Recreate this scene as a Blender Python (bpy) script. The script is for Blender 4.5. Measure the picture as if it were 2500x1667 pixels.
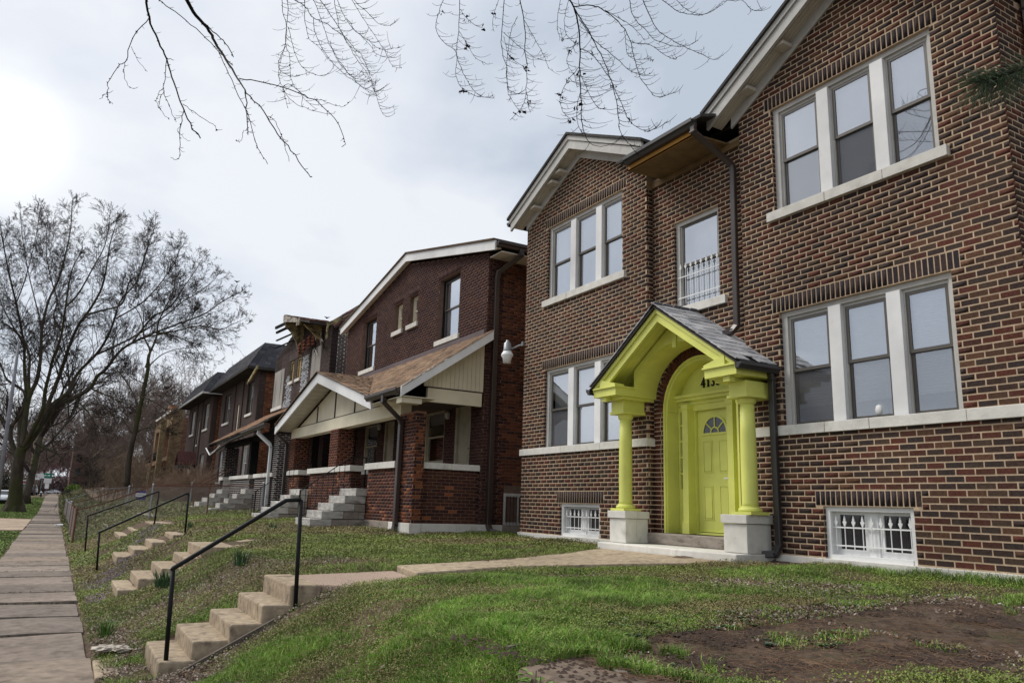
import bpy, math, random
import numpy as np
from mathutils import Matrix, Vector
# ---------------------------------------------------------------- clear
for o in list(bpy.data.objects): bpy.data.objects.remove(o)
sc = bpy.context.scene
COL = sc.collection
# ---------------------------------------------------------------- camera
cam = bpy.data.cameras.new('camera'); camo = bpy.data.objects.new('camera', cam); COL.objects.link(camo)
CAM = Vector((0, 0, 1.6))
RT = Vector((0.86444, -0.50183, 0.03011)); DN = Vector((0.12995, 0.16517, -0.97767)); FW = Vector((0.48565, 0.84905, 0.20799))
camo.matrix_world = Matrix(((RT.x, -DN.x, -FW.x, CAM.x), (RT.y, -DN.y, -FW.y, CAM.y), (RT.z, -DN.z, -FW.z, CAM.z), (0, 0, 0, 1)))
cam.sensor_width = 36; cam.lens = 27.216; cam.clip_start = 0.05; cam.clip_end = 6000
sc.camera = camo
# ---------------------------------------------------------------- world: overcast sky
SUN_AZ = math.radians(-40); SUN_EL = math.radians(49)       # azimuth from +Y towards +X
w = bpy.data.worlds.new('World'); sc.world = w; w.use_nodes = True
nt = w.node_tree; nt.nodes.clear()
def N(t, **k):
    n = nt.nodes.new(t)
    for a, b in k.items(): setattr(n, a, b)
    return n
def Lk(a, b): nt.links.new(a, b)
out = N('ShaderNodeOutputWorld'); bg = N('ShaderNodeBackground'); bg.inputs[1].default_value = 0.1
sky = N('ShaderNodeTexSky', sky_type='NISHITA', sun_disc=False)
sky.sun_elevation = SUN_EL; sky.sun_rotation = SUN_AZ; sky.dust_density = 3
tc = N('ShaderNodeTexCoord'); sep = N('ShaderNodeSeparateXYZ'); Lk(tc.outputs['Generated'], sep.inputs[0])
mz = N('ShaderNodeMath', operation='MAXIMUM'); Lk(sep.outputs[2], mz.inputs[0]); mz.inputs[1].default_value = 0.0
az = N('ShaderNodeMath', operation='ADD'); Lk(mz.outputs[0], az.inputs[0]); az.inputs[1].default_value = 0.28
dx = N('ShaderNodeMath', operation='DIVIDE'); Lk(sep.outputs[0], dx.inputs[0]); Lk(az.outputs[0], dx.inputs[1])
dy = N('ShaderNodeMath', operation='DIVIDE'); Lk(sep.outputs[1], dy.inputs[0]); Lk(az.outputs[0], dy.inputs[1])
cb = N('ShaderNodeCombineXYZ'); Lk(dx.outputs[0], cb.inputs[0]); Lk(dy.outputs[0], cb.inputs[1]); cb.inputs[2].default_value = 7.7
n1 = N('ShaderNodeTexNoise'); n1.inputs['Scale'].default_value = 1.25; n1.inputs['Detail'].default_value = 7; n1.inputs['Roughness'].default_value = 0.5; n1.inputs['Distortion'].default_value = 0.15
Lk(cb.outputs[0], n1.inputs['Vector'])
cr = N('ShaderNodeValToRGB'); Lk(n1.outputs['Fac'], cr.inputs[0])
e = cr.color_ramp.elements
e[0].position = 0.40; e[0].color = (2.85, 3.2, 3.72, 1)
e[1].position = 0.60; e[1].color = (4.65, 4.8, 5.05, 1)
m = cr.color_ramp.elements.new(0.5); m.color = (3.85, 4.12, 4.58, 1)
# veiled sun: broad glow in the cloud deck
gv = N('ShaderNodeVectorMath', operation='DOT_PRODUCT'); Lk(tc.outputs['Generated'], gv.inputs[0])
gd = Vector((-0.10, 0.925, 0.365)).normalized(); gv.inputs[1].default_value = gd
def glow(expo, k):
    p = N('ShaderNodeMath', operation='POWER'); Lk(gm.outputs[0], p.inputs[0]); p.inputs[1].default_value = expo
    q = N('ShaderNodeMath', operation='MULTIPLY'); Lk(p.outputs[0], q.inputs[0]); q.inputs[1].default_value = k
    return q
gm = N('ShaderNodeMath', operation='MAXIMUM'); Lk(gv.outputs['Value'], gm.inputs[0]); gm.inputs[1].default_value = 0
g1 = glow(900, 4.0); g2 = glow(14, 0.1)
ga = N('ShaderNodeMath', operation='ADD'); Lk(g1.outputs[0], ga.inputs[0]); Lk(g2.outputs[0], ga.inputs[1])
mixg = N('ShaderNodeVectorMath', operation='ADD'); Lk(cr.outputs[0], mixg.inputs[0]); Lk(ga.outputs[0], mixg.inputs[1])
# horizon whitening
hz = N('ShaderNodeMapRange'); Lk(sep.outputs[2], hz.inputs[0]); hz.inputs[1].default_value = 0.0; hz.inputs[2].default_value = 0.35; hz.inputs[3].default_value = 0.55; hz.inputs[4].default_value = 0.0
mh = N('ShaderNodeMix', data_type='RGBA'); Lk(hz.outputs[0], mh.inputs[0]); Lk(mixg.outputs[0], mh.inputs[6]); mh.inputs[7].default_value = (4.45, 4.65, 4.95, 1)
ms = N('ShaderNodeMix', data_type='RGBA'); ms.inputs[0].default_value = 0.05; Lk(mh.outputs[2], ms.inputs[6]); Lk(sky.outputs[0], ms.inputs[7])
Lk(ms.outputs[2], bg.inputs[0]); Lk(bg.outputs[0], out.inputs[0])
# ---------------------------------------------------------------- sun behind thin cloud
sl = bpy.data.lights.new('sun', 'SUN'); sl.energy = 1.5; sl.angle = math.radians(25); sl.color = (1, 0.95, 0.88)
so = bpy.data.objects.new('sun', sl); COL.objects.link(so)
sd = Vector((math.sin(SUN_AZ) * math.cos(SUN_EL), math.cos(SUN_AZ) * math.cos(SUN_EL), math.sin(SUN_EL)))
so.rotation_euler = sd.to_track_quat('Z', 'Y').to_euler()
# ---------------------------------------------------------------- exposure
sc.view_settings.view_transform = 'Standard'; sc.view_settings.look = 'None'
sc.view_settings.exposure = 0.90; sc.view_settings.gamma = 1.0; sc.view_settings.use_curve_mapping = False
sc.render.engine = 'CYCLES'
RNG = random.Random(7); NR = np.random.default_rng(11)
PI = math.pi
# ================================================================ helpers
def tag(o, label=None, cat=None, group=None, kind=None):
    if label: o['label'] = label
    if cat: o['category'] = cat
    if group: o['group'] = group
    if kind: o['kind'] = kind
    return o
def thing(name, loc, label, cat, group=None):
    o = bpy.data.objects.new(name, None); o.location = loc; COL.objects.link(o); o.empty_display_size = 0.3
    return tag(o, label, cat, group)
def base_of(p):
    v = Vector((0, 0, 0))
    while p is not None: v += p.location; p = p.parent
    return v
class MB:
    def __init__(s): s.v = []; s.f = []; s.c = []
    def add(s, vs, fs, col=None):
        n = len(s.v); s.v += [tuple(map(float, q)) for q in vs]; s.f += [tuple(n + i for i in f) for f in fs]
        s.c += [col or (1, 1, 1)] * len(vs); return s
    def box(s, x0, x1, y0, y1, z0, z1, col=None):
        if x0 > x1: x0, x1 = x1, x0
        if y0 > y1: y0, y1 = y1, y0
        if z0 > z1: z0, z1 = z1, z0
        return s.add([(x0, y0, z0), (x1, y0, z0), (x1, y1, z0), (x0, y1, z0), (x0, y0, z1), (x1, y0, z1), (x1, y1, z1), (x0, y1, z1)],
              [(3, 2, 1, 0), (4, 5, 6, 7), (0, 1, 5, 4), (1, 2, 6, 5), (2, 3, 7, 6), (3, 0, 4, 7)], col)
    def prism(s, pts, ext, col=None):   # polygon (3D points) swept by vector ext
        n = len(pts); e = Vector(ext); a = [Vector(p) for p in pts]; b = [p + e for p in a]
        fs = [tuple(range(n))[::-1], tuple(range(n, 2 * n))] + [(i, (i + 1) % n, n + (i + 1) % n, n + i) for i in range(n)]
        return s.add(a + b, fs, col)
    def beam(s, a, b, w, h, up=(0, 0, 1), col=None):
        a = Vector(a); b = Vector(b); t = (b - a).normalized(); u = Vector(up); r = t.cross(u)
        if r.length < 1e-4: r = t.cross(Vector((1, 0, 0)))
        r.normalize(); u = r.cross(t); r *= w / 2; u *= h / 2
        return s.add([a - r - u, a + r - u, a + r + u, a - r + u, b - r - u, b + r - u, b + r + u, b - r + u],
              [(0, 1, 2, 3)[::-1], (4, 5, 6, 7), (0, 1, 5, 4), (1, 2, 6, 5), (2, 3, 7, 6), (3, 0, 4, 7)], col)
    def tube(s, pts, r, k=8, r1=None, cap=True, col=None):
        pts = [Vector(p) for p in pts]; n = len(pts); vs = []; pr = None
        for i, p in enumerate(pts):
            t = (pts[min(i + 1, n - 1)] - pts[max(i - 1, 0)]).normalized()
            a = t.cross(Vector((0, 0, 1))) if pr is None else pr - t * pr.dot(t)
            if a.length < 1e-3: a = t.cross(Vector((1, 0, 0)))
            a.normalize(); pr = a; b = t.cross(a); rr = (r[i] if isinstance(r, (list, tuple)) else r + ((r1 if r1 is not None else r) - r) * i / max(1, n - 1))
            vs += [p + (a * math.cos(2 * PI * j / k) + b * math.sin(2 * PI * j / k)) * rr for j in range(k)]
        fs = [(i * k + j, i * k + (j + 1) % k, (i + 1) * k + (j + 1) % k, (i + 1) * k + j) for i in range(n - 1) for j in range(k)]
        if cap: fs += [tuple(range(k))[::-1], tuple((n - 1) * k + j for j in range(k))]
        return s.add(vs, fs, col)
    def lathe(s, c, prof, k=20, col=None):   # prof [(r,z)]
        vs = [(c[0] + r * math.cos(2 * PI * j / k), c[1] + r * math.sin(2 * PI * j / k), c[2] + z) for r, z in prof for j in range(k)]
        n = len(prof); fs = [(i * k + j, i * k + (j + 1) % k, (i + 1) * k + (j + 1) % k, (i + 1) * k + j) for i in range(n - 1) for j in range(k)]
        fs += [tuple(range(k))[::-1], tuple((n - 1) * k + j for j in range(k))]
        return s.add(vs, fs, col)
    def build(s, name, mat, parent=None, label=None, cat=None, group=None, kind=None, smooth=False, bevel=0):
        off = base_of(parent) if parent is not None else Vector((0, 0, 0))
        v = np.array(s.v, dtype=float).reshape(-1, 3)
        loc = Vector((0, 0, 0))
        if parent is None and len(v):
            loc = Vector(((v[:, 0].min() + v[:, 0].max()) / 2, (v[:, 1].min() + v[:, 1].max()) / 2, v[:, 2].min())); off = loc
        me = bpy.data.meshes.new(name); me.from_pydata([tuple(q) for q in (v - np.array(off))], [], s.f)
        if any(c != (1, 1, 1) for c in s.c):
            at = me.color_attributes.new('Col', 'FLOAT_COLOR', 'POINT')
            at.data.foreach_set('color', np.array([(c[0], c[1], c[2], 1) for c in s.c], dtype=np.float32).ravel())
        if smooth: me.polygons.foreach_set('use_smooth', [True] * len(me.polygons))
        me.materials.append(mat); me.update()
        o = bpy.data.objects.new(name, me); COL.objects.link(o)
        if parent is not None: o.parent = parent
        else: o.location = loc
        if bevel:
            md = o.modifiers.new('bevel', 'BEVEL'); md.width = bevel; md.segments = 2; md.limit_method = 'ANGLE'
        return tag(o, label, cat, group, kind)
def fast_mesh(name, V, F, mat, col=None, parent=None, kind=None, label=None, cat=None, smooth=False, group=None):
    """V (n,3), F (m,3 or 4) numpy"""
    off = np.array(base_of(parent)) if parent is not None else np.zeros(3)
    if parent is None: off = np.array([(V[:, 0].min() + V[:, 0].max()) / 2, (V[:, 1].min() + V[:, 1].max()) / 2, V[:, 2].min()])
    me = bpy.data.meshes.new(name); n = len(V); m, k = F.shape
    me.vertices.add(n); me.vertices.foreach_set('co', (V - off).astype(np.float32).ravel())
    me.loops.add(m * k); me.loops.foreach_set('vertex_index', F.astype(np.int32).ravel())
    me.polygons.add(m); me.polygons.foreach_set('loop_start', np.arange(0, m * k, k, dtype=np.int32))
    if smooth: me.polygons.foreach_set('use_smooth', np.ones(m, bool))
    me.update(calc_edges=True)
    if col is not None:
        at = me.color_attributes.new('Col', 'FLOAT_COLOR', 'POINT')
        at.data.foreach_set('color', np.hstack([col, np.ones((n, 1))]).astype(np.float32).ravel())
    me.materials.append(mat); o = bpy.data.objects.new(name, me); COL.objects.link(o)
    if parent is not None: o.parent = parent
    else: o.location = off
    return tag(o, label, cat, group, kind)
def tubes(polys, k=3):
    """polys: list of (pts (n,3) array, radii (n,)) -> V,F arrays"""
    VV = []; FF = []; base = 0
    ang = np.arange(k) * 2 * PI / k; ca = np.cos(ang); sa = np.sin(ang)
    by = {}
    for p, r in polys: by.setdefault(len(p), []).append((p, r))
    for n, lst in by.items():
        P = np.array([a for a, b in lst], float); R = np.array([b for a, b in lst], float)      # (m,n,3),(m,n)
        T = np.empty_like(P); T[:, 1:-1] = P[:, 2:] - P[:, :-2]; T[:, 0] = P[:, 1] - P[:, 0]; T[:, -1] = P[:, -1] - P[:, -2]
        T /= np.linalg.norm(T, axis=2, keepdims=True) + 1e-9
        ref = np.where(np.abs(T[:, :1, 2:3]) > 0.9, np.array([1., 0, 0]), np.array([0, 0, 1.])) * np.ones_like(T)
        A = np.cross(T, ref); A /= np.linalg.norm(A, axis=2, keepdims=True) + 1e-9; B = np.cross(T, A)
        V = P[:, :, None, :] + R[:, :, None, None] * (A[:, :, None, :] * ca[None, None, :, None] + B[:, :, None, :] * sa[None, None, :, None])
        m = len(lst); idx = np.arange(m * n * k).reshape(m, n, k) + base
        a = idx[:, :-1]; b = np.roll(a, -1, axis=2); d = idx[:, 1:]; c = np.roll(d, -1, axis=2)
        FF.append(np.stack([a, b, c, d], -1).reshape(-1, 4)); VV.append(V.reshape(-1, 3)); base += m * n * k
    return np.vstack(VV), np.vstack(FF)
# ---------------------------------------------------------------- materials
MATS = {}
def mat(name, base=(.5, .5, .5), rough=.8, var=.15, scale=6., attr=False, bump=.0, bscale=None, spec=.12, metal=0, dirt=None, dscale=1.2, dlo=.5, dhi=.7, stretch=None):
    """procedural: base colour or colour attribute, varied by noise, optional dirt blotches, bump"""
    if name in MATS: return MATS[name]
    m = bpy.data.materials.new(name); m.use_nodes = True; t = m.node_tree; b = t.nodes['Principled BSDF']; MATS[name] = m
    nn = t.nodes.new; ln = t.links.new
    geo = nn('ShaderNodeNewGeometry'); mp = nn('ShaderNodeMapping'); ln(geo.outputs['Position'], mp.inputs[0])
    if stretch: mp.inputs['Scale'].default_value = stretch
    ns = nn('ShaderNodeTexNoise'); ns.inputs['Scale'].default_value = scale; ns.inputs['Detail'].default_value = 6; ln(mp.outputs[0], ns.inputs['Vector'])
    mr = nn('ShaderNodeMapRange'); ln(ns.outputs['Fac'], mr.inputs[0]); mr.inputs[1].default_value = .25; mr.inputs[2].default_value = .75
    mr.inputs[3].default_value = 1 - var; mr.inputs[4].default_value = 1 + var
    vm = nn('ShaderNodeVectorMath'); vm.operation = 'SCALE'; ln(mr.outputs[0], vm.inputs['Scale'])
    if attr:
        ca = nn('ShaderNodeVertexColor'); ca.layer_name = 'Col'; ln(ca.outputs[0], vm.inputs[0])
    else: vm.inputs[0].default_value = base
    n3 = nn('ShaderNodeTexNoise'); n3.inputs['Scale'].default_value = .55; n3.inputs['Detail'].default_value = 4; ln(geo.outputs['Position'], n3.inputs['Vector'])
    m3 = nn('ShaderNodeMapRange'); ln(n3.outputs['Fac'], m3.inputs[0]); m3.inputs[1].default_value = .3; m3.inputs[2].default_value = .7; m3.inputs[3].default_value = .78; m3.inputs[4].default_value = 1.16
    v3 = nn('ShaderNodeVectorMath'); v3.operation = 'SCALE'; ln(vm.outputs[0], v3.inputs[0]); ln(m3.outputs[0], v3.inputs['Scale']); cur = v3.outputs[0]
    if dirt:
        n2 = nn('ShaderNodeTexNoise'); n2.inputs['Scale'].default_value = dscale; n2.inputs['Detail'].default_value = 7; n2.inputs['Roughness'].default_value = .65; ln(mp.outputs[0], n2.inputs['Vector'])
        r2 = nn('ShaderNodeMapRange'); r2.interpolation_type = 'SMOOTHSTEP'; ln(n2.outputs['Fac'], r2.inputs[0]); r2.inputs[1].default_value = dlo; r2.inputs[2].default_value = dhi; r2.inputs[3].default_value = 0; r2.inputs[4].default_value = .85
        mx = nn('ShaderNodeMix'); mx.data_type = 'RGBA'; ln(r2.outputs[0], mx.inputs[0]); ln(cur, mx.inputs[6]); mx.inputs[7].default_value = (*dirt, 1); cur = mx.outputs[2]
    ln(cur, b.inputs['Base Color']); b.inputs['Roughness'].default_value = rough; b.inputs['Specular IOR Level'].default_value = spec; b.inputs['Metallic'].default_value = metal
    if bump:
        nb = nn('ShaderNodeTexNoise'); nb.inputs['Scale'].default_value = bscale or scale * 4; nb.inputs['Detail'].default_value = 8; nb.inputs['Roughness'].default_value = .7; ln(mp.outputs[0], nb.inputs['Vector'])
        bp = nn('ShaderNodeBump'); bp.inputs['Strength'].default_value = .8; bp.inputs['Distance'].default_value = bump; ln(nb.outputs['Fac'], bp.inputs['Height']); ln(bp.outputs[0], b.inputs['Normal'])
    return m
BRICK = mat('brick_clay', attr=True, rough=.85, var=.35, scale=30, bump=.003, bscale=60, stretch=(1, 1, 1), dirt=(.30, .235, .175), dscale=38, dlo=.66, dhi=.78)
BRICKP = mat('painted_brick', attr=True, rough=.7, var=.15, scale=9, bump=.003, bscale=50)
MORTAR = mat('mortar', (.47, .35, .24), rough=.95, var=.2, scale=12, bump=.003, bscale=90, dirt=(.2, .15, .11), dscale=.8, dlo=.56, dhi=.85)
MORTAR2 = mat('mortar_old', (.15, .10, .078), rough=.95, var=.25, scale=9)
MORTARW = mat('mortar_white', (.55, .52, .48), rough=.95, var=.25, scale=9)
MORTARB = mat('mortar_brown_paint', (.060, .042, .036), rough=.9, var=.15, scale=9)
MORTARS = mat('mortar_dull', (.24, .13, .08), rough=.9, var=.2, scale=9)
STONE = mat('limestone', (.66, .64, .585), rough=.85, var=.1, scale=7, bump=.006, bscale=25, dirt=(.30, .27, .23), dscale=2.6, dlo=.52, dhi=.85)
STONED = mat('weathered_stone', (.30, .26, .22), rough=.9, var=.25, scale=6, bump=.015, bscale=9, dirt=(.13, .11, .09), dscale=3, dlo=.5, dhi=.65, stretch=(1, 1, 4))
ROCK = mat('rock_faced_stone', (.56, .54, .50), rough=.9, var=.3, scale=7, bump=.06, bscale=9, dirt=(.20, .18, .16), dscale=3.5, dlo=.48, dhi=.68, stretch=(1, 1, 2.5))
CONC = mat('concrete_tan', (.39, .312, .222), rough=.95, var=.34, scale=14, bump=.012, bscale=90, dirt=(.12, .095, .075), dscale=6, dlo=.51, dhi=.72)
PEBB = mat('pebbled_concrete', (.40, .30, .235), rough=.95, var=.55, scale=70, bump=.02, bscale=60, dirt=(.16, .12, .09), dscale=5, dlo=.6, dhi=.75)
WALK = mat('sidewalk_concrete', attr=True, rough=.92, var=.26, scale=9, bump=.006, bscale=80, dirt=(.09, .072, .06), dscale=3.4, dlo=.47, dhi=.74)
WHITE = mat('white_paint', (.74, .74, .73), rough=.55, var=.05, scale=5, dirt=(.5, .48, .44), dscale=4, dlo=.62, dhi=.9)
GREYW = mat('aged_white_paint', (.50, .49, .46), rough=.6, var=.08, scale=8, dirt=(.3, .28, .25), dscale=6, dlo=.55, dhi=.85)
CREAM_SHADED = mat('shaded_cream_paint', (.36, .32, .235), rough=.7, var=.15, scale=4, dirt=(.2, .17, .12), dscale=3, dlo=.5, dhi=.8)  # cream darkened to hold the shade inside the porch, plus blotches
CREAM = mat('cream_paint', (.72, .66, .50), rough=.6, var=.06, scale=4, dirt=(.5, .44, .32), dscale=2, dlo=.6, dhi=.9)
SOFF = mat('soffit_paint', (.62, .58, .50), rough=.7, var=.08, scale=5)
YEL = mat('chartreuse_paint', (.66, .68, .155), rough=.5, var=.06, scale=4, dirt=(.50, .49, .12), dscale=6, dlo=.62, dhi=.9, bump=.0015, bscale=50, spec=.45)
WOODO = mat('varnished_soffit', (.46, .24, .06), rough=.6, var=.25, scale=5, stretch=(1, .1, 1))
BRONZE = mat('bronze_aluminium', (.085, .075, .062), rough=.45, var=.08, scale=5, spec=.5)
GUTM = mat('brown_metal', (.040, .026, .022), rough=.35, var=.15, scale=4, spec=.6, dirt=(.10, .07, .055), dscale=3, dlo=.6, dhi=.85)
GUTB = mat('dark_gutter', (.028, .024, .023), rough=.35, var=.1, scale=4, spec=.6)
BLACK = mat('black_steel', (.007, .007, .008), rough=.55, var=.2, scale=20, spec=.2)
WMET = mat('white_metal', (.78, .78, .77), rough=.4, var=.05, scale=8)
GALV = mat('galvanised_steel', (.30, .31, .32), rough=.45, var=.15, scale=12, metal=.5)
RUST = mat('rusty_steel', (.14, .07, .05), rough=.8, var=.3, scale=20)
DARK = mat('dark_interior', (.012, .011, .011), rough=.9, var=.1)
CHAR = mat('charred_wood', (.012, .011, .011), rough=.9, var=.4, scale=8)
PLYW = mat('weathered_plywood', (.34, .32, .29), rough=.9, var=.25, scale=5, stretch=(1, 1, .15), dirt=(.12, .11, .10), dscale=3, dlo=.52, dhi=.7)
TANW = mat('bare_wood', (.40, .29, .13), rough=.8, var=.2, scale=6, stretch=(1, 1, .2))
YWOOD = mat('faded_yellow_paint', (.33, .28, .14), rough=.7, var=.35, scale=7, dirt=(.05, .04, .03), dscale=4, dlo=.42, dhi=.6)
ROTW = mat('rotten_painted_board', (.42, .38, .32), rough=.9, var=.3, scale=6, dirt=(.06, .05, .045), dscale=3, dlo=.5, dhi=.6)
SHT = mat('tan_shingle', attr=True, rough=.95, var=.3, scale=40, bump=.004, bscale=90)
SLATE = mat('slate', attr=True, rough=.6, var=.2, scale=18, bump=.002, bscale=60)
UNDER = mat('roof_underlay', (.05, .045, .04), rough=.95, var=.2)
BLIND = mat('blind_white', (.86, .88, .90), rough=.6, var=.04, scale=4)
REDD = mat('dark_red_door', (.05, .012, .010), rough=.5, var=.15)
BARK = mat('bark', (.070, .058, .045), rough=.95, var=.4, scale=5, bump=.03, bscale=9, stretch=(1, 1, .25), dirt=(.055, .06, .02), dscale=1.0, dlo=.45, dhi=.6)
TWIG = mat('twig', (.048, .038, .033), rough=.95, var=.2, scale=3)
TWIGB = mat('twig_near_black', (.018, .014, .012), rough=.8, var=.3, scale=12)
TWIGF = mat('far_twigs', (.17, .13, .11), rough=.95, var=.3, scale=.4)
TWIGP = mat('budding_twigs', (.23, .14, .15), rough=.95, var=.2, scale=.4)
VEG = mat('foliage', attr=True, rough=.6, var=.25, scale=3, spec=.25)
LEAFD = mat('dead_leaf', attr=True, rough=.85, var=.25, scale=30)
def glass_mat():
    m = bpy.data.materials.new('window_glass'); m.use_nodes = True; t = m.node_tree; t.nodes.clear(); nn = t.nodes.new; ln = t.links.new
    o = nn('ShaderNodeOutputMaterial'); mx = nn('ShaderNodeMixShader'); tr = nn('ShaderNodeBsdfTransparent'); gl = nn('ShaderNodeBsdfGlossy')
    gl.inputs['Roughness'].default_value = .02; gl.inputs['Color'].default_value = (.93, .96, 1, 1); tr.inputs['Color'].default_value = (.97, .98, .98, 1)
    fr = nn('ShaderNodeFresnel'); fr.inputs[0].default_value = 1.5; ad = nn('ShaderNodeMath'); ad.operation = 'MULTIPLY_ADD'; ln(fr.outputs[0], ad.inputs[0]); ad.inputs[1].default_value = 2.0; ad.inputs[2].default_value = .40
    geo = nn('ShaderNodeNewGeometry'); ns = nn('ShaderNodeTexNoise'); ns.inputs['Scale'].default_value = 1.4; ln(geo.outputs['Position'], ns.inputs['Vector'])
    bp = nn('ShaderNodeBump'); bp.inputs['Distance'].default_value = .003; bp.inputs['Strength'].default_value = .6; ln(ns.outputs['Fac'], bp.inputs['Height']); ln(bp.outputs[0], gl.inputs['Normal'])
    ln(ad.outputs[0], mx.inputs[0]); ln(tr.outputs[0], mx.inputs[1]); ln(gl.outputs[0], mx.inputs[2]); ln(mx.outputs[0], o.inputs[0]); return m
GLASS = glass_mat()
def screen_mat(nm, lo, hi):
    m = bpy.data.materials.new(nm); m.use_nodes = True; t = m.node_tree; t.nodes.clear(); nn = t.nodes.new; ln = t.links.new
    o = nn('ShaderNodeOutputMaterial'); mx = nn('ShaderNodeMixShader'); tr = nn('ShaderNodeBsdfTransparent'); d = nn('ShaderNodeBsdfDiffuse'); d.inputs[0].default_value = (.10, .10, .11, 1)
    wv = nn('ShaderNodeTexNoise'); wv.inputs['Scale'].default_value = 60; geo = nn('ShaderNodeNewGeometry'); ln(geo.outputs['Position'], wv.inputs['Vector'])
    mr = nn('ShaderNodeMapRange'); ln(wv.outputs['Fac'], mr.inputs[0]); mr.inputs[3].default_value = lo; mr.inputs[4].default_value = hi
    ln(mr.outputs[0], mx.inputs[0]); ln(tr.outputs[0], mx.inputs[1]); ln(d.outputs[0], mx.inputs[2]); ln(mx.outputs[0], o.inputs[0]); return m
SCREEN = screen_mat('insect_mesh', .14, .24); SCREEND = screen_mat('dark_insect_mesh', .62, .74)
# ---------------------------------------------------------------- pieces: bricks, slates, shingles
CUBES = {}
def cube_mesh(name, col, variant, mt):
    key = (name, col, variant, mt.name)
    if key in CUBES: return CUBES[key]
    rr = random.Random(hash((col, variant)) & 0xffff)
    me = bpy.data.meshes.new(name)
    v = [(sx * .5 * (1 + rr.uniform(-.012, .0)), sy * .5 * (1 + rr.uniform(-.04, .0)), sz * .5 * (1 + (rr.uniform(-.06, 0) if sz > 0 else 0))) for sz in (-1, 1) for sy in (-1, 1) for sx in (-1, 1)]
    me.from_pydata(v, [], [(4, 5, 7, 6), (0, 1, 5, 4), (1, 3, 7, 5), (3, 2, 6, 7), (2, 0, 4, 6)])
    at = me.color_attributes.new('Col', 'FLOAT_COLOR', 'POINT'); at.data.foreach_set('color', np.tile(np.array([*col, 1], np.float32), 8)); me.materials.append(mt); me.update()
    CUBES[key] = me; return me
class Pieces:
    """oriented boxes: centre c, axes U,V,N (full sizes as vectors, N pointing outwards)"""
    def __init__(s): s.L = []
    def add(s, c, U, V, N, col): s.L.append((Vector(c), Vector(U), Vector(V), Vector(N), col))
    def finalize(s, parent, name, mt, keep=300, rest=None):
        if not s.L: return
        C = np.array([p[0][:] for p in s.L]); U = np.array([p[1][:] for p in s.L]); V = np.array([p[2][:] for p in s.L]); Nn = np.array([p[3][:] for p in s.L])
        D = C - np.array(CAM[:]); d = np.linalg.norm(D, axis=1); nrm = np.cross(U, V); area = np.abs((nrm * D).sum(1)) / d ** 3
        z = D @ np.array(FW[:]); px = (D @ np.array(RT[:])) / z; py = (D @ np.array(DN[:])) / z
        vis = (z > .2) & (np.abs(px) < .66) & (np.abs(py) < .44); area = np.where(vis, area, area * 1e-3)
        order = np.argsort(-area); off = base_of(parent)
        for i in order[:keep]:
            c, u, v, n, col = s.L[i]
            me = cube_mesh(name, col, int(i) % 3, mt); o = bpy.data.objects.new(name, me); o.parent = parent; COL.objects.link(o)
            if u.cross(v).dot(n) < 0: u = -u
            p = c - off
            o.matrix_local = Matrix(((u.x, v.x, n.x, p.x), (u.y, v.y, n.y, p.y), (u.z, v.z, n.z, p.z), (0, 0, 0, 1)))
        r = order[keep:]
        if len(r) == 0: return
        sg = np.array([(sx, sy, sz) for sz in (-1, 1) for sy in (-1, 1) for sx in (-1, 1)], float) * .5
        c = C[r]; u = U[r]; v = V[r]; n = Nn[r]; flip = (np.cross(u, v) * n).sum(1) < 0; u = np.where(flip[:, None], -u, u)
        J = NR.uniform(-.02, 0, (len(r), 8, 3)) * 1.0 + 1; S = sg[None] * J
        VV = c[:, None] + S[..., :1] * u[:, None] + S[..., 1:2] * v[:, None] + S[..., 2:] * n[:, None]
        fc = np.array([(4, 5, 7, 6), (0, 1, 5, 4), (1, 3, 7, 5), (3, 2, 6, 7), (2, 0, 4, 6)])
        FF = (np.arange(len(r)) * 8)[:, None, None] + fc[None]
        cc = np.repeat(np.array([s.L[i][4] for i in r]), 8, axis=0)
        fast_mesh(rest or name + 's', VV.reshape(-1, 3), FF.reshape(-1, 4), mt, cc, parent=parent, kind='stuff')
P_TAP = [(0.0966, 0.0343, 0.0237), (0.0672, 0.0296, 0.0222), (0.0798, 0.0429, 0.0281), (0.0470, 0.0312, 0.0266), (0.0420, 0.0312, 0.0281), (0.0672, 0.0437, 0.0311), (0.0924, 0.0343, 0.0244), (0.0521, 0.0367, 0.0296), (0.0462, 0.0312, 0.0274), (0.0756, 0.0312, 0.0222), (0.1050, 0.0530, 0.0326), (0.0571, 0.0343, 0.0266)]
P_DARK = [(.035, .026, .028), (.045, .032, .032), (.030, .024, .028), (.05, .034, .03)]
P_REDD = [(0.0990, 0.0340, 0.0220), (0.0810, 0.0280, 0.0200), (0.1170, 0.0450, 0.0280), (0.0675, 0.0280, 0.0220), (0.0900, 0.0340, 0.0260)]
P_H2 = [(0.0612, 0.0286, 0.0241), (0.0518, 0.0252, 0.0224), (0.0684, 0.0319, 0.0249), (0.0446, 0.0227, 0.0215), (0.0576, 0.0252, 0.0215), (0.0756, 0.0353, 0.0258)]
P_H2P = [(0.0638, 0.0264, 0.0234), (0.0510, 0.0246, 0.0234), (0.0850, 0.0317, 0.0234), (0.1700, 0.0572, 0.0270), (0.0408, 0.0229, 0.0234), (0.2040, 0.0748, 0.0360), (0.0723, 0.0282, 0.0234), (0.0467, 0.0264, 0.0270)]
P_SIDE = [(0.1280, 0.0476, 0.0272), (0.1040, 0.0377, 0.0229), (0.1440, 0.0574, 0.0306), (0.0880, 0.0328, 0.0221)]
P_H3 = [(.030, .022, .023), (.042, .028, .026), (.026, .021, .022), (.055, .034, .028)]
P_H3R = [(.090, .040, .030), (.070, .034, .028), (.055, .032, .028)]
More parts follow.
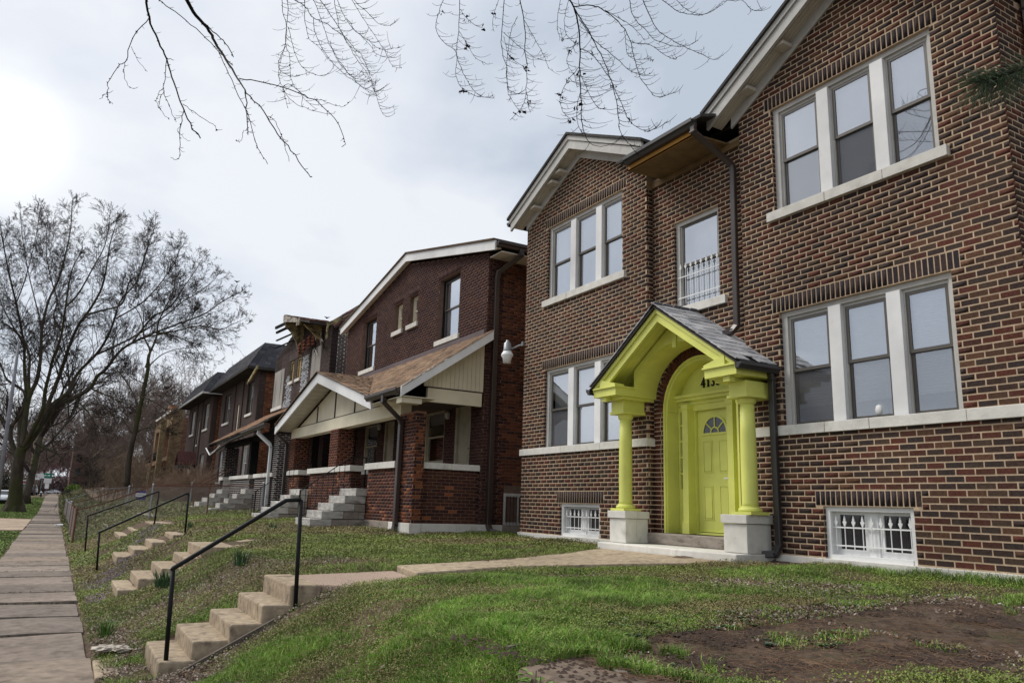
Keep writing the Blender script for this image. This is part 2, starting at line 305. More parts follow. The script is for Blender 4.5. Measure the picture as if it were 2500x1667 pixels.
P_BRN = [(.088, .062, .054), (.082, .057, .050), (.094, .066, .057)]
P_ORG = [(.24, .095, .045), (.19, .072, .036), (.28, .12, .055), (.15, .06, .032)]
P_TANB = [(.26, .19, .10), (.21, .15, .085), (.30, .22, .12), (.17, .12, .07)]
P_BRR = [(.20, .11, .075), (.16, .09, .062), (.24, .13, .09), (.13, .078, .06)]
Z = Vector((0, 0, 1))
def brick_wall(P, O, ud, n, u0, u1, z0, z1, holes=(), pal=P_TAP, ch=.0765, bl=.215, j=.0175, proud=.003, top=None, bot=None, colf=None, seed=0, reveal=0.0, rside=1):
    rr = random.Random(seed); ud = Vector(ud); n = Vector(n); O = Vector(O); k = 0; z = z0
    th = proud + .012
    while z + ch * .6 < z1:
        zc = z + ch / 2
        lo, hi = u0, u1
        iv = [(lo, hi)]
        if top:
            a, b = top(zc); iv = [(max(lo, a), min(hi, b))]
        for h in holes:
            if h[2] < zc < h[3]:
                ni = []
                for a, b in iv:
                    if h[1] <= a or h[0] >= b: ni.append((a, b)); continue
                    if h[0] > a: ni.append((a, h[0]))
                    if h[1] < b: ni.append((h[1], b))
                iv = ni
        offs = (k % 2) * bl / 2 + rr.uniform(-.012, .012)
        for a, b in iv:
            if b - a < .03: continue
            u = math.floor((a - offs) / bl) * bl + offs
            while u < b:
                s = max(a, u + j / 2); e = min(b, u + bl - j / 2)
                if s > a: s += rr.uniform(-.002, .002)
                if e - s > .028:
                    c = O + ud * ((s + e) / 2) + Z * zc + n * (proud - th / 2 + rr.uniform(-.0015, .0015))
                    col = rr.choice(pal) if not colf else colf((s + e) / 2, zc, rr)
                    P.add(c, ud * (e - s), Z * (ch - j), n * th, col)
                u += bl
        z += ch; k += 1
    if reveal:
        for h in holes:
            zz = math.ceil((max(h[2], z0) - z0) / ch) * ch + z0; i = 0
            while zz + ch < h[3]:
                c = O + ud * (h[1] + .004 if rside > 0 else h[0] - .004) + Z * (zz + ch / 2) - n * (reveal / 2)
                P.add(c, n * (reveal - (.02 if i % 2 else .0)), Z * (ch - j), -ud * .02, rr.choice(pal)); zz += ch; i += 1
def soldiers(P, O, ud, n, u0, u1, z0, h=.2, pal=P_DARK, w=.0765, j=.019, proud=.0045, seed=3):
    rr = random.Random(seed); ud = Vector(ud); n = Vector(n); O = Vector(O); k = round((u1 - u0) / w); w = (u1 - u0) / k
    for i in range(k):
        P.add(O + ud * (u0 + (i + .5) * w) + Z * (z0 + h / 2) + n * (proud - .012), ud * (w - j), Z * (h - .012), n * .024, rr.choice(pal))
def core(mb, O, ud, n, u0, u1, z0, z1, holes=(), th=.25):
    """wall backing with rectangular holes, front face at O"""
    ud = Vector(ud); n = Vector(n); O = Vector(O)
    us = sorted({u0, u1} | {min(max(x, u0), u1) for h in holes for x in h[:2]}); zs = sorted({z0, z1} | {min(max(x, z0), z1) for h in holes for x in h[2:]})
    for i in range(len(us) - 1):
        run = None
        for q in range(len(zs) - 1):
            um = (us[i] + us[i + 1]) / 2; zm = (zs[q] + zs[q + 1]) / 2
            inside = any(h[0] < um < h[1] and h[2] < zm < h[3] for h in holes)
            if not inside: run = run or zs[q]
            if (inside or q == len(zs) - 2) and run is not None:
                ze = zs[q] if inside else zs[q + 1]
                a, b = us[i], us[i + 1]; mb.prism([O + ud * a + Z * run, O + ud * b + Z * run, O + ud * b + Z * ze, O + ud * a + Z * ze], -n * th); run = None
HANG=[('A',0.0107,0.005,[[0.12,6.87,5.91],[0.19,7.33,5.95],[0.3,7.64,5.92],[0.4,7.7,5.79],[0.46,7.57,5.55],[0.54,7.27,5.17],[0.63,7.1,4.9],[0.73,7.09,4.78]]),('A',0.0044,0.0019,[[0.19,7.33,5.95],[0.09,7.42,5.75],[0.05,7.34,5.46],[0.0,7.25,5.34],[-0.06,7.01,5.04],[-0.05,6.87,4.89],[-0.04,6.76,4.77],[0.0,6.71,4.72]]),('A',0.0025,0.0016,[[0.05,7.34,5.46],[0.05,7.22,5.29],[0.09,7.07,5.1],[0.14,7.07,5.08]]),('A',0.0022,0.0016,[[0.08,7.42,5.66],[0.15,7.43,5.55],[0.24,7.41,5.45]]),('A',0.0022,0.0016,[[-0.05,6.87,4.89],[-0.1,6.78,4.77]]),('A',0.0038,0.0022,[[0.4,7.68,5.77],[0.4,7.55,5.55],[0.39,7.3,5.25],[0.44,7.13,5.04],[0.51,7.05,4.86]]),('A',0.0025,0.0019,[[0.39,7.34,5.3],[0.33,7.13,5.08],[0.37,7.01,4.92],[0.45,7.01,4.85]]),('A',0.0025,0.0016,[[0.39,7.3,5.25],[0.36,7.11,5.04],[0.37,7.02,4.92]]),('A',0.0031,0.0019,[[0.56,7.24,5.14],[0.65,7.19,5.07],[0.77,7.11,4.98],[0.83,7.04,4.92],[0.85,7.01,4.86]]),('A',0.0038,0.0019,[[0.57,7.18,5.06],[0.55,7.05,4.84],[0.56,7.05,4.71],[0.58,7.2,4.59],[0.51,7.15,4.56]]),('A',0.0019,0.0016,[[0.55,7.05,4.83],[0.53,7.02,4.77],[0.6,7.07,4.73],[0.65,7.1,4.74]]),('A',0.0019,0.0016,[[0.56,7.1,4.64],[0.62,7.17,4.65]]),('A',0.0044,0.0019,[[0.4,7.7,5.8],[0.47,7.74,5.82]]),('B',0.0226,0.0062,[[0.49,7.89,6.66],[0.61,8.09,6.62],[0.76,8.12,6.5],[0.86,8.06,6.33],[0.96,7.83,6.04],[1.04,7.46,5.67],[1.08,7.11,5.35]]),('B',0.0062,0.0048,[[0.72,8.11,6.54],[0.85,8.02,6.4],[0.94,7.89,6.26],[1.01,7.72,6.03]]),('B',0.0048,0.0041,[[0.2,8.0,6.61],[0.35,8.19,6.66],[0.56,8.29,6.63],[0.78,8.21,6.43],[0.92,7.96,6.16],[1.01,7.69,5.92]]),('B',0.0041,0.0027,[[0.9,8.0,6.19],[0.98,7.64,5.78],[1.03,7.24,5.38],[1.07,6.89,5.06],[1.12,6.66,4.73],[1.16,6.66,4.63],[1.27,6.73,4.53]]),('B',0.0055,0.0027,[[1.05,7.44,5.66],[1.16,7.12,5.51],[1.33,6.76,5.32],[1.5,6.57,5.2],[1.62,6.52,5.14],[1.77,6.47,5.0],[1.9,6.53,4.84],[1.87,6.53,4.78]]),('B',0.0027,0.0017,[[1.33,6.76,5.32],[1.4,6.72,5.35],[1.53,6.55,5.18],[1.66,6.57,5.2],[1.8,6.59,5.2],[1.89,6.65,5.25],[1.96,6.73,5.35]]),('B',0.0024,0.0017,[[1.33,6.74,5.31],[1.39,6.49,5.06],[1.53,6.42,5.0],[1.72,6.47,5.04],[1.79,6.54,5.11]]),('B',0.0055,0.0034,[[1.08,7.11,5.35],[1.17,6.64,4.98],[1.26,6.39,4.68],[1.39,6.39,4.56],[1.58,6.62,4.51],[1.67,6.74,4.51]]),('B',0.0027,0.0021,[[1.18,6.57,4.91],[1.23,6.45,4.83],[1.29,6.36,4.66],[1.41,6.52,4.51]]),('B',0.0062,0.0034,[[1.08,7.17,5.41],[1.07,6.91,5.1],[1.08,6.75,4.77]]),('B',0.0024,0.0017,[[1.08,6.75,4.84],[1.05,6.84,4.81],[1.05,6.9,4.76],[1.02,6.98,4.79]]),('B',0.0024,0.0017,[[1.07,6.82,4.97],[1.12,6.65,4.82]]),('C',0.0038,0.0022,[[1.55,8.43,7.37],[1.66,8.74,7.34],[1.74,8.89,7.3],[1.76,9.0,7.12],[1.69,8.85,6.65],[1.72,8.68,6.38],[1.76,8.46,6.02]]),('C',0.0038,0.0022,[[1.62,8.45,7.42],[1.7,8.72,7.38],[1.77,9.0,7.14],[1.83,9.01,7.01],[1.84,8.84,6.62],[1.95,8.68,6.34],[2.12,8.63,6.2]]),('C',0.0051,0.0022,[[1.67,8.49,7.44],[1.89,8.7,7.54],[2.06,8.92,7.57],[2.23,9.04,7.64],[2.44,9.18,7.66],[2.59,9.24,7.65],[2.72,9.26,7.55],[2.81,9.22,7.46],[2.88,9.07,7.16],[2.9,8.83,6.79],[2.91,8.54,6.36],[2.97,8.41,6.25]]),('C',0.0038,0.0022,[[1.94,8.59,7.62],[2.18,9.0,7.63],[2.37,9.23,7.48],[2.56,9.21,7.22],[2.71,9.04,6.95],[2.8,8.89,6.79],[2.93,8.7,6.63]]),('C',0.0051,0.0022,[[2.04,8.65,7.68],[2.38,9.08,7.73],[2.57,9.24,7.64],[2.74,9.23,7.4],[2.85,9.09,7.16],[2.89,8.82,6.76]]),('C',0.0038,0.0022,[[2.25,8.72,7.8],[2.46,9.15,7.71],[2.69,9.26,7.54],[2.9,9.01,7.08]]),('C',0.0038,0.0022,[[2.46,8.74,7.9],[2.7,8.98,7.87],[2.93,9.1,7.73],[3.04,9.05,7.56],[3.1,8.97,7.39],[3.13,8.87,7.23],[3.2,8.73,7.16]]),('C',0.0038,0.0022,[[2.28,8.73,7.82],[2.58,9.12,7.78],[2.82,9.18,7.71],[3.01,9.09,7.56],[3.12,8.95,7.52],[3.2,8.81,7.5]]),('C',0.0038,0.0022,[[2.06,8.92,7.57],[2.13,9.08,7.49],[2.31,9.21,7.32],[2.57,9.14,7.07],[2.72,9.01,6.92],[2.88,8.83,6.76],[3.02,8.76,6.85]]),('C',0.0038,0.0022,[[1.85,8.57,7.56],[1.96,8.92,7.48],[2.07,9.1,7.38],[2.22,9.18,7.36],[2.39,9.2,7.22]]),('C',0.0038,0.0022,[[1.76,8.9,7.31],[1.9,9.04,7.09],[2.03,9.0,6.88],[2.25,9.03,6.88],[2.35,9.1,6.99]]),('C',0.0038,0.0022,[[2.48,8.74,7.91],[2.74,8.89,7.89],[2.92,8.94,7.83],[3.04,8.83,7.78],[3.08,8.65,7.78]]),('C',0.0038,0.0022,[[2.51,9.04,7.81],[2.68,9.17,7.76],[2.84,9.18,7.68],[3.0,9.09,7.46],[3.14,8.92,7.39]]),('C',0.0038,0.0022,[[2.37,9.22,7.51],[2.48,9.24,7.32],[2.6,9.15,7.11],[2.7,9.09,7.03],[2.86,8.97,6.96]]),('C',0.0038,0.0022,[[1.78,9.0,7.13],[1.71,8.96,6.91],[1.7,8.88,6.71],[1.84,8.86,6.66],[1.95,8.92,6.74]]),('D',0.0037,0.0028,[[3.5,8.16,7.97],[3.56,8.43,7.93],[3.62,8.64,7.84],[3.75,8.67,7.69],[3.92,8.6,7.54],[3.87,8.48,7.15],[3.91,8.32,6.88],[4.1,8.24,6.79],[4.35,8.27,6.86]]),('D',0.0043,0.0028,[[3.69,8.08,8.0],[3.9,8.52,7.83],[3.92,8.6,7.54],[3.98,8.49,7.23],[4.04,8.32,6.92],[4.17,8.24,6.8]]),('D',0.0032,0.0028,[[3.78,8.26,7.96],[3.95,8.38,7.95],[4.14,8.47,7.96],[4.24,8.49,7.98]]),('D',0.0032,0.0028,[[3.9,8.52,7.83],[4.07,8.58,7.71],[4.19,8.57,7.56],[4.36,8.56,7.51]]),('E',0.0051,0.0026,[[4.35,8.09,8.27],[4.56,8.53,8.07],[4.62,8.6,7.82],[4.66,8.53,7.53],[4.59,8.36,7.13],[4.68,8.27,7.03],[4.76,8.24,7.04]]),('E',0.0071,0.0026,[[4.56,8.05,8.32],[4.84,8.39,8.19],[4.94,8.52,7.88],[4.93,8.44,7.57],[4.84,8.28,7.17],[4.7,8.12,6.78],[4.49,8.08,6.5]]),('E',0.004,0.0026,[[4.7,8.34,8.24],[4.7,8.51,8.11],[4.68,8.57,7.65],[4.6,8.39,7.2],[4.58,8.26,6.94],[4.64,8.1,6.68]]),('E',0.004,0.0026,[[4.6,8.54,8.07],[4.86,8.55,7.95],[5.05,8.42,7.77],[5.16,8.27,7.68]]),('E',0.004,0.0026,[[4.8,8.34,8.23],[5.01,8.41,8.07],[5.13,8.35,7.83],[5.15,8.22,7.53]]),('E',0.003,0.0026,[[4.83,8.28,7.17],[4.78,8.13,6.87],[4.76,8.02,6.66]]),('E',0.003,0.0026,[[4.61,8.56,8.03],[4.73,8.58,7.77],[4.92,8.45,7.57]]),('E',0.003,0.0026,[[4.3,8.19,8.21],[4.33,8.34,8.14],[4.38,8.47,8.07],[4.45,8.53,8.03]]),('F',0.0109,0.0024,[[4.23,6.42,7.21],[4.38,6.48,7.15],[4.55,6.63,7.06],[4.64,6.72,6.83],[4.58,6.63,6.48],[4.45,6.42,6.07],[4.33,6.23,5.68],[4.31,6.16,5.47],[4.37,6.13,5.34],[4.48,6.06,5.3]]),('F',0.0064,0.0024,[[4.37,6.47,7.15],[4.46,6.25,7.07],[4.62,6.23,7.05],[4.87,6.3,7.05],[5.12,6.41,6.98],[5.21,6.41,6.7],[5.2,6.31,6.45],[5.28,6.22,6.25],[5.41,6.21,6.23],[5.71,6.3,6.42]]),('F',0.0073,0.0024,[[4.4,6.48,7.13],[4.61,6.55,7.02],[4.77,6.55,6.8],[4.81,6.42,6.49],[4.73,6.17,6.04],[4.63,5.98,5.64],[4.64,5.95,5.45],[4.8,5.99,5.37],[4.98,6.08,5.34]]),('F',0.0046,0.0024,[[4.64,6.72,6.85],[4.71,6.59,6.73],[4.78,6.44,6.49],[4.78,6.27,6.21],[4.74,6.07,5.88],[4.76,5.96,5.64],[4.93,5.97,5.58],[5.14,6.01,5.66],[5.4,6.08,5.86]]),('F',0.0046,0.0024,[[4.51,6.56,7.09],[4.73,6.56,6.9],[4.9,6.46,6.73],[5.06,6.37,6.55],[5.29,6.35,6.53],[5.42,6.38,6.62]]),('F',0.0036,0.0024,[[4.6,6.68,6.57],[4.48,6.72,6.4],[4.36,6.68,6.16],[4.28,6.55,5.91],[4.27,6.34,5.66]]),('F',0.0036,0.0024,[[4.57,6.6,6.43],[4.5,6.35,6.07],[4.47,6.13,5.77],[4.55,6.08,5.77]]),('F',0.0036,0.0024,[[4.46,6.44,6.1],[4.35,6.34,5.85],[4.29,6.25,5.61],[4.31,6.17,5.43]]),('F',0.0027,0.0024,[[4.24,6.54,7.25],[4.4,6.85,7.23],[4.49,6.97,7.14],[4.54,6.93,7.06],[4.58,6.79,7.01]]),('F',0.0036,0.0024,[[5.16,6.43,6.95],[5.47,6.47,7.05],[5.73,6.51,7.04],[5.92,6.53,7.05],[6.03,6.55,7.15]]),('F',0.0036,0.0024,[[4.63,6.22,7.05],[4.83,6.25,7.06],[5.14,6.35,7.09],[5.38,6.44,7.06]]),('F',0.0027,0.0024,[[4.32,6.52,7.19],[4.44,6.77,7.18],[4.53,6.86,7.08],[4.61,6.77,6.93]]),('F',0.0027,0.0024,[[4.62,6.72,6.93],[4.58,6.86,6.87],[4.55,6.85,6.69],[4.53,6.68,6.45],[4.47,6.52,6.2]]),('F',0.0027,0.0024,[[5.01,6.36,7.03],[5.09,6.43,6.88],[5.13,6.43,6.77],[5.27,6.43,6.77],[5.49,6.46,6.87]]),('G',0.0048,0.0025,[[5.31,6.66,7.74],[5.6,6.92,7.74],[5.9,7.06,7.75],[6.14,7.13,7.72],[6.47,7.1,7.72],[6.6,7.03,7.74],[6.69,6.91,7.79]]),('G',0.0058,0.0025,[[5.53,6.68,7.86],[6.03,7.03,7.85],[6.31,7.1,7.81],[6.56,7.05,7.73],[6.72,6.92,7.61],[6.79,6.74,7.45],[6.84,6.62,7.47]]),('G',0.0048,0.0025,[[5.87,6.72,7.99],[6.23,6.83,8.02],[6.45,6.77,8.01],[6.56,6.6,7.96],[6.51,6.34,7.92]]),('G',0.0038,0.0025,[[6.07,6.68,8.05],[6.33,6.75,8.03],[6.55,6.67,7.97]]),('G',0.0038,0.0025,[[6.42,6.29,7.95],[6.51,6.11,7.83],[6.5,5.95,7.75],[6.6,5.94,7.68],[6.66,5.86,7.6],[6.64,5.71,7.55]])]
BIG=[(0.495,0.354,[[-2.53,72.29,0.02],[-2.57,72.04,1.15],[-2.69,71.65,3.0],[-2.69,71.36,4.2],[-2.62,71.14,4.94]]),(0.236,0.057,[[-2.72,71.47,3.83],[-3.39,71.89,5.31],[-3.71,72.09,6.44],[-4.36,72.52,7.18],[-5.15,73.02,8.6],[-5.7,73.35,10.04]]),(0.16,0.028,[[-3.6,72.01,6.53],[-3.21,71.88,7.23],[-2.93,71.81,8.2],[-3.18,71.98,9.36],[-4.39,72.68,10.2],[-4.85,73.01,11.07],[-5.47,73.46,12.36],[-5.99,73.85,14.16]]),(0.207,0.038,[[-2.72,71.24,4.76],[-3.03,71.88,6.86],[-2.92,72.24,8.93],[-3.25,72.76,10.63],[-3.43,73.04,11.55],[-3.72,73.53,13.3],[-4.66,74.62,16.46],[-5.6,75.6,19.17],[-6.29,76.35,21.39],[-6.84,76.94,23.2]]),(0.217,0.028,[[-2.58,71.11,4.95],[-2.7,71.2,6.93],[-2.67,71.2,8.84],[-2.35,71.04,10.11],[-2.32,71.02,11.09],[-2.34,71.04,12.18],[-2.55,71.15,14.35],[-2.4,71.06,16.68],[-1.95,70.81,18.43],[-1.73,70.67,20.71],[-1.66,70.6,22.81],[-1.84,70.67,24.92]]),(0.141,0.024,[[-2.67,71.2,8.84],[-2.96,71.67,10.52],[-3.16,72.09,12.24],[-3.98,72.84,13.75],[-4.77,73.47,14.47],[-5.66,74.2,15.19],[-6.36,74.85,16.34]]),(0.189,0.028,[[-2.53,71.11,4.86],[-1.98,69.51,6.39],[-1.58,68.18,7.7],[-1.58,67.18,8.98],[-1.44,66.0,10.32],[-1.38,65.35,11.06],[-1.05,63.84,12.58],[-1.03,62.51,14.14],[-1.02,61.19,15.64],[-0.95,60.17,16.73],[-0.69,59.32,17.44]]),(0.217,0.028,[[-2.44,71.07,4.77],[-1.6,70.1,6.46],[-1.37,69.58,7.85],[-1.12,69.1,9.05],[-0.77,68.42,10.72],[-0.51,67.79,12.39],[-0.09,67.06,14.14],[0.55,66.31,15.44],[1.08,65.58,16.92],[1.21,65.1,18.38],[1.21,64.58,20.2],[1.36,64.14,21.47]]),(0.189,0.028,[[-1.36,69.6,7.76],[-0.8,69.57,8.47],[-0.08,69.52,9.3],[0.2,69.6,10.4],[0.6,69.6,11.23],[1.47,69.54,12.52],[2.01,69.56,13.79],[2.36,69.64,15.28],[2.64,69.79,17.11],[3.65,69.69,18.93],[3.91,69.81,20.71],[4.23,69.97,22.99]]),(0.217,0.028,[[-2.37,71.01,4.86],[-1.3,70.26,7.25],[-0.6,69.83,8.23],[0.62,69.18,9.04],[1.37,68.77,9.65],[1.75,68.49,10.62],[2.26,68.19,11.22],[3.01,67.68,12.62],[3.92,67.17,13.44],[5.35,66.42,14.3],[7.12,65.51,15.19],[8.58,64.76,15.96],[9.68,64.13,17.01],[10.81,63.53,17.78]]),(0.085,0.019,[[3.84,67.21,13.44],[4.92,67.07,15.46],[6.21,66.78,16.62],[6.94,66.67,18.26],[7.54,66.57,19.49],[8.13,66.48,20.95]]),(0.075,0.019,[[4.3,66.88,13.74],[6.24,64.69,14.11],[8.05,62.62,14.48],[9.31,61.38,14.14],[10.01,60.5,14.46],[10.49,59.88,14.7]]),(0.094,0.019,[[1.55,69.5,12.52],[3.12,68.31,13.43],[4.51,67.2,14.43],[5.79,66.12,15.61],[6.9,65.14,16.78],[7.97,64.28,17.58],[8.85,63.49,18.55]]),(0.085,0.019,[[0.29,66.58,14.97],[1.45,65.44,15.3],[2.58,64.29,15.72],[2.83,63.42,17.29],[3.38,62.73,17.79],[3.62,61.8,19.31],[3.89,60.7,21.06]]),(0.075,0.019,[[-1.01,62.39,14.56],[-0.38,61.87,15.45],[0.29,61.14,17.3],[0.83,60.52,18.97],[0.88,60.11,20.88]]),(0.075,0.019,[[-1.11,63.76,13.01],[-1.7,63.95,14.05],[-1.63,63.71,15.2],[-2.21,63.81,16.69],[-2.77,63.82,18.63],[-3.01,63.58,20.94]]),(0.066,0.019,[[2.49,69.49,15.58],[4.0,67.25,16.57],[5.01,65.35,17.83],[5.77,63.45,19.39],[5.95,62.41,20.53]]),(0.066,0.019,[[5.35,66.42,14.3],[6.78,65.21,13.89],[8.07,64.18,13.1],[8.68,63.81,11.95]]),(0.066,0.019,[[-3.77,73.55,13.3],[-4.72,73.34,14.75],[-5.57,73.12,16.1],[-6.29,72.64,17.91],[-6.68,71.99,19.71]]),(0.057,0.019,[[-2.55,71.15,14.35],[-3.19,71.83,16.21],[-3.92,72.59,18.31],[-4.57,73.29,20.46],[-5.15,73.92,22.65],[-5.48,74.32,24.33]]),(0.057,0.019,[[-4.79,74.62,16.75],[-4.45,74.46,18.67],[-4.27,74.39,20.6],[-4.15,74.33,22.98],[-4.15,74.33,24.95]]),(0.141,0.057,[[-1.76,70.57,5.25],[-1.06,69.95,4.89],[-0.37,69.33,4.58],[-0.19,69.18,4.45]]),(0.066,0.024,[[-0.28,69.29,4.54],[-0.61,69.55,5.18],[-0.71,69.65,5.93],[-1.02,69.92,7.05],[-0.99,69.92,7.44]]),(0.047,0.019,[[-0.19,69.18,4.45],[0.29,68.76,3.9],[0.86,68.25,3.18],[1.85,67.35,2.94],[2.35,66.89,2.68]]),(0.047,0.019,[[-0.27,69.3,4.49],[-0.87,69.85,4.06],[-1.33,70.24,3.86]]),(0.075,0.019,[[-0.07,69.54,9.21],[1.24,68.38,7.97],[1.83,67.86,7.12],[2.58,67.18,6.19]]),(0.066,0.019,[[1.37,68.77,9.65],[2.58,67.47,9.05],[3.43,66.55,8.56],[4.4,65.46,8.26]])]
SLIM=[(0.202,0.089,[[4.09,57.86,2.15],[3.98,57.45,4.05],[4.1,56.96,5.8],[4.17,56.53,7.38],[4.29,55.91,9.61],[4.23,55.79,10.25],[4.22,55.69,10.68]]),(0.081,0.016,[[4.15,55.93,9.85],[4.24,55.34,10.84],[3.75,55.15,11.72],[3.57,54.85,12.46],[3.16,54.64,13.26],[2.52,54.66,13.82]]),(0.081,0.016,[[4.22,55.7,10.64],[4.47,54.97,11.71],[4.45,54.46,12.68],[4.71,53.77,13.65],[4.97,53.11,14.53],[4.92,52.52,15.69]]),(0.048,0.012,[[4.44,54.93,11.94],[5.28,54.82,12.29],[6.1,54.68,12.96],[6.61,54.6,13.78]]),(0.04,0.012,[[3.63,54.87,12.23],[3.51,55.08,13.74],[3.52,55.18,14.93]]),(0.048,0.012,[[4.26,55.87,9.85],[4.9,55.07,10.63],[5.73,54.29,11.02],[6.47,53.69,11.1]]),(0.057,0.012,[[4.13,56.61,7.14],[3.58,57.19,8.38],[2.92,57.82,9.38],[2.58,58.14,9.88],[2.8,58.04,10.49],[2.48,58.32,10.83]]),(0.048,0.012,[[4.0,57.09,5.47],[3.32,57.3,6.41],[2.93,57.46,6.71],[2.35,57.78,6.85]]),(0.057,0.012,[[4.13,57.0,5.56],[4.58,56.76,5.9],[5.28,56.47,6.01],[5.73,56.32,5.87]]),(0.048,0.012,[[4.06,56.65,7.14],[4.39,55.88,8.15],[5.01,55.21,8.54],[5.57,54.81,8.39]]),(0.04,0.012,[[4.16,55.86,8.77],[3.29,56.69,9.27],[2.96,56.97,9.77]]),(0.04,0.012,[[4.14,56.09,7.9],[5.04,55.84,7.56],[5.74,55.7,7.12]])]
# ================================================================ windows
def sash_light(win, X, y0, y1, z0, z1, screen=True, blind=1.0, dark=False):
    """double-hung light in a plane of constant X (facing -X)"""
    zm = (z0 + z1) / 2 + .01; s = MB()
    for a, b, dxx in ((z0, zm + .02, .0), (zm - .02, z1, -.028)):
        x = X + dxx; t = .042
        s.box(x, x + .03, y0, y0 + t, a, b); s.box(x, x + .03, y1 - t, y1, a, b); s.box(x, x + .03, y0 + t, y1 - t, a, a + t); s.box(x, x + .03, y0 + t, y1 - t, b - t, b)
    s.build('sash', BRONZE, win)
    for a, b, dxx in ((z0 + .04, zm - .02, .012), (zm + .02, z1 - .04, -.016)):
        MB().add([(X + dxx, y0 + .04, a), (X + dxx, y1 - .04, a), (X + dxx, y1 - .04, b), (X + dxx, y0 + .04, b)], [(3, 2, 1, 0)]).build('pane', GLASS, win)
    if screen:
        MB().add([(X + .001, y0 + .04, z0 + .04), (X + .001, y1 - .04, z0 + .04), (X + .001, y1 - .04, zm - .02), (X + .001, y0 + .04, zm - .02)], [(3, 2, 1, 0)]).build('insect_screen', SCREEND if screen == 2 else SCREEN, win)
    if blind:
        b = MB(); zz = z1 - .03; zend = z1 - (z1 - z0) * blind; row = 0; vs = []
        while zz > zend: vs += [(X + .045 + (.010 if row % 2 else 0), y0 + .03, zz), (X + .045 + (.010 if row % 2 else 0), y1 - .03, zz)]; zz -= (.006 if row % 2 else .030); row += 1
        b.add(vs, [(2 * q, 2 * q + 1, 2 * q + 3, 2 * q + 2) for q in range(row - 1)])
        b.build('blind', BLIND, win)
def triple_window(h, y0, y1, z0, z1, label, blinds=(1, 1, 1), screens=(1, 1, 1), X=8.6):
    W = y1 - y0; f = MB()
    f.box(X + .055, X + .16, y0, y0 + .07, z0, z1 - .07); f.box(X + .055, X + .16, y1 - .10, y1, z0, z1 - .07); f.box(X + .05, X + .16, y0, y1, z1 - .07, z1)
    f.box(X + .085, X + .16, y0 + .07, y0 + .1, z0, z1 - .07); f.box(X + .085, X + .16, y1 - .13, y1 - .1, z0, z1 - .07); f.box(X + .085, X + .16, y0 + .1, y1 - .13, z1 - .11, z1 - .07)
    win = f.build('window', GREYW, h, label=label)
    m1 = y0 + W * .305; m2 = y0 + W * .645; mw = .095
    for m_ in (m1, m2):
        MB().box(X + .03, X + .16, m_ - mw, m_ + mw, z0, z1 - .072).build('mullion', WHITE, win, bevel=.004)
        MB().box(X + .09, X + .16, m_ - mw - .03, m_ - mw, z0, z1 - .11).box(X + .09, X + .16, m_ + mw, m_ + mw + .03, z0, z1 - .11).build('casing', GREYW, win)
    ls = ((y0 + .1, m1 - mw - .03), (m1 + mw + .03, m2 - mw - .03), (m2 + mw + .03, y1 - .13))
    for i, (a, b) in enumerate(ls): sash_light(win, X + .115, a, b, z0 + .005, z1 - .11, screens[i], blinds[i])
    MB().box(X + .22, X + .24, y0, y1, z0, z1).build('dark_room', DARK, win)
    return win
def guard(h, X, y0, y1, z0, z1, n, par=None, kz=.12):
    g = MB(); H = z1 - z0; r = .007
    for zz in (z0 + H * .20, z0 + H * .68): g.box(X - .006, X + .006, y0, y1, zz - .009, zz + .009)
    for i in range(n):
        y = y0 + (i + .5) * (y1 - y0) / n
        g.tube([(X, y, z0 + .03), (X, y, z1 - kz)], r, 6)
        b = z1 - kz; s = kz
        g.add([(X - .006, y - .012, b + .2 * s), (X - .006, y, b), (X - .006, y + .012, b + .2 * s), (X - .006, y + .028, b + .45 * s), (X - .006, y + .018, b + .55 * s), (X - .006, y + .012, b + .48 * s), (X - .006, y + .014, b + .68 * s), (X - .006, y, b + s), (X - .006, y - .014, b + .68 * s), (X - .006, y - .012, b + .48 * s), (X - .006, y - .018, b + .55 * s), (X - .006, y - .028, b + .45 * s)]
              + [(X + .006, yy, zz) for yy, zz in ((y - .012, b + .2 * s), (y, b), (y + .012, b + .2 * s), (y + .028, b + .45 * s), (y + .018, b + .55 * s), (y + .012, b + .48 * s), (y + .014, b + .68 * s), (y, b + s), (y - .014, b + .68 * s), (y - .012, b + .48 * s), (y - .018, b + .55 * s), (y - .028, b + .45 * s))],
              [tuple(range(12)), tuple(range(12, 24))[::-1]] + [(i_, i_ + 12, (i_ + 1) % 12 + 12, (i_ + 1) % 12) for i_ in range(12)])
    return g.build('security_grille', WMET, h)
# ================================================================ HOUSE 1: brick two-flat with chartreuse porch
FY = (0, 1, 0); NX = (-1, 0, 0); NY = (0, -1, 0); UX = (1, 0, 0)
h1 = thing('brick_house', (13, 9.3, 1.0), 'brown brick two-storey house with chartreuse porch and door, nearest on the right', 'house')
WR2 = (4.90, 7.40, 5.93, 7.56); WR1 = (4.90, 7.40, 2.80, 4.41); WL2 = (10.98, 13.58, 5.93, 7.56); WL1 = (10.98, 13.60, 2.80, 4.42)
WB1 = (5.58, 6.82, 1.07, 1.725); WB2 = (11.64, 12.95, 1.07, 1.69); WC = (8.66, 9.72, 4.96, 6.50); DOORH = (8.35, 10.01, 1.25, 3.23)
cb_ = MB()
core(cb_, (8.6, 0, 0), FY, NX, 4.12, 8.03, .7, 7.72, (WR2, WR1, WB1)); core(cb_, (8.6, 0, 0), FY, NX, 10.28, 14.46, .7, 7.76, (WL2, WL1, WB2))
core(cb_, (8.74, 0, 0), FY, NX, 8.03, 10.28, .7, 3.235, (WC, (8.35, 10.01, 1.25, 3.235))); core(cb_, (8.74, 0, 0), FY, NX, 8.03, 10.28, 4.08, 7.5, (WC,))
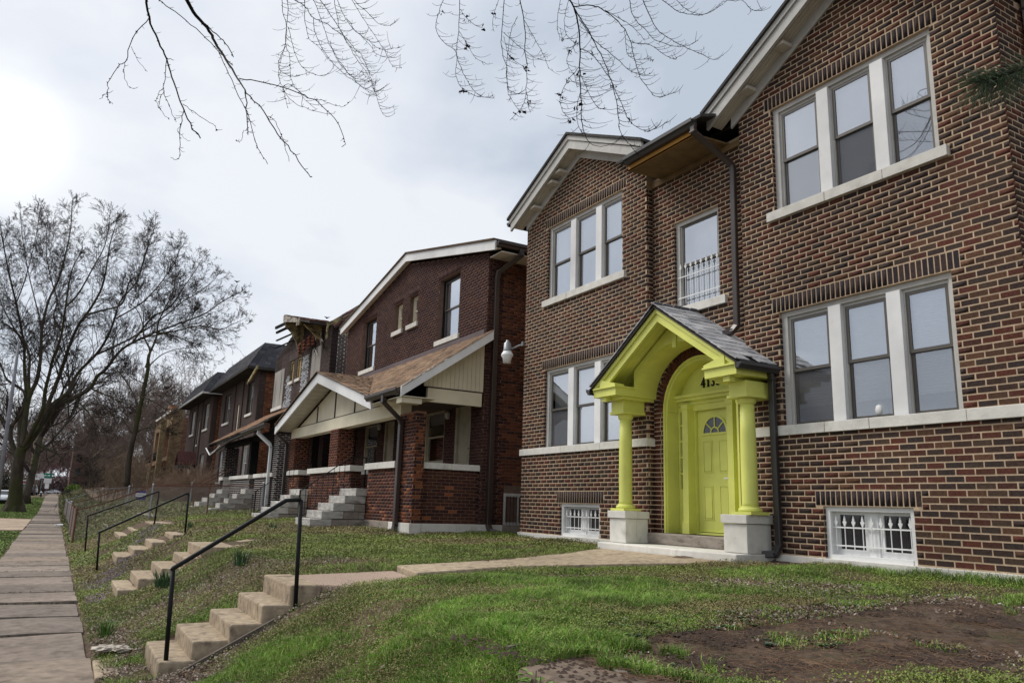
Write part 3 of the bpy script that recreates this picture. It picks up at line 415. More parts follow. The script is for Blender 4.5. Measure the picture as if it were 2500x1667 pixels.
# arch spandrels around door opening (centre Y 9.18, spring 3.23, r .83)
ac, az_, ar = 9.18, 3.235, .83
apts = [(8.74, ac + ar * math.cos(t * PI / 16), az_ + ar * math.sin(t * PI / 16)) for t in range(17)]
cb_.prism([(8.74, 10.28, az_)] + apts[:9] + [(8.74, ac, 4.08), (8.74, 10.28, 4.08)], (.25, 0, 0)); cb_.prism([(8.74, 8.03, 4.08), (8.74, ac, 4.08)] + apts[8:] + [(8.74, 8.03, az_)], (.25, 0, 0))
cb_.prism([(8.6, 4.12, 7.72), (8.6, 8.03, 7.72), (8.6, 8.03, 7.74), (8.6, 6.08, 8.84), (8.6, 4.12, 7.74)], (.25, 0, 0))
cb_.prism([(8.6, 10.28, 7.76), (8.6, 14.46, 7.76), (8.6, 12.37, 8.86)], (.25, 0, 0))
cb_.box(8.85, 8.87, 8.0, 8.08, .7, 7.6)
core(cb_, (0, 10.281, 0), UX, NY, 8.62, 8.76, .7, 7.7, th=.1)
cb_.box(8.61, 20, 4.121, 4.3, .7, 7.6); cb_.box(8.61, 20, 14.3, 14.455, .7, 7.6); cb_.box(19.8, 20, 4.3, 14.3, .7, 7.6)
cb_.build('wall', MORTAR, h1)
PB = Pieces()
gR = lambda z: (4.12, 8.03) if z < 7.75 else (6.08 - (8.82 - z) / .555, 6.08 + (8.82 - z) / .555)
gL = lambda z: (10.28, 14.46) if z < 7.77 else (12.37 - (8.84 - z) / .53, 12.37 + (8.84 - z) / .53)
def hole_s(w, e=.115, hh=.205):
    z0_ = 1.085 if w[3] < 2 else 2.805; return (w[0] - e, w[1] + e, w[3] - .0, z0_ + round((w[3] + hh - z0_) / .0765) * .0765)
PN = ((5.05, 7.25, 4.86, 5.60), (11.15, 13.5, 4.86, 5.60))
brick_wall(PB, (8.6, 0, 0), FY, NX, 4.12, 8.03, 1.085, 2.665, (WB1, hole_s(WB1)), seed=1, reveal=.08)
brick_wall(PB, (8.6, 0, 0), FY, NX, 4.12, 8.03, 2.805, 8.82, (WR2, WR1, hole_s(WR1), hole_s(WR2), (4.78, 7.52, 5.79, 5.935)), seed=2, reveal=.08, top=gR)
brick_wall(PB, (8.6, 0, 0), FY, NX, 10.28, 14.46, 1.085, 2.665, (WB2, hole_s(WB2)), seed=3, reveal=.08)
brick_wall(PB, (8.6, 0, 0), FY, NX, 10.28, 14.46, 2.805, 8.84, (WL2, WL1, hole_s(WL1), hole_s(WL2), (10.86, 13.72, 5.79, 5.935)), seed=4, reveal=.08, top=gL)
ring = 1.03
def arch_h(z):
    return (8.03, 10.28)
for seg in range(60):
    z = 1.085 + seg * .0765
    if z > 4.35: break
    zc = z + .038; hw = .83 if zc < az_ else (math.sqrt(max(0, ring ** 2 - (zc - az_) ** 2)) if zc - az_ < ring else 0)
    if z > 2.65 and z < 2.79: pass
    pal = P_REDD if zc < az_ else P_TAP
    hs = ((ac - hw, ac + hw, z - .1, z + .2),) if hw > 0 else ()
    brick_wall(PB, (8.74, 0, 0), FY, NX, 8.03, 10.28, z, z + .0766, hs, pal=pal, seed=100 + seg, bl=.215 if seg % 2 else .2151)
brick_wall(PB, (8.74, 0, 0), FY, NX, 8.03, 10.28, 4.37, 7.36, (WC, (8.5, 9.86, 4.82, 4.965)), seed=5, reveal=.08)
brick_wall(PB, (0, 10.28, 0), UX, NY, 8.60, 8.735, 1.085, 2.665, seed=6, bl=.27); brick_wall(PB, (0, 10.28, 0), UX, NY, 8.60, 8.735, 2.805, 7.36, seed=7, bl=.27)
brick_wall(PB, (0, 4.12, 0), UX, NY, 8.595, 9.05, 1.085, 7.7, seed=8, bl=.22)
for t in range(44):      # rowlock ring over the door
    a = (t + .5) * PI / 44; u = Vector((0, math.cos(a), math.sin(a))); v = Vector((0, -math.sin(a), math.cos(a)))
    PB.add(Vector((8.735, ac, az_)) + u * (ar + .10), u * .19, v * (PI * .93 / 44 - .012), Vector((-.03, 0, 0)), RNG.choice(P_REDD))
for w_ in (WR1, WR2, WL1, WL2, WB1, WB2): soldiers(PB, (8.6, 0, 0), FY, NX, w_[0] - .11, w_[1] + .11, w_[3] + .006, h=hole_s(w_)[3] - w_[3] - .012, seed=int(w_[0] * 7 + w_[3] * 3))
for (a, b, c, d) in PN:      # slightly proud brick frames below the upper windows
    for yy in (a, b): pass
PB.finalize(h1, 'brick', BRICK)
PS = Pieces(); brick_wall(PS, (0, 4.12, 0), UX, NY, 9.06, 14.0, 1.085, 7.55, pal=P_SIDE, seed=9)
PS.finalize(h1, 'side_brick', BRICK, keep=0, rest='side_bricks')
# stone bands, sills, base
def stones(par, name, X0, X1, y0, y1, z0, z1, cuts, m=STONE):
    ys = [y0] + list(cuts) + [y1]
    for a, b in zip(ys[:-1], ys[1:]): MB().box(X0 + RNG.uniform(-.003, .003), X1, a + .003, b - .003, z0, z1).build(name, m, par, bevel=.006)
stones(h1, 'stone_band', 8.555, 8.9, 4.10, 7.55, 2.665, 2.80, (4.85, 6.05, 6.7)); stones(h1, 'stone_band', 8.585, 8.9, 7.553, 8.06, 2.667, 2.798, ())
stones(h1, 'stone_band', 8.555, 8.9, 10.255, 14.50, 2.665, 2.80, (11.6, 12.9))
stones(h1, 'window_sill', 8.545, 8.9, 4.79, 7.51, 5.79, 5.93, (5.63, 6.5)); stones(h1, 'window_sill', 8.545, 8.9, 10.87, 13.71, 5.79, 5.93, (12.77,))
stones(h1, 'window_sill', 8.69, 8.95, 8.51, 9.85, 4.82, 4.96, ())
stones(h1, 'foundation_stone', 8.56, 8.95, 4.08, 7.6, .6, 1.075, (5.2, 5.57, 6.83)); stones(h1, 'foundation_stone', 8.56, 8.95, 10.9, 14.5, .6, 1.075, (11.63, 12.96))
triple_window(h1, *WR2, 'upper right triple window with dark lower middle sash', blinds=(1, 1, 1), screens=(1, 2, 1))
triple_window(h1, *WR1, 'lower right triple window reflecting trees', blinds=(.84, .84, .84), screens=(1, 1, 2))  # dark mesh on the left light stands in for a dark reflection
triple_window(h1, *WL2, 'upper left triple window', screens=(0, 0, 0)); triple_window(h1, *WL1, 'lower left triple window partly behind porch', screens=(0, 0, 2), blinds=(1, 1, 1))
# centre window
f = MB(); X = 8.74; y0, y1, z0, z1 = WC
f.box(X + .05, X + .16, y0, y0 + .07, z0, z1 - .07); f.box(X + .05, X + .16, y1 - .09, y1, z0, z1 - .07); f.box(X + .045, X + .16, y0, y1, z1 - .07, z1); f.box(X + .08, X + .16, y1 - .12, y1 - .09, z0, z1 - .07)
wc = f.build('window', GREYW, h1, label='single stair window with white spear-topped grille'); sash_light(wc, X + .11, y0 + .07, y1 - .12, z0 + .005, z1 - .07, False, .0); MB().box(X + .3, X + .32, y0, y1, z0, z1).build('curtain', BLIND, wc)
guard(wc, X + .03, y0 + .02, y1 - .06, z0 + .02, z0 + .78, 8)
for wb, n in ((WB1, 9), (WB2, 9)):
    y0, y1, z0, z1 = wb; f = MB(); X = 8.6
    f.box(X + .04, X + .2, y0, y0 + .07, z0 - .02, z1); f.box(X + .04, X + .2, y1 - .07, y1, z0 - .02, z1); f.box(X + .04, X + .2, y0 + .07, y1 - .07, z1 - .06, z1); f.box(X + .03, X + .2, y0 + .07, y1 - .07, z0 - .02, z0 + .06)
    ym = (y0 + y1) / 2; f.box(X + .12, X + .2, ym - .07, ym + .07, z0 + .06, z1 - .06)
    for a, b in ((y0 + .07, ym - .07), (ym + .07, y1 - .07)):
        f.box(X + .14, X + .18, a, a + .06, z0 + .06, z1 - .06); f.box(X + .14, X + .18, b - .06, b, z0 + .06, z1 - .06); f.box(X + .14, X + .18, a + .06, b - .06, z0 + .06, z0 + .13); f.box(X + .14, X + .18, a + .06, b - .06, z1 - .1, z1 - .06)
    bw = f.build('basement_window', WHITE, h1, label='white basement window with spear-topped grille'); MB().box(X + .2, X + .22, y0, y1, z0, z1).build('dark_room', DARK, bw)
    for a, b in ((y0 + .13, ym - .13), (ym + .13, y1 - .13)): MB().add([(X + .16, a, z0 + .13), (X + .16, b, z0 + .13), (X + .16, b, z1 - .1), (X + .16, a, z1 - .1)], [(3, 2, 1, 0)]).build('pane', mat('dark_glass', (.02, .022, .025), rough=.08, var=.05, spec=.8), bw)
    guard(bw, X + .09, y0 + .05, y1 - .05, z0 + .08, z1 - .11, n, kz=.15)
# gables and roof
def gable(h, X0, X1, yc, hw, ztip, zpk, brick_drop, m=WHITE, ms=SOFF, depth=9):
    """rake boards at X0, soffit back to X1"""
    sl = (zpk - ztip) / hw
    for s in (-1, 1):
        r = MB(); a = (X0, yc + s * hw, ztip); b = (X0, yc, zpk)
        r.prism([(X0, yc + s * hw, ztip - .10), (X0, yc, zpk - .10), (X0, yc, zpk), (X0, yc + s * hw, ztip)], (.05, 0, 0))
        r.prism([(X0 + .03, yc + s * (hw - .03), ztip - .28), (X0 + .03, yc, zpk - .29), (X0 + .03, yc, zpk - .101), (X0 + .03, yc + s * (hw - .03), ztip - .101)], (.05, 0, 0))
        r.build('rake_board', m, h)
        # soffit boards
        so_ = MB(); L = hw - .05; nb = 4
        for i in range(nb):
            xa = X0 + .08 + (X1 - X0 - .08) * i / nb; xb = X0 + .08 + (X1 - X0 - .08) * (i + 1) / nb - .006
            so_.prism([(xa, yc + s * L, ztip - .20), (xa, yc, zpk - .2 - .05 * sl), (xb, yc, zpk - .2 - .05 * sl), (xb, yc + s * L, ztip - .20)], (0, 0, .03))
        so_.build('soffit', ms, h)
        MB().prism([(X1 - .035, yc + s * (hw - .28), ztip - .40 + .12), (X1 - .035, yc, zpk - .42), (X1 - .035, yc, zpk - .22), (X1 - .035, yc + s * (hw - .28), ztip - .2 + .12)], (.03, 0, 0)).build('frieze_board', m, h)
        MB().prism([(X0 - .04, yc + s * (hw + .04), ztip + .004 - .04 * sl), (X0 - .04, yc, zpk + .004), (X0 - .04, yc, zpk + .06), (X0 - .04, yc + s * (hw + .04), ztip + .06 - .04 * sl)], (depth, 0, 0)).build('roof_slope', mat('grey_shingle', (.07, .068, .065), rough=.95, var=.35, scale=20), h)
gable(h1, 8.25, 8.6, 12.37, 2.37, 8.05, 9.17, .3, m=GREYW)
gable(h1, 8.25, 8.6, 6.08, 2.36, 7.86, 9.16, .3, m=GREYW)
for (yy, zz, s) in ((13.9, 8.04, 1), (13.2, 8.38, 1), (12.9, 8.52, -1), (7.7, 7.92, 1), (7.0, 8.30, 1), (5.2, 8.3, -1)):
    MB().box(8.36, 8.56, yy - .09, yy + .09, zz + .045, zz + .10).build('soffit_bracket', SOFF, h1)
# centre eave
MB().prism([(7.98, 8.38, 7.40), (8.74, 8.38, 7.44), (8.74, 10.02, 7.44), (7.98, 10.02, 7.40)], (0, 0, .03)).build('soffit', mat('brown_wood_soffit', (.20, .135, .065), rough=.7, var=.25, scale=5), h1, label='brown wood soffit under the centre gutter')
MB().box(8.70, 8.735, 8.03, 10.28, 7.33, 7.43).build('frieze_board', MATS['brown_wood_soffit'], h1); MB().box(7.98, 8.0, 8.38, 10.02, 7.40, 7.60).build('fascia_board', WOODO, h1)
MB().prism([(7.95, 8.2, 7.63), (20, 8.2, 11.2), (20, 10.3, 11.2), (7.95, 10.3, 7.63)], (0, 0, .05)).build('roof_slope', MATS['grey_shingle'], h1)
MB().prism([(8.7, 3.9, 7.7), (14.5, 3.9, 9.6), (14.5, 14.6, 9.6), (8.7, 14.6, 7.7)], (0, 0, .05)).prism([(20, 3.9, 7.7), (14.5, 3.9, 9.6), (14.5, 14.6, 9.6), (20, 14.6, 7.7)], (0, 0, .05)).build('roof_slope', MATS['grey_shingle'], h1)
def gutter(h, a, b, m, w=.12, hh=.12, out=(-1, 0, 0), zsl=0):
    a = Vector(a); b = Vector(b); o = Vector(out); pr = [(0, 0), (.55, .0), (.75, .35), (1, .55), (1, 1), (.93, 1), (.93, .6), (.7, .42), (.5, .06), (.06, .06), (.06, 1), (0, 1)]
    g = MB(); g.prism([a + o * (p * w) + Z * (q * hh) for p, q in pr], b - a); g.prism([a + o * (p * w * .97) + Z * (q * hh * .97) for p, q in ((0, 0), (.55, 0), (.75, .35), (.97, .55), (.97, .9), (0, .9))], (b - a).normalized() * .012)
    return g.build('gutter', m, h)
gutter(h1, (7.975, 8.30, 7.50), (7.975, 10.02, 7.50), GUTB, .13, .13)
gutter(h1, (8.25, 14.74, 7.90), (10.5, 14.74, 7.90), GUTB, .1, .11, out=(0, 1, 0))
def downspout(h, pts, m, w=.075, d=.055, up=(1, 0, 0)):
    s = MB()
    for a, b in zip(pts[:-1], pts[1:]):
        a = Vector(a); b = Vector(b); t = (b - a).normalized() * .03; s.beam(a - t, b + t, w, d, up=up)
    for p in (pts[1], pts[-2]): s.box(p[0] - d * .62, p[0] + d * .62, p[1] - w * .62, p[1] + w * .62, p[2] - .02, p[2] + .02)
    return s.build('downspout', m, h, bevel=.012)
downspout(h1, [(7.93, 8.34, 7.52), (7.93, 8.34, 7.42), (8.60, 8.20, 6.98), (8.62, 8.20, 6.9), (8.62, 8.22, 4.38), (8.55, 8.26, 4.28), (8.48, 8.34, 4.26)], GUTM, .095, .07)
downspout(h1, [(8.48, 7.50, 3.55), (8.51, 7.50, 3.45), (8.53, 7.50, 1.2), (8.50, 7.55, 1.08), (8.38, 7.72, 1.06)], GUTB, .095, .07)
downspout(h1, [(9.18, 4.03, 7.75), (9.18, 4.03, 7.5), (9.18, 4.03, 1.1)], mat('grey_gutter', (.22, .21, .20), rough=.5, var=.1), .14, .12, up=(0, 1, 0))
# ---------------------------------------------------------------- porch
YC = 9.18
def prakes(s):
    r = MB(); r.prism([(7.85, YC + s * 1.66, 3.56), (7.85, YC, 4.66), (7.85, YC, 4.73), (7.85, YC + s * 1.66, 3.63)], (.05, 0, 0))
    r.prism([(7.88, YC + s * 1.60, 3.47), (7.88, YC, 4.52), (7.88, YC, 4.655), (7.88, YC + s * 1.60, 3.60)], (.05, 0, 0)); return r.build('rake_board', YEL, h1)
for s in (-1, 1):
    prakes(s)
    so_ = MB()
    for i in range(7):
        xa = 7.93 + i * .117; so_.prism([(xa, YC + s * 1.6, 3.585), (xa, YC, 4.64), (xa + .112, YC, 4.64), (xa + .112, YC + s * 1.6, 3.585)], (0, 0, .02))
    so_.build('porch_ceiling', YEL, h1)
    MB().prism([(7.81, YC + s * 1.70, 3.605), (7.81, YC, 4.735), (7.81, YC, 4.765), (7.81, YC + s * 1.70, 3.635)], (.92, 0, 0)).build('roof_deck', UNDER, h1)
    # cornice return, frieze block, bracket
    ya, yb = YC + s * 1.04, YC + s * 1.65
    c = MB(); c.box(7.86, 8.72, ya, yb, 3.47, 3.60); c.box(7.83, 8.72, ya - s * .025, yb + s * .0, 3.60, 3.625)
    c.prism([(7.84, ya, 3.627), (7.84, ya, 3.66), (7.84, yb - s * .2, 3.76), (7.84, yb - s * .2, 3.627)], (.2, 0, 0)); c.build('cornice', YEL, h1)
    MB().box(7.90, 8.0, YC + s * 1.36, YC + s * 1.48, 3.395, 3.47).build('bracket', YEL, h1)
    MB().box(8.02, 8.72, YC + s * 1.08, YC + s * 1.42, 3.42, 3.47).build('cornice_bed', YEL, h1)
    cx, cy = 8.31, YC - .03 + s * 1.37
    cp = MB(); cp.box(8.13, 8.59, cy - .165, cy + .165, 3.235, 3.42); cp.box(8.11, 8.59, cy - .19, cy + .19, 3.19, 3.235)
    colm = MB(); colm.lathe((cx, cy, 1.62), [(.118, .06), (.110, .12), (.112, .7), (.107, 1.1), (.098, 1.54)], 28)
    col_ = colm.build('column', YEL, h1, smooth=True)
    cp.build('capital', YEL, col_, bevel=.004)
    MB().lathe((cx, cy, 3.13), [(.098, -.03), (.12, -.01), (.13, .02), (.13, .06)], 24).build('capital_ring', YEL, col_, smooth=False)
    MB().box(cx - .18, cx + .18, cy - .18, cy + .18, 1.585, 1.625).lathe((cx, cy, 1.625), [(.155, .0), (.165, .02), (.155, .045), (.13, .055), (.125, .075)], 24).build('column_base', YEL, col_)
    cy = YC + s * 1.30; pd = MB().box(8.11, 8.34, cy - .215, cy + .215, 1.075, 1.46).build('pedestal', STONE, h1, bevel=.008); MB().box(8.345, 8.58, cy - .21, cy + .205, 1.075, 1.46).build('pedestal_block', STONE, pd, bevel=.008)
    MB().box(8.08, 8.34, cy - .24, cy + .24, 1.465, 1.582).box(8.343, 8.59, cy - .24, cy + .24, 1.465, 1.58).build('pedestal_cap', STONE, pd, bevel=.008)
# vault and spandrel
R1 = 1.04; zs_ = 3.47
arcv = [(YC + R1 * math.cos(t * PI / 24), zs_ + .77 * math.sin(t * PI / 24)) for t in range(25)]
sp = MB()
for i in range(24):
    (ya, za), (yb, zb) = arcv[i], arcv[i + 1]
    ta = max(za, 4.60 - abs(ya - YC) * .662); tb = max(zb, 4.60 - abs(yb - YC) * .662)
    sp.prism([(8.25, ya, za), (8.25, yb, zb), (8.25, yb, tb), (8.25, ya, ta)], (.05, 0, 0))
sp.build('spandrel_panel', YEL, h1)
vt = MB()
for i in range(24):
    (ya, za), (yb, zb) = arcv[i], arcv[i + 1]; vt.prism([(8.301, ya, za), (8.301, yb, zb), (8.301, yb * 1.0, zb + .02), (8.301, ya, za + .02)], (.435, 0, 0))
vt.build('barrel_vault', YEL, h1)
MB().box(8.22, 8.25, YC - .045, YC + .045, 4.15, 4.585).build('keystone', YEL, h1)
# slates on both slopes
PSL = Pieces(); SP = [(.40, .405, .42), (.32, .33, .345), (.47, .47, .48), (.37, .365, .37), (.43, .43, .435), (.26, .265, .28)]
for s in (-1, 1):
    dn = Vector((0, s * 1.70, -1.13)); Ls = dn.length; dn.normalize(); nr = Vector((0, s * 1.13, 1.70)).normalized(); rows = 12; rh = Ls / rows
    for r in range(rows):
        o = RNG.uniform(0, .2); x = 7.79 - o * (r % 2)
        while x < 8.73:
            wd = RNG.uniform(.16, .25); a = max(x, 7.79); b = min(x + wd, 8.735)
            if b - a > .03 and not (s < 0 and r > 9 and RNG.random() < .03):
                L = rh * 1.35 + RNG.uniform(-.01, .018); c = Vector(((a + b) / 2, YC, 4.785)) + dn * (rh * (r + 1) - L / 2 + RNG.uniform(-.006, .01)) + nr * (.012 + RNG.uniform(0, .006))
                tl = (dn - nr * -.06).normalized()
                PSL.add(c, Vector((b - a - .010, 0, 0)), (dn + nr * .07).normalized() * L, nr * .016, RNG.choice(SP))
            x += wd
PSL.finalize(h1, 'slate', SLATE, keep=300)
MB().prism([(7.79, YC - .09, 4.735), (7.79, YC, 4.80), (7.79, YC + .09, 4.735), (7.79, YC, 4.785)], (.94, 0, 0)).build('ridge_cap', UNDER, h1)
gutter(h1, (7.80, YC - 1.69, 3.53), (8.58, YC - 1.69, 3.53), GUTB, .11, .10, out=(0, -1, 0)); gutter(h1, (7.80, YC + 1.69, 3.53), (8.58, YC + 1.69, 3.53), GUTB, .11, .10, out=(0, 1, 0))
# steps
for a, b in ((7.63, 8.93), (8.94, 10.74)): MB().box(7.86 + (.03 if a > 8 else 0), 8.74, a, b, .70, 1.07).build('porch_step', STONED if False else STONE, h1, bevel=.015)
MB().box(8.56, 9.2, 8.3, 10.27, 1.072, 1.25).build('door_step', STONED, h1, bevel=.02)
# door surround
j = MB(); j.box(8.745, 9.04, 8.352, 8.40, 1.252, az_); j.box(8.745, 9.04, 9.96, 10.008, 1.252, az_)
for i in range(24):
    a0, a1 = i * PI / 24, (i + 1) * PI / 24; P_ = lambda a, r: (8.745, ac + r * math.cos(a), az_ + r * math.sin(a)); j.prism([P_(a0, .828), P_(a1, .828), P_(a1, .765), P_(a0, .765)], (.295, 0, 0))
j.build('arch_jamb', YEL, h1)
for i, rr_ in enumerate((.80,)):
    j = MB(); j.box(8.715, 8.76, 8.335, 8.375, 1.252, az_); j.box(8.715, 8.76, 9.985, 10.025, 1.252, az_)
    for i in range(24):
        a0, a1 = i * PI / 24, (i + 1) * PI / 24; P_ = lambda a, r: (8.715, ac + r * math.cos(a), az_ + r * math.sin(a)); j.prism([P_(a0, .845), P_(a1, .845), P_(a1, .805), P_(a0, .805)], (.04, 0, 0))
    j.build('arch_moulding', YEL, h1)
MB().prism([(9.0, ac + .765 * math.cos(t * PI / 24), az_ + .765 * math.sin(t * PI / 24)) for t in range(25)], (.03, 0, 0)).build('tympanum', YEL, h1)
MB().box(8.86, 9.03, 8.402, 9.958, 3.455, 3.50).box(8.90, 9.03, 8.402, 9.958, 3.40, 3.455).box(8.97, 9.04, 8.402, 9.958, 3.34, 3.40).build('transom_cornice', YEL, h1)
for s in (-1, 1):
    y = YC + s * .50; MB().box(8.88, 9.05, y - .065, y + .065, 1.252, 3.34).box(8.865, 9.05, y - .08, y + .08, 1.252, 1.44).box(8.868, 9.05, y - .078, y + .078, 3.26, 3.34).build('pilaster', YEL, h1, bevel=.003)
    ya, yb = sorted((YC + s * .57, YC + s * .775)); sl_ = MB().box(8.99, 9.04, ya, yb, 1.252, 1.95).box(8.99, 9.04, ya, ya + .04, 1.95, 3.34).box(8.99, 9.04, yb - .04, yb, 1.95, 3.34)
    for i in range(6): zz = 1.95 + i * .265; sl_.box(8.985, 9.04, ya + .04, yb - .04, zz - .014, zz + .014)
    sld = sl_.build('sidelight', YEL, h1)
    for i in range(5): zz = 1.95 + i * .265; MB().box(9.02, 9.03, ya + .04, yb - .04, zz + .014, zz + .251).build('pane', GLASS, sld)
    MB().box(9.05, 9.06, ya, yb, 1.3, 3.3).build('dark_room', DARK, sld)
    MB().box(8.96, 9.10, YC + s * .435 - .0, YC + s * .40, 1.27, 3.34).build('door_jamb', YEL, h1) if False else None
MB().box(9.03, 9.12, 8.74, 8.775, 1.27, 3.335).box(9.03, 9.12, 9.585, 9.62, 1.27, 3.335).box(9.03, 9.12, 8.775, 9.585, 3.29, 3.335).box(9.0, 9.12, 8.735, 9.62, 1.252, 1.285).build('door_frame', YEL, h1)
dx0 = 9.075; d = MB(); y0, y1, z0, z1 = 8.785, 9.58, 1.295, 3.285
d.box(dx0, dx0 + .045, y0, y1, z0, z1)
door = d.build('door', YEL, h1, label='chartreuse panelled front door with half-round window')
def door_panel(a, b, c, e):
    p = MB(); t = .022
    p.box(dx0 - .010, dx0, a, b, c, c + .016).box(dx0 - .010, dx0, a, b, e - .016, e).box(dx0 - .010, dx0, a, a + .016, c + .016, e - .016).box(dx0 - .010, dx0, b - .016, b, c + .016, e - .016)
    p.prism([(dx0 - .001, a + .03, c + .03), (dx0 - .001, b - .03, c + .03), (dx0 - .001, b - .03, e - .03), (dx0 - .001, a + .03, e - .03)], (-.012, 0, 0)); p.build('door_panel', YEL, door, bevel=.002)
for c, e in ((1.48, 2.02), (2.22, 2.74)):
    for a, b in ((8.90, 9.11), (9.25, 9.46)): door_panel(a, b, c, e)
fc_, fz = 9.182, 2.86; fan = MB()
fan.prism([(dx0 - .008, fc_ + .25 * math.cos(t * PI / 20), fz + .25 * math.sin(t * PI / 20)) for t in range(21)], (.006, 0, 0))
fan.build('fanlight_glass', mat('dark_glass', (.02, .022, .025), rough=.08, var=.05, spec=.8), door)
fr = MB()
for i in range(20):
    for ra, rb in ((.25, .285), (.075, .095)):
        a0, a1 = i * PI / 20, (i + 1) * PI / 20; P_ = lambda a, r: (dx0 - .022, fc_ + r * math.cos(a), fz + r * math.sin(a)); fr.prism([P_(a0, ra), P_(a1, ra), P_(a1, rb), P_(a0, rb)], (.015, 0, 0))
for a in (40, 90, 140): t = math.radians(a); fr.beam((dx0 - .015, fc_ + .085 * math.cos(t), fz + .085 * math.sin(t)), (dx0 - .015, fc_ + .26 * math.cos(t), fz + .26 * math.sin(t)), .018, .012, up=(1, 0, 0))
fr.box(dx0 - .022, dx0, fc_ - .29, fc_ + .29, fz - .035, fz); fr.build('fanlight_frame', YEL, door)
MB().lathe((dx0 - .03, 8.86, 2.13), [(.026, -.01), (.028, 0), (.026, .01)], 12).box(dx0 - .055, dx0 - .035, 8.86, 8.97, 2.12, 2.14).box(dx0 - .03, dx0, 8.845, 8.875, 2.09, 2.17).build('handle', WMET, door)
for zz in (2.40, 2.55): MB().box(8.975, 9.03, 8.76, 8.79, zz, zz + .07).build('strike_plate', YEL, h1)
# house number
def digit(name, polys, y, z, h):
    m_ = MB()
    for p in polys: m_.prism([(9.0 - .003, y - q[0] * h, z + q[1] * h) for q in p], (-.014, 0, 0))
    return m_.build(name, BLACK, h1, label='black house number digit ' + name[-1])
def arcband(cx, cy, r0x, r0y, r1x, r1y, a0, a1, n=12):
    o = []
    for i in range(n):
        t0 = math.radians(a0 + (a1 - a0) * i / n); t1 = math.radians(a0 + (a1 - a0) * (i + 1) / n)
        o.append([(cx + r0x * math.cos(t0), cy + r0y * math.sin(t0)), (cx + r1x * math.cos(t0), cy + r1y * math.sin(t0)), (cx + r1x * math.cos(t1), cy + r1y * math.sin(t1)), (cx + r0x * math.cos(t1), cy + r0y * math.sin(t1))])
    return o
H_ = .17
for nm, pl, y in (('4', [[(.0, .28), (.42, 1.0), (.5, 1.0), (.12, .36)], [(.0, .24), (.58, .24), (.58, .38), (.0, .38)], [(.32, .14), (.5, .14), (.5, 1.0), (.32, .9)], [(.24, 0), (.56, 0), (.5, .14), (.32, .14)]], 9.40),
        ('1', [[(.08, 0), (.44, 0), (.36, .1), (.16, .1)], [(.16, .1), (.36, .1), (.36, 1), (.16, .94)], [(.02, .86), (.16, .84), (.16, .94)]], 9.275),
        ('3', arcband(.26, .28, .12, .16, .28, .28, -150, 90) + arcband(.26, .76, .10, .12, .24, .24, -70, 160), 9.18),
        ('8', arcband(.26, .28, .11, .15, .27, .28, 0, 360, 18) + arcband(.26, .76, .09, .12, .23, .24, 0, 360, 18), 9.06)):
    digit('digit_' + nm, pl, y, 3.60, H_)
# white figurine on the sill inside the lower right window
tag(MB().lathe((8.78, 6.02, 2.83), [(.045, 0), (.07, .03), (.078, .08), (.068, .13), (.035, .165), (.01, .17)], 16).build('figurine', WMET, None, smooth=True), 'small white rounded figurine on the sill inside the lower right window', 'figurine')
# wall lamp on the far corner
wl = thing('wall_lamp', (8.55, 14.6, 5.1), 'grey security lamp with white shade on arm at the house corner', 'lamp')
MB().tube([(8.6, 14.47, 5.13), (8.52, 14.58, 5.10), (8.38, 14.60, 5.02), (8.30, 14.6, 5.02)], .022, 8).build('arm', GALV, wl, smooth=True); MB().box(8.54, 8.62, 14.46, 14.5, 5.08, 5.18).build('wall_plate', GALV, wl)
MB().lathe((8.24, 14.6, 4.94), [(.085, 0), (.095, .02), (.085, .04), (.08, .18), (.04, .21), (.035, .22), (.035, .25)], 18).build('housing', GALV, wl, smooth=True); MB().lathe((8.24, 14.6, 4.67), [(.085, 0), (.10, .12), (.135, .17), (.135, .19), (.09, .27)], 20).build('lamp_shade', WMET, wl, smooth=True)
# ================================================================ HOUSE 2: dark red brick duplex with tan shingled porch
h2 = thing('brick_house', (13, 21.7, .97), 'dark red brick duplex with white rake boards and tan shingled porch roof', 'house')
W2 = {'big_r': (17.9, 19.2, 5.98, 7.72), 'big_l': (24.2, 25.5, 5.98, 7.72), 's1': (20.72, 21.36, 6.84, 7.72), 's2': (21.92, 22.56, 6.84, 7.72)}
LOW2 = {'w1': (18.45, 19.75, 2.6, 4.1), 'd1': (16.95, 17.85, 1.93, 4.1), 'w2': (23.4, 24.65, 2.6, 4.1), 'd2': (22.0, 22.85, 1.93, 4.1), 'd3': (25.4, 26.3, 1.93, 4.1)}
c_ = MB(); core(c_, (8.6, 0, 0), FY, NX, 16.3, 27.2, .7, 7.75, tuple(W2.values()) + tuple(LOW2.values()), th=.3)
c_.prism([(8.6, 16.3, 7.75), (8.6, 27.2, 7.75), (8.6, 21.6, 8.85)], (.3, 0, 0)); c_.box(8.61, 20, 16.301, 16.5, .7, 7.75); c_.box(8.61, 20, 27.0, 27.19, .7, 7.75)
c_.build('wall', MORTAR2, h2)
PB = Pieces(); gp = lambda z: (16.3, 27.2) if z < 7.76 else (21.6 - (8.82 - z) * 5.0, 21.6 + (8.82 - z) * 5.2)
brick_wall(PB, (8.6, 0, 0), FY, NX, 16.3, 27.2, 1.0, 5.4, tuple(LOW2.values()), pal=P_H2, j=.010, seed=21)
brick_wall(PB, (8.6, 0, 0), FY, NX, 16.3, 27.2, 5.45, 8.8, tuple(W2.values()) + tuple((a - .08, b + .08, d, d + .2) for a, b, c, d in W2.values()), pal=P_H2, top=gp, j=.010, seed=22)
for a, b, c, d in W2.values(): soldiers(PB, (8.6, 0, 0), FY, NX, a - .08, b + .08, d + .005, pal=P_H2, j=.010, seed=int(a * 9))
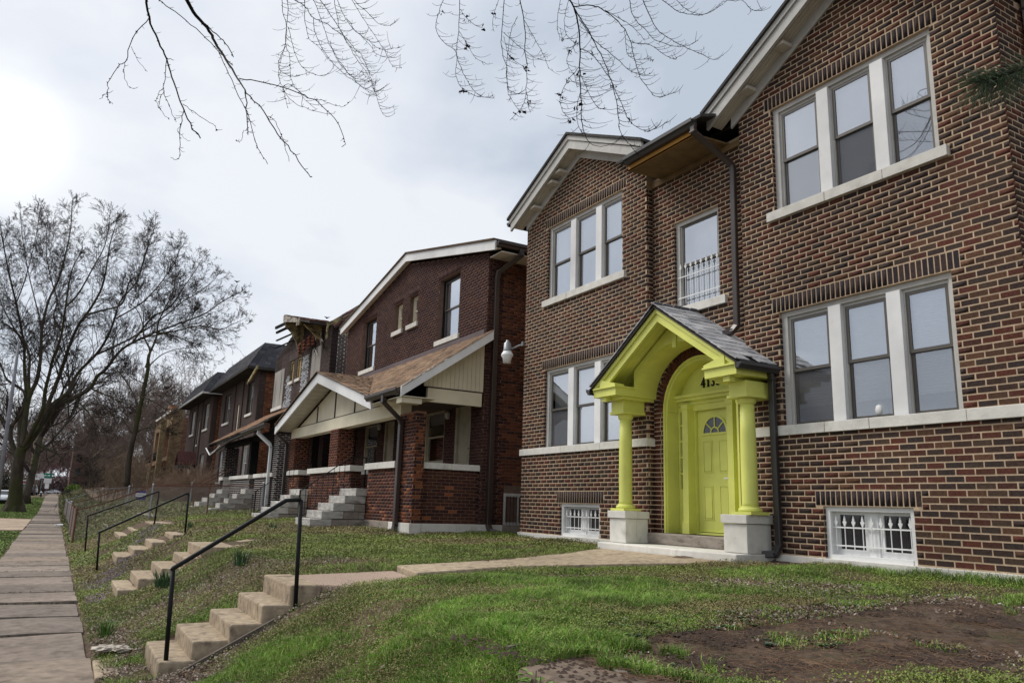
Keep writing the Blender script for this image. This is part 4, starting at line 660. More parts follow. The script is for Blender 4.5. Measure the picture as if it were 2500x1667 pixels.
brick_wall(PB, (0, 16.3, 0), UX, NY, 8.595, 9.05, 1.16, 7.75, pal=P_H2, j=.009, seed=23)
def mixc(u, z, r): return r.choice(P_SIDE if r.random() < .8 else P_H2)
brick_wall(PB, (0, 16.3, 0), UX, NY, 9.05, 14, 1.16, 7.75, ((9.22, 10.05, .9, 2.1),), colf=mixc, j=.010, seed=24)
# porch walls (front X=6.89)
PX = 6.89; FR = ((17.3, 19.26), (20.65, 24.6), (25.9, 27.3))
pc = MB()
for a, b in FR: pc.box(PX, PX + .3, a, b, .8, 2.40)
pc.box(PX + .02, 8.6, 16.42, 16.72, .8, 2.375)
PILL = ((16.3, 17.3), (22.0, 22.75), (26.75, 27.45))
pc.box(PX, PX + .24, 16.301, 17.3, .8, 3.66)
for a, b in PILL[1:]: pc.box(PX + .0, PX + .5, a, b, 2.41, 3.66)
pc.build('porch_wall', MORTARS, h2)
def pcol(u, z, r):
    v = .45 * math.sin(u * 1.7 + 3) * math.cos(z * 2.3 + u * .6) + r.uniform(-.75, .75)
    return r.choice(((.22, .08, .042), (.17, .06, .034), (.26, .11, .06))) if v > .62 else r.choice(P_H2P[:3] + P_H2P[4:5] + P_H2P[6:] + [(.12, .045, .035)])
for a, b in FR: brick_wall(PB, (PX, 0, 0), FY, NX, a, b, 1.17, 2.40, colf=pcol, j=.013, seed=int(a))
brick_wall(PB, (PX, 0, 0), FY, NX, 16.3, 17.3, 1.17, 3.64, pal=P_H2P, j=.012, seed=31); brick_wall(PB, (0, 16.3, 0), UX, NY, PX, PX + .24, 1.17, 3.64, pal=P_H2P, j=.012, seed=32, bl=.24)
brick_wall(PB, (0, 16.42, 0), UX, NY, PX + .25, 8.6, 1.17, 2.37, colf=lambda u, z, r: r.choice(P_H2 if (r.random() < .95) else [(.24, .085, .04)]), j=.009, seed=33)
for a, b in PILL[1:]:
    brick_wall(PB, (PX, 0, 0), FY, NX, a, b, 2.57, 3.64, pal=P_REDD, j=.012, seed=int(a * 3)); brick_wall(PB, (0, a, 0), UX, NY, PX, PX + .5, 2.57, 3.64, pal=P_REDD, j=.010, seed=int(a * 5))
for a, b, c in ((20.65, 1.17, 2.4), (25.9, 1.93, 2.4)): brick_wall(PB, (0, a, 0), UX, NY, PX, PX + .3, b, c, pal=P_H2, j=.01, seed=int(a), bl=.3)
PB.finalize(h2, 'brick', BRICK)
for (a, b), cuts in zip(FR, ((18.4,), (22.6,), (26.6,))):
    e = .12; stones(h2, 'parapet_cap', PX - .07, PX + .36, a - (e if a > 17.5 else -.0), b + (e if b < 27 else 0), 2.405, 2.56, cuts)
stones_x = [(7.14, 7.85), (7.856, 8.6)]
for a, b in stones_x: MB().box(a, b, 16.36, 16.76, 2.38, 2.52).build('parapet_cap', STONE, h2, bevel=.008)
for a, b in ((6.84, 7.13), (7.14, 8.0), (8.005, 9.2)): MB().box(a, b, 16.27, 16.7, .7, 1.165).build('foundation_stone', STONE, h2, bevel=.01)
for a, b in ((16.29, 17.6), (17.6, 19.26), (20.65, 22.8), (22.8, 24.6), (25.9, 27.45)): MB().box(PX - .03, PX + .3, a + .01, b - .003, .7, 1.163).build('foundation_stone', STONED if a > 17 else STONE, h2, bevel=.01)
MB().box(PX + .03, 8.6, 16.7, 27.3, 1.80, 1.93).build('porch_floor', CONC, h2)
def simple_window(h, win_rect, X, frame_m, rev=.12, name='window', label=None, blind=1.0, mid=True, sill=True, sash_m=None, t=.05, sillm=STONE, side=0):
    y0, y1, z0, z1 = win_rect; f = MB()
    f.box(X + rev, X + rev + .1, y0, y0 + t, z0, z1); f.box(X + rev, X + rev + .1, y1 - t, y1, z0, z1); f.box(X + rev, X + rev + .1, y0 + t, y1 - t, z1 - t, z1); f.box(X + rev, X + rev + .1, y0 + t, y1 - t, z0, z0 + t)
    wn = f.build(name, frame_m, h, label=label); zm = (z0 + z1) / 2; s = MB(); y0 += t; y1 -= t; z0 += t; z1 -= t
    for a, b, q in ((z0, zm + .02, .05), (zm - .02, z1, .03)):
        s.box(X + rev + q, X + rev + q + .03, y0, y0 + .04, a, b); s.box(X + rev + q, X + rev + q + .03, y1 - .04, y1, a, b); s.box(X + rev + q, X + rev + q + .03, y0 + .04, y1 - .04, a, a + .04); s.box(X + rev + q, X + rev + q + .03, y0 + .04, y1 - .04, b - .04, b)
    s.build('sash', sash_m or frame_m, wn)
    for a, b, q in ((z0 + .04, zm - .02, .065), (zm + .02, z1 - .04, .045)): MB().add([(X + rev + q, y0, a), (X + rev + q, y1, a), (X + rev + q, y1, b), (X + rev + q, y0, b)], [(3, 2, 1, 0)]).build('pane', GLASS, wn)
    if blind: MB().box(X + rev + .11, X + rev + .12, y0, y1, z1 - (z1 - z0) * blind, z1).build('blind', BLIND, wn)
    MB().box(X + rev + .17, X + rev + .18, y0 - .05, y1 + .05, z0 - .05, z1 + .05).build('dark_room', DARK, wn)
    if sill: MB().box(X - .06, X + .2, win_rect[0] - .1, win_rect[1] + .1, win_rect[2] - .14, win_rect[2] - .003).build('sill', sillm, wn, bevel=.006)
    return wn
for k, r in W2.items(): simple_window(h2, r, 8.6, BLACK if 'big' in k else CREAM, rev=.13, blind=1.0 if k in ('big_r', 's1') else .0, sash_m=BRONZE if 'big' in k else CREAM, label=('tall dark framed window' if 'big' in k else 'small cream framed window'))
for k in ('w1', 'w2'): simple_window(h2, LOW2[k], 8.6, CREAM_SHADED, rev=.03, blind=.25, t=.09, label='cream framed porch window')
for k in ('d1', 'd2', 'd3'):
    y0, y1, z0, z1 = LOW2[k]; f = MB().box(8.62, 8.75, y0, y0 + .09, z0, z1).box(8.62, 8.75, y1 - .09, y1, z0, z1).box(8.62, 8.75, y0 + .09, y1 - .09, z1 - .09, z1).build('door_frame', CREAM_SHADED if k != 'd3' else REDD, h2)
    dr = MB().box(8.68, 8.73, y0 + .09, y1 - .09, z0, z1 - .09).build('door', CREAM_SHADED if k != 'd3' else DARK, h2); MB().lathe((8.65, y0 + .16, z0 + 1.0), [(.02, 0), (.03, .02), (.02, .045)], 10).build('handle', BRONZE, dr)
for y, z in ((18.15, 3.75), (23.1, 3.8)): MB().lathe((8.53, y, z), [(.03, 0), (.06, .03), (.065, .15), (.04, .2)], 14).build('porch_lamp', GREYW, h2, smooth=True)
# basement window on side wall
f = MB(); f.box(9.22, 9.27, 16.27, 16.4, 1.16, 1.9).box(9.27, 10.0, 16.27, 16.4, 1.82, 1.9).box(9.27, 10.0, 16.27, 16.4, 1.16, 1.23).box(9.60, 9.63, 16.27, 16.4, 1.23, 1.82); bw = f.build('basement_window', GREYW, h2)
g = MB()
for i in range(7): g.tube([(9.3 + i * .09, 16.26, 1.18), (9.3 + i * .09, 16.26, 1.85)], .006, 5)
g.build('security_bars', BLACK, bw); MB().box(9.2, 10.05, 16.45, 16.46, 1.1, 2.0).build('dark_room', DARK, bw)
MB().box(9.2, 10.1, 16.2, 16.45, .85, 1.15).build('foundation_stone', STONED, h2)
# main gable trim
for (ya, za, yb, zb) in ((15.70, 7.88, 21.45, 9.10), (27.60, 7.88, 21.45, 9.10)):
    MB().prism([(8.42, ya, za - .24), (8.42, yb, zb - .24), (8.42, yb, zb), (8.42, ya, za)], (.05, 0, 0)).build('rake_board', WHITE, h2)
    MB().prism([(8.47, ya, za - .2), (8.47, yb, zb - .2), (8.6, yb, zb - .2), (8.6, ya, za - .2)], (0, 0, .03)).build('soffit', SOFF, h2)
    MB().prism([(8.38, ya, za + .004), (8.38, yb, zb + .004), (8.38, yb, zb + .05), (8.38, ya, za + .05)], (11, 0, 0)).build('roof_slope', mat('dark_tan_roofing', (.11, .075, .05), rough=.95, var=.4, scale=14), h2)
    MB().box(8.62, 20, min(ya, ya + (.6 if ya < 20 else -.4)), max(ya, ya + (.6 if ya < 20 else -.4)), 7.62, 7.65).build('soffit', SOFF, h2)
MB().prism([(10.2, 15.9, 7.94), (14, 17.5, 10.2), (14, 25.5, 10.2), (10.2, 27.3, 7.94)], (0, 0, .04)).prism([(10.2, 15.9, 7.9), (14, 17.5, 10.2), (18, 17.5, 10.2), (20, 15.9, 7.9)], (0, .02, 0.03)).build('roof_slope', mat('tan_roofing', (.26, .165, .10), rough=.95, var=.4, scale=20), h2)
gutter(h2, (8.46, 15.69, 7.72), (20, 15.69, 7.72), GUTM, .13, .14, out=(0, -1, 0))
downspout(h2, [(9.12, 15.62, 7.72), (9.12, 15.62, 7.6), (8.82, 16.2, 7.25), (8.80, 16.22, 7.1), (8.80, 16.22, 1.15), (8.82, 16.15, 1.02), (8.92, 16.0, .99)], GUTM, .12, .10, up=(0, 1, 0))
# porch roof: shed + cross gable
sh = Pieces(); SHC = [(.29, .195, .13), (.23, .155, .105), (.35, .245, .165), (.17, .12, .085), (.27, .185, .125), (.31, .20, .13)]
eX, eZ, wX, wZ = 6.36, 4.12, 8.6, 5.70; sl_v = Vector((wX - eX, 0, wZ - eZ)); LL = sl_v.length; sv = sl_v.normalized(); nrm = Vector((-(wZ - eZ), 0, wX - eX)).normalized()
GY, GH = 22.82, 4.85; GX = 6.38; gz = lambda y: 5.34 - abs(y - GY) * (5.34 - 4.07) / GH
gxi = lambda y: eX + (gz(y) - eZ) / (wZ - eZ) * (wX - eX)     # where gable slope meets shed
u = MB(); u.prism([(eX, 15.93, eZ - .03), (wX, 15.93, wZ - .03), (wX, 22.82, wZ - .03), (8.09, 22.82, 5.31), (eX, 17.97, eZ - .03)], (0, 0, .02)).prism([(8.09, 22.82, 5.31), (wX, 22.82, wZ - .03), (wX, 27.6, wZ - .03), (eX, 27.6, eZ - .03)], (0, 0, .02)); u.build('roof_deck', UNDER, h2)
rows = 21
for r in range(rows):
    y = 15.90 - RNG.uniform(0, .2)
    d0 = LL * r / rows; base = Vector((eX, 0, eZ)) + sv * (d0 + LL / rows * .55)
    while y < 27.5:
        wd = RNG.uniform(.14, .3); a = max(y, 15.90); b = y + wd; ym = (a + b) / 2; y += wd
        if b - a < .05: continue
        if abs(ym - GY) < GH and base.x < gxi(ym) - .02: continue
        sh.add(base + Vector((0, ym, 0)) + nrm * (.010 + RNG.uniform(0, .008)), Vector((0, b - a - .008, 0)), (sv - nrm * .05).normalized() * (LL / rows * 1.25), nrm * .014, RNG.choice(SHC))
for s in (-1, 1):
    dn = Vector((0, s * GH, 4.07 - 5.34)); Lg = dn.length; dn.normalize(); ng = Vector((0, s * (5.34 - 4.07), GH)).normalized(); rg = 34
    for r in range(rg):
        ymid = GY + s * GH * (r + .5) / rg; x = GX - .06; xe = gxi(ymid) + .03
        while x < xe:
            wd = RNG.uniform(.14, .3); a = x; b = min(x + wd, xe); x += wd
            if b - a < .05: continue
            c = Vector(((a + b) / 2, GY, 5.36)) + dn * (Lg * (r + .45) / rg) + ng * (.012 + RNG.uniform(0, .008))
            sh.add(c, Vector((b - a - .008, 0, 0)), (dn + ng * .05).normalized() * (Lg / rg * 1.25), ng * .014, RNG.choice(SHC))
sh.finalize(h2, 'shingle', SHT, keep=300)
for s in (-1, 1):
    ye, ze = GY + s * GH, 4.07
    MB().prism([(GX, ye, ze - .27), (GX, GY, 5.34 - .30), (GX, GY, 5.34), (GX, ye, ze)], (.05, 0, 0)).build('rake_board', WHITE, h2)
    so_ = MB(); xe = 7.2
    for i in range(14):
        t0, t1 = i / 14, (i + .93) / 14; q = lambda t: (GY + s * GH * t, 5.34 - .16 - (5.34 - 4.07) * t)
        (ya, za), (yb, zb) = q(t0), q(t1); so_.prism([(GX + .05, ya, za), (GX + .05, yb, zb), (PX + .12, yb, zb), (PX + .12, ya, za)], (0, 0, .012))
    so_.build('soffit', SOFF, h2)
    MB().prism([(GX - .03, ye, ze + .002), (GX - .03, GY, 5.342), (GX - .03, GY, 5.355), (GX - .03, ye, ze + .015)], (.6, 0, 0)).build('roof_deck', UNDER, h2)
# cream gable panel with brown battens and beam
MB().prism([(PX + .10, 18.9, 4.02), (PX + .10, 26.75, 4.02), (PX + .10, GY, 5.06)], (.04, 0, 0)).build('gable_panel', CREAM, h2)
bt = mat('brown_batten', (.06, .04, .03), rough=.7, var=.2)
for y in (20.97, 22.79, 24.62): MB().box(PX + .075, PX + .1, y - .03, y + .03, 4.04, 5.02 - abs(y - GY) * .262).build('batten', bt, h2)
MB().box(PX + .07, PX + .1, 19.0, 26.6, 4.0, 4.035).build('batten', bt, h2)
MB().box(PX + .03, PX + .3, 17.35, 27.45, 3.66, 3.995).build('porch_beam', CREAM, h2)
MB().box(PX + .25, 8.55, 16.32, 16.42, 3.90, 4.22).build('porch_beam', CREAM, h2); MB().box(PX + .24, 8.58, 16.31, 16.43, 4.223, 4.25).build('batten', bt, h2)
zv = lambda x: eZ + (x - eX) / (wX - eX) * (wZ - eZ)
for i in range(14):
    xa = 7.05 + i * .11; xb = xa + .103
    if zv(xa) - .2 > 4.27: MB().prism([(xa, 16.33, 4.253), (xb, 16.33, 4.253), (xb, 16.33, zv(xb) - .2), (xa, 16.33, zv(xa) - .2)], (0, .04, 0)).build('gable_board', CREAM, h2)
MB().prism([(eX - .03, 15.92, eZ - .22), (wX, 15.92, wZ - .22), (wX, 15.92, wZ + .01), (eX - .03, 15.92, eZ + .01)], (0, .05, 0)).build('rake_board', WHITE, h2)
MB().prism([(eX, 15.97, eZ - .15), (wX, 15.97, wZ - .15), (wX, 16.33, wZ - .15), (eX, 16.33, eZ - .15)], (0, 0, .02)).build('soffit', SOFF, h2)
MB().prism([(eX + .02, 15.96, eZ - .21), (eX + .02, 17.95, eZ - .21), (PX + .3, 17.95, eZ - .21), (PX + .3, 15.96, eZ - .21)], (0, 0, .02)).build('soffit', CREAM, h2)
MB().box(eX + .02, PX - .02, 16.0, 16.30, 3.78, 3.9).build('rake_return', CREAM, h2)
MB().box(8.53, 8.598, 16.3, 27.2, 5.64, 5.80).build('flashing', mat('mauve_flashing', (.13, .10, .10), rough=.5, var=.15), h2)
gutter(h2, (eX, 16.0, eZ - .14), (eX, 18.05, eZ - .14), GUTM, .14, .13)
gutter(h2, (6.5, 27.64, eZ - .2), (7.4, 27.64, eZ - .2), GUTM, .13, .13, out=(0, 1, 0))
downspout(h2, [(6.30, 16.9, 4.0), (6.30, 16.9, 3.86), (6.78, 17.0, 3.5), (6.81, 17.02, 3.4), (6.81, 17.02, 1.1), (6.78, 17.02, .98), (6.66, 17.02, .96)], GUTM, .13, .1)
downspout(h2, [(6.45, 27.55, 3.9), (6.45, 27.5, 3.8), (6.8, 27.5, 3.5), (6.81, 27.5, 3.4), (6.81, 27.5, 1.1), (6.7, 27.5, 1.0), (6.65, 27.5, 1.0)], GUTM, .11, .1)
MB().box(PX + .3, 8.55, 16.45, 27.3, 4.0, 4.02).build('porch_ceiling', mat('shaded_brown_porch_ceiling', (.085, .06, .045), rough=.8, var=.2), h2)  # porch shade put into the ceiling's dark brown colour
def stone_stairs(h, y0, y1, Xf, ztop, n, tread, zg, m=ROCK, seed=0):
    rr = random.Random(seed); rs = (ztop - zg) / n
    for i in range(n):
        z1 = ztop - i * rs; xa = Xf - tread * i - .05; 
        xb = Xf + .02 if i == 0 else Xf - tread * (i - 1) + .0
        par = MB().box(xa - tread + .05, xb - .0 if False else xa + .32, y0, y1, z1 - rs + .008, z1).build('stone_step', m, h, bevel=.012)
        x = xa + .325; k = 0
        while x < Xf - .05: e = min(x + rr.uniform(.3, .5), Xf); MB().box(x, e - .006, y0 + .01, y1 - .01, z1 - rs + .008, z1 - .006).build('stone_block', STONED if i > 1 else ROCK, h, bevel=.01); x = e
stone_stairs(h2, 19.28, 20.63, PX, 1.93, 5, .28, .96, seed=3); stone_stairs(h2, 24.62, 25.88, PX, 1.93, 5, .28, .96, seed=4)
def stair_rail(h, y, x0, z0, x1, z1, H=.85, n=9, m=BLACK, low=.15, r=.014, name='handrail', scroll=True):
    g = MB(); g.beam((x0, y, z0 + H), (x1, y, z1 + H), .028, .022); g.beam((x0, y, z0 + low), (x1, y, z1 + low), .018, .018)
    g.box(x0 - .018, x0 + .018, y - .018, y + .018, z0 - .1, z0 + H + .03)
    for i in range(1, n + 1):
        t = i / n; x = x0 + (x1 - x0) * t; z = z0 + (z1 - z0) * t; g.box(x - .006, x + .006, y - .006, y + .006, z + low, z + H)
    g.beam((x1, y, z1 + H), (x1 + .45, y, z1 + H), .028, .022); g.box(x1 + .42, x1 + .45, y - .015, y + .015, z1, z1 + H); g.box(x1 + .2, x1 + .212, y - .006, y + .006, z1 + .1, z1 + H)
    if scroll:
        for i in (2, 6):
            t = (i + .5) / n; x = x0 + (x1 - x0) * t; z = z0 + (z1 - z0) * t + low + .3
            g.tube([(x + .05 * math.cos(a * .5) * a / 12, y, z + .07 * math.sin(a * .5) * a / 12) for a in range(13)], .005, 4)
    return g.build(name, m, h)
stair_rail(h2, 20.60, 5.55, .97, 6.85, 1.93); stair_rail(h2, 25.86, 5.55, .97, 6.85, 1.93)
# ================================================================ HOUSE 3: burnt house
h3 = thing('burnt_house', (13, 33.8, 1.1), 'fire damaged dark brick duplex with collapsed gable and charred rafters', 'house')
W3 = {'bl': (36.3, 38.1, 5.85, 7.6), 'br': (30.45, 31.75, 5.85, 7.75), 's1': (34.75, 35.35, 6.8, 7.75), 's2': (33.55, 34.15, 6.8, 7.75)}
LW3 = ((29.8, 30.7, 2.0, 4.1), (31.3, 32.6, 2.6, 4.0), (36.6, 37.6, 2.0, 4.1), (34.5, 35.8, 2.6, 4.0))
c_ = MB(); core(c_, (8.6, 0, 0), FY, NX, 29.25, 38.4, .8, 8.3, tuple(W3.values()) + LW3, th=.3)
c_.prism([(8.6, 29.25, 8.3), (8.6, 38.4, 8.3), (8.6, 37.9, 8.5), (8.6, 36.8, 8.68), (8.6, 35.9, 8.95), (8.6, 35.0, 9.15), (8.6, 33.9, 9.36), (8.6, 33.0, 9.18)], (.3, 0, 0)); c_.box(8.61, 20, 29.251, 29.5, .8, 8.3); c_.box(8.61, 20, 38.1, 38.39, .8, 8.0)
c_.build('wall', MORTARB, h3)
PB = Pieces(); PBW = Pieces()
def top3(z):
    if z < 8.3: return (29.25, 38.4)
    prof = ((8.3, 38.4), (8.5, 37.9), (8.68, 36.8), (8.95, 35.9), (9.15, 35.0), (9.36, 33.9))
    b = np.interp(z, [p[0] for p in prof], [p[1] for p in prof]); a = 29.25 + (z - 8.25) * 4.0; return (a, b)
def col3(y, z, r):
    n_ = math.sin(y * 2.1 + 1) * math.cos(z * 1.7 + y) + r.uniform(-.35, .35)
    if (32.3 < y < 33.4 and 5.9 < z < 7.7 and n_ > -.8) or (34.9 < y < 36.2 and 5.7 < z < 7.1 and n_ > -.7): return r.choice(((.42, .44, .47), (.34, .36, .39), (.50, .52, .55), (.2, .2, .21)))
    if z > 8.25 or y > 37: return r.choice(P_H3)
    return r.choice(P_BRN + [(.06, .045, .04)])
brick_wall(PB, (8.6, 0, 0), FY, NX, 29.25, 38.4, 5.3, 9.33, tuple(W3.values()) + tuple((a - .1, b + .1, d, d + .35) for a, b, c, d in (W3['s1'], W3['s2'])), colf=col3, top=top3, j=.016, proud=.004, seed=41)
brick_wall(PB, (8.6, 0, 0), FY, NX, 29.25, 38.4, 1.2, 4.0, LW3, pal=P_H3R, j=.014, seed=42)
brick_wall(PB, (0, 29.25, 0), UX, NY, 8.595, 8.86, 1.2, 8.3, pal=[(.035, .024, .024)], j=.006, seed=43)
MB().box(8.86, 9.6, 29.235, 29.25, 1.0, 8.3).build('wall_facing', MORTARW, h3)
brick_wall(PBW, (0, 29.235, 0), UX, NY, 8.86, 9.12, 1.2, 8.3, pal=P_H3, j=.014, seed=44, bl=.25); brick_wall(PBW, (0, 29.235, 0), UX, NY, 9.12, 9.6, 1.2, 8.3, pal=P_H3R, j=.014, seed=45)
MB().box(8.58, 8.62, 33.3, 35.6, 7.78, 8.12).build('lintel', mat('brown_lintel', (.08, .06, .053), rough=.8, var=.2), h3)
PX3 = 6.75; FR3 = ((28.9, 31.85), (32.9, 36.8), (38.5, 39.3)); pc = MB()
for a, b in FR3: pc.box(PX3, PX3 + .3, a, b, .8, 2.38)
PL3 = ((28.5, 29.2), (33.4, 33.9), (38.7, 39.4))
pc.box(PX3, PX3 + .5, 28.5, 29.2, .8, 3.95); pc.box(PX3, PX3 + .6, 38.7, 39.4, .8, 3.9)
pc.build('porch_wall', MORTARW, h3)
for a, b in FR3: brick_wall(PBW, (PX3, 0, 0), FY, NX, a, b, 1.15, 2.38, pal=P_H3, j=.018, proud=.004, seed=int(a))
brick_wall(PBW, (PX3, 0, 0), FY, NX, 28.5, 29.2, 1.15, 3.95, pal=P_H3, j=.018, proud=.004, seed=47); brick_wall(PBW, (0, 28.5, 0), UX, NY, PX3, PX3 + .5, 1.15, 3.95, pal=P_H3, j=.018, proud=.004, seed=48)
brick_wall(PBW, (PX3, 0, 0), FY, NX, 38.7, 39.4, 1.15, 3.9, pal=P_H3, j=.018, proud=.004, seed=49); brick_wall(PBW, (0, 38.7, 0), UX, NY, PX3, PX3 + .6, 1.15, 3.9, pal=P_H3, j=.006, seed=50)
brick_wall(PBW, (0, 32.9, 0), UX, NY, PX3, PX3 + .3, 1.15, 2.38, pal=P_H3, j=.006, seed=52)
for p in PBW.L: PB.L.append(p)
PB.finalize(h3, 'brick', BRICKP)
for (a, b), cuts in zip(FR3, ((30.4,), (34.8,), ())): stones(h3, 'parapet_cap', PX3 - .07, PX3 + .36, a - .08, b + .08, 2.385, 2.53, cuts)
MB().box(PX3 + .05, PX3 + .35, 33.3, 33.7, 2.53, 4.0).build('porch_post', CHAR, h3); MB().box(PX3 + .05, 8.6, 28.6, 39.3, 1.8, 1.95).build('porch_floor', CONC, h3)
MB().box(PX3 + .05, PX3 + .35, 28.5, 39.4, 3.9, 4.12).build('porch_beam', CHAR, h3)
stone_stairs(h3, 31.9, 32.85, PX3, 1.95, 5, .30, 1.0, seed=7); stone_stairs(h3, 36.9, 38.3, PX3, 1.95, 5, .30, 1.0, seed=8)
MB().beam((5.3, 38.5, 1.95), (6.75, 38.5, 2.85), .04, .04).box(5.28, 5.32, 38.48, 38.52, 1.0, 1.95).build('handrail', RUST, h3); MB().beam((5.3, 36.8, 1.95), (6.75, 36.8, 2.85), .04, .04).box(5.28, 5.32, 36.78, 36.82, 1.0, 1.95).build('handrail', RUST, h3)
# sagging porch roof
MB().prism([(6.2, 28.0, 4.32), (8.6, 28.0, 5.55), (8.6, 39.3, 5.55), (6.15, 40.2, 4.05), (6.3, 34, 3.98)], (0, 0, .05)).build('roof_deck', UNDER, h3)
sh = Pieces(); SH3 = [(.32, .20, .13), (.26, .16, .105), (.35, .225, .15), (.22, .14, .09)]
for r in range(14):
    for i in range(40):
        y = 28.1 + i * .30; t = (r + .5) / 14; sag = .28 * math.sin(PI * min(1, max(0, (y - 28) / 12.2))) * (1 - t)
        z = (4.34 - (y - 28) * .022) * (1 - t) + 5.57 * t - sag * .4 + .06; x = 6.2 * (1 - t) + 8.6 * t
        if y > 39.3 and t > .6: continue
        if r == 0 and RNG.random() < .3: continue
        sh.add((x, y, z), (0, .29, 0), Vector((2.4, 0, 1.3)).normalized() * .23, Vector((-1.3, 0, 2.4)).normalized() * .015, RNG.choice(SH3))
sh.finalize(h3, 'shingle', SHT, keep=200)
for i in range(12): y = 33.9 + i * .55; MB().beam((6.2, y, 4.15 - i * .012), (6.7, y, 4.4 - i * .012), .06, .12).build('rafter_tail', CHAR, h3)
tb = MB(); tb.tube([(6.15, 40.3, 3.72), (6.1, 38.5, 3.6), (6.1, 36.5, 3.72), (6.15, 34.5, 3.95), (6.2, 32, 4.05), (6.25, 29, 4.12)], .05, 6); tb.build('hanging_gutter', UNDER, h3)
MB().tube([(6.05, 40.0, 3.9), (6.0, 38.4, 3.5), (6.05, 37.4, 3.66), (6.1, 36.6, 3.85)], .03, 5).build('torn_flashing', WMET, h3)
gutter(h3, (6.2, 28.0, 4.10), (6.2, 32.0, 4.02), GUTM, .14, .13)
downspout(h3, [(6.25, 29.6, 4.08), (6.25, 29.6, 3.95), (6.62, 29.25, 3.55), (6.66, 29.25, 3.45), (6.66, 29.25, 1.15), (6.6, 29.25, 1.05), (6.5, 29.2, 1.05)], WHITE, .12, .10)
# windows: boarded
for k in ('bl', 'br'):
    y0, y1, z0, z1 = W3[k]; MB().box(8.56, 8.6, y0, y1, z0, z1).build('boarded_window', PLYW, h3, label='boarded window with weathered plywood'); MB().box(8.52, 8.7, y0 - .1, y1 + .1, z0 - .15, z0 - .003).build('window_sill', STONE, h3)
for k in ('s1', 's2'):
    y0, y1, z0, z1 = W3[k]; wn = MB().box(8.62, 8.7, y0, y0 + .07, z0, z1).box(8.62, 8.7, y1 - .07, y1, z0, z1).box(8.62, 8.7, y0 + .07, y1 - .07, z1 - .07, z1).build('window', YWOOD, h3); MB().box(8.68, 8.7, y0 + .07, y1 - .07, z0, z1 - .07).build('board', TANW, wn); MB().box(8.53, 8.72, y0 - .1, y1 + .1, z0 - .13, z0 - .003).build('sill', STONE, wn)
for r in LW3: MB().box(8.85, 8.87, r[0], r[1], r[2], r[3]).build('dark_opening', DARK, h3)
# remnant of overhanging gable
MB().prism([(7.72, 33.7, 9.40), (7.72, 29.4, 8.33), (9.6, 29.4, 8.33), (9.6, 33.7, 9.40)], (0, 0, .10)).build('roof_remnant', UNDER, h3)
sh = Pieces(); SB = [(.10, .045, .035), (.07, .035, .03), (.14, .06, .045), (.05, .03, .026), (.09, .06, .05)]
for r in range(16):
    for i in range(9):
        t = (r + .5) / 16; y = 33.7 - 4.3 * t; z = 9.51 - 1.07 * t + RNG.uniform(-.01, .02); x = 7.8 + i * .21 + RNG.uniform(-.02, .02)
        sh.add((x, y, z), (.19, 0, 0), Vector((0, -4.3, -1.0)).normalized() * .34, Vector((0, -1.0, 4.3)).normalized() * .02, RNG.choice(SB))
for r in range(8):
    for i in range(3): sh.add((8.7 + r * .2, 28.98 + i * .2, 8.32 + i * .12 + r * .15 + RNG.uniform(-.02, .03)), (.22, 0, .17), (0, .2, .11), (0, -.01, .02), RNG.choice(SB))
for r in range(6):
    for i in range(4): sh.add((8.2 + .1 * r - i * .0, 32.5 - r * .33, 8.05 + .0 * r - i * .14 + r * .12), (0, .32, .06), Vector((-.1, 0, -.17)), (-.02, 0, .015), RNG.choice([(.20, .07, .045), (.25, .09, .055), (.15, .055, .04)]))
sh.finalize(h3, 'shingle_fragment', SHT, keep=0, rest='shingle_fragments')
MB().prism([(8.6, 28.9, 8.15), (10.2, 28.9, 9.35), (10.2, 29.5, 9.75), (8.6, 29.5, 8.50)], (0, 0, .05)).build('roof_remnant', UNDER, h3)
MB().prism([(7.70, 33.75, 9.20), (7.70, 33.75, 9.50), (7.70, 31.4, 8.92), (7.70, 31.3, 8.72)], (.06, 0, 0)).prism([(7.70, 31.3, 8.9), (7.70, 30.9, 8.82), (7.70, 31.0, 8.55), (7.70, 31.4, 8.6)], (.06, 0, .02)).build('rake_board', ROTW, h3, label='rotten peeling rake board')
MB().prism([(7.75, 33.5, 9.3), (7.78, 33.5, 8.98), (8.05, 33.5, 8.75), (8.3, 33.5, 8.35), (8.45, 33.5, 7.9), (8.6, 33.5, 7.75), (8.6, 33.5, 9.3)], (0, .14, 0)).build('bracket', YWOOD, h3); MB().prism([(7.85, 30.7, 8.55), (8.6, 30.7, 7.95), (8.6, 30.7, 8.6)], (0, .12, 0)).build('bracket', YWOOD, h3)
for i, (a, b, z) in enumerate(((33.8, 36.4, 9.48), (33.9, 36.6, 9.30), (34.2, 36.9, 8.98), (34.6, 37.5, 8.72), (34.3, 35.9, 9.40))): MB().beam((8.3 + i * .1, a, z), (8.0 + i * .1, b, z - .02), .08, (.12, .10, .05, .03, .05)[i]).build('charred_board', CHAR, h3)
MB().prism([(8.3, 29.0, 8.2), (8.3, 29.0, 8.36), (8.9, 29.0, 8.7), (8.9, 29.0, 8.54)], (0, .05, 0)).box(8.3, 8.36, 28.98, 29.05, 7.7, 8.3).build('fascia_remnant', YWOOD, h3)
for i in range(14): y = 29.6 + RNG.uniform(0, 1.6); z = 7.5 + RNG.uniform(0, .8); MB().beam((8.45, y, z), (8.5, y + RNG.uniform(-.3, .3), z - RNG.uniform(.1, .4)), .02, RNG.uniform(.03, .1)).build('debris_strip', RNG.choice((GREYW, ROTW, CHAR)), h3)
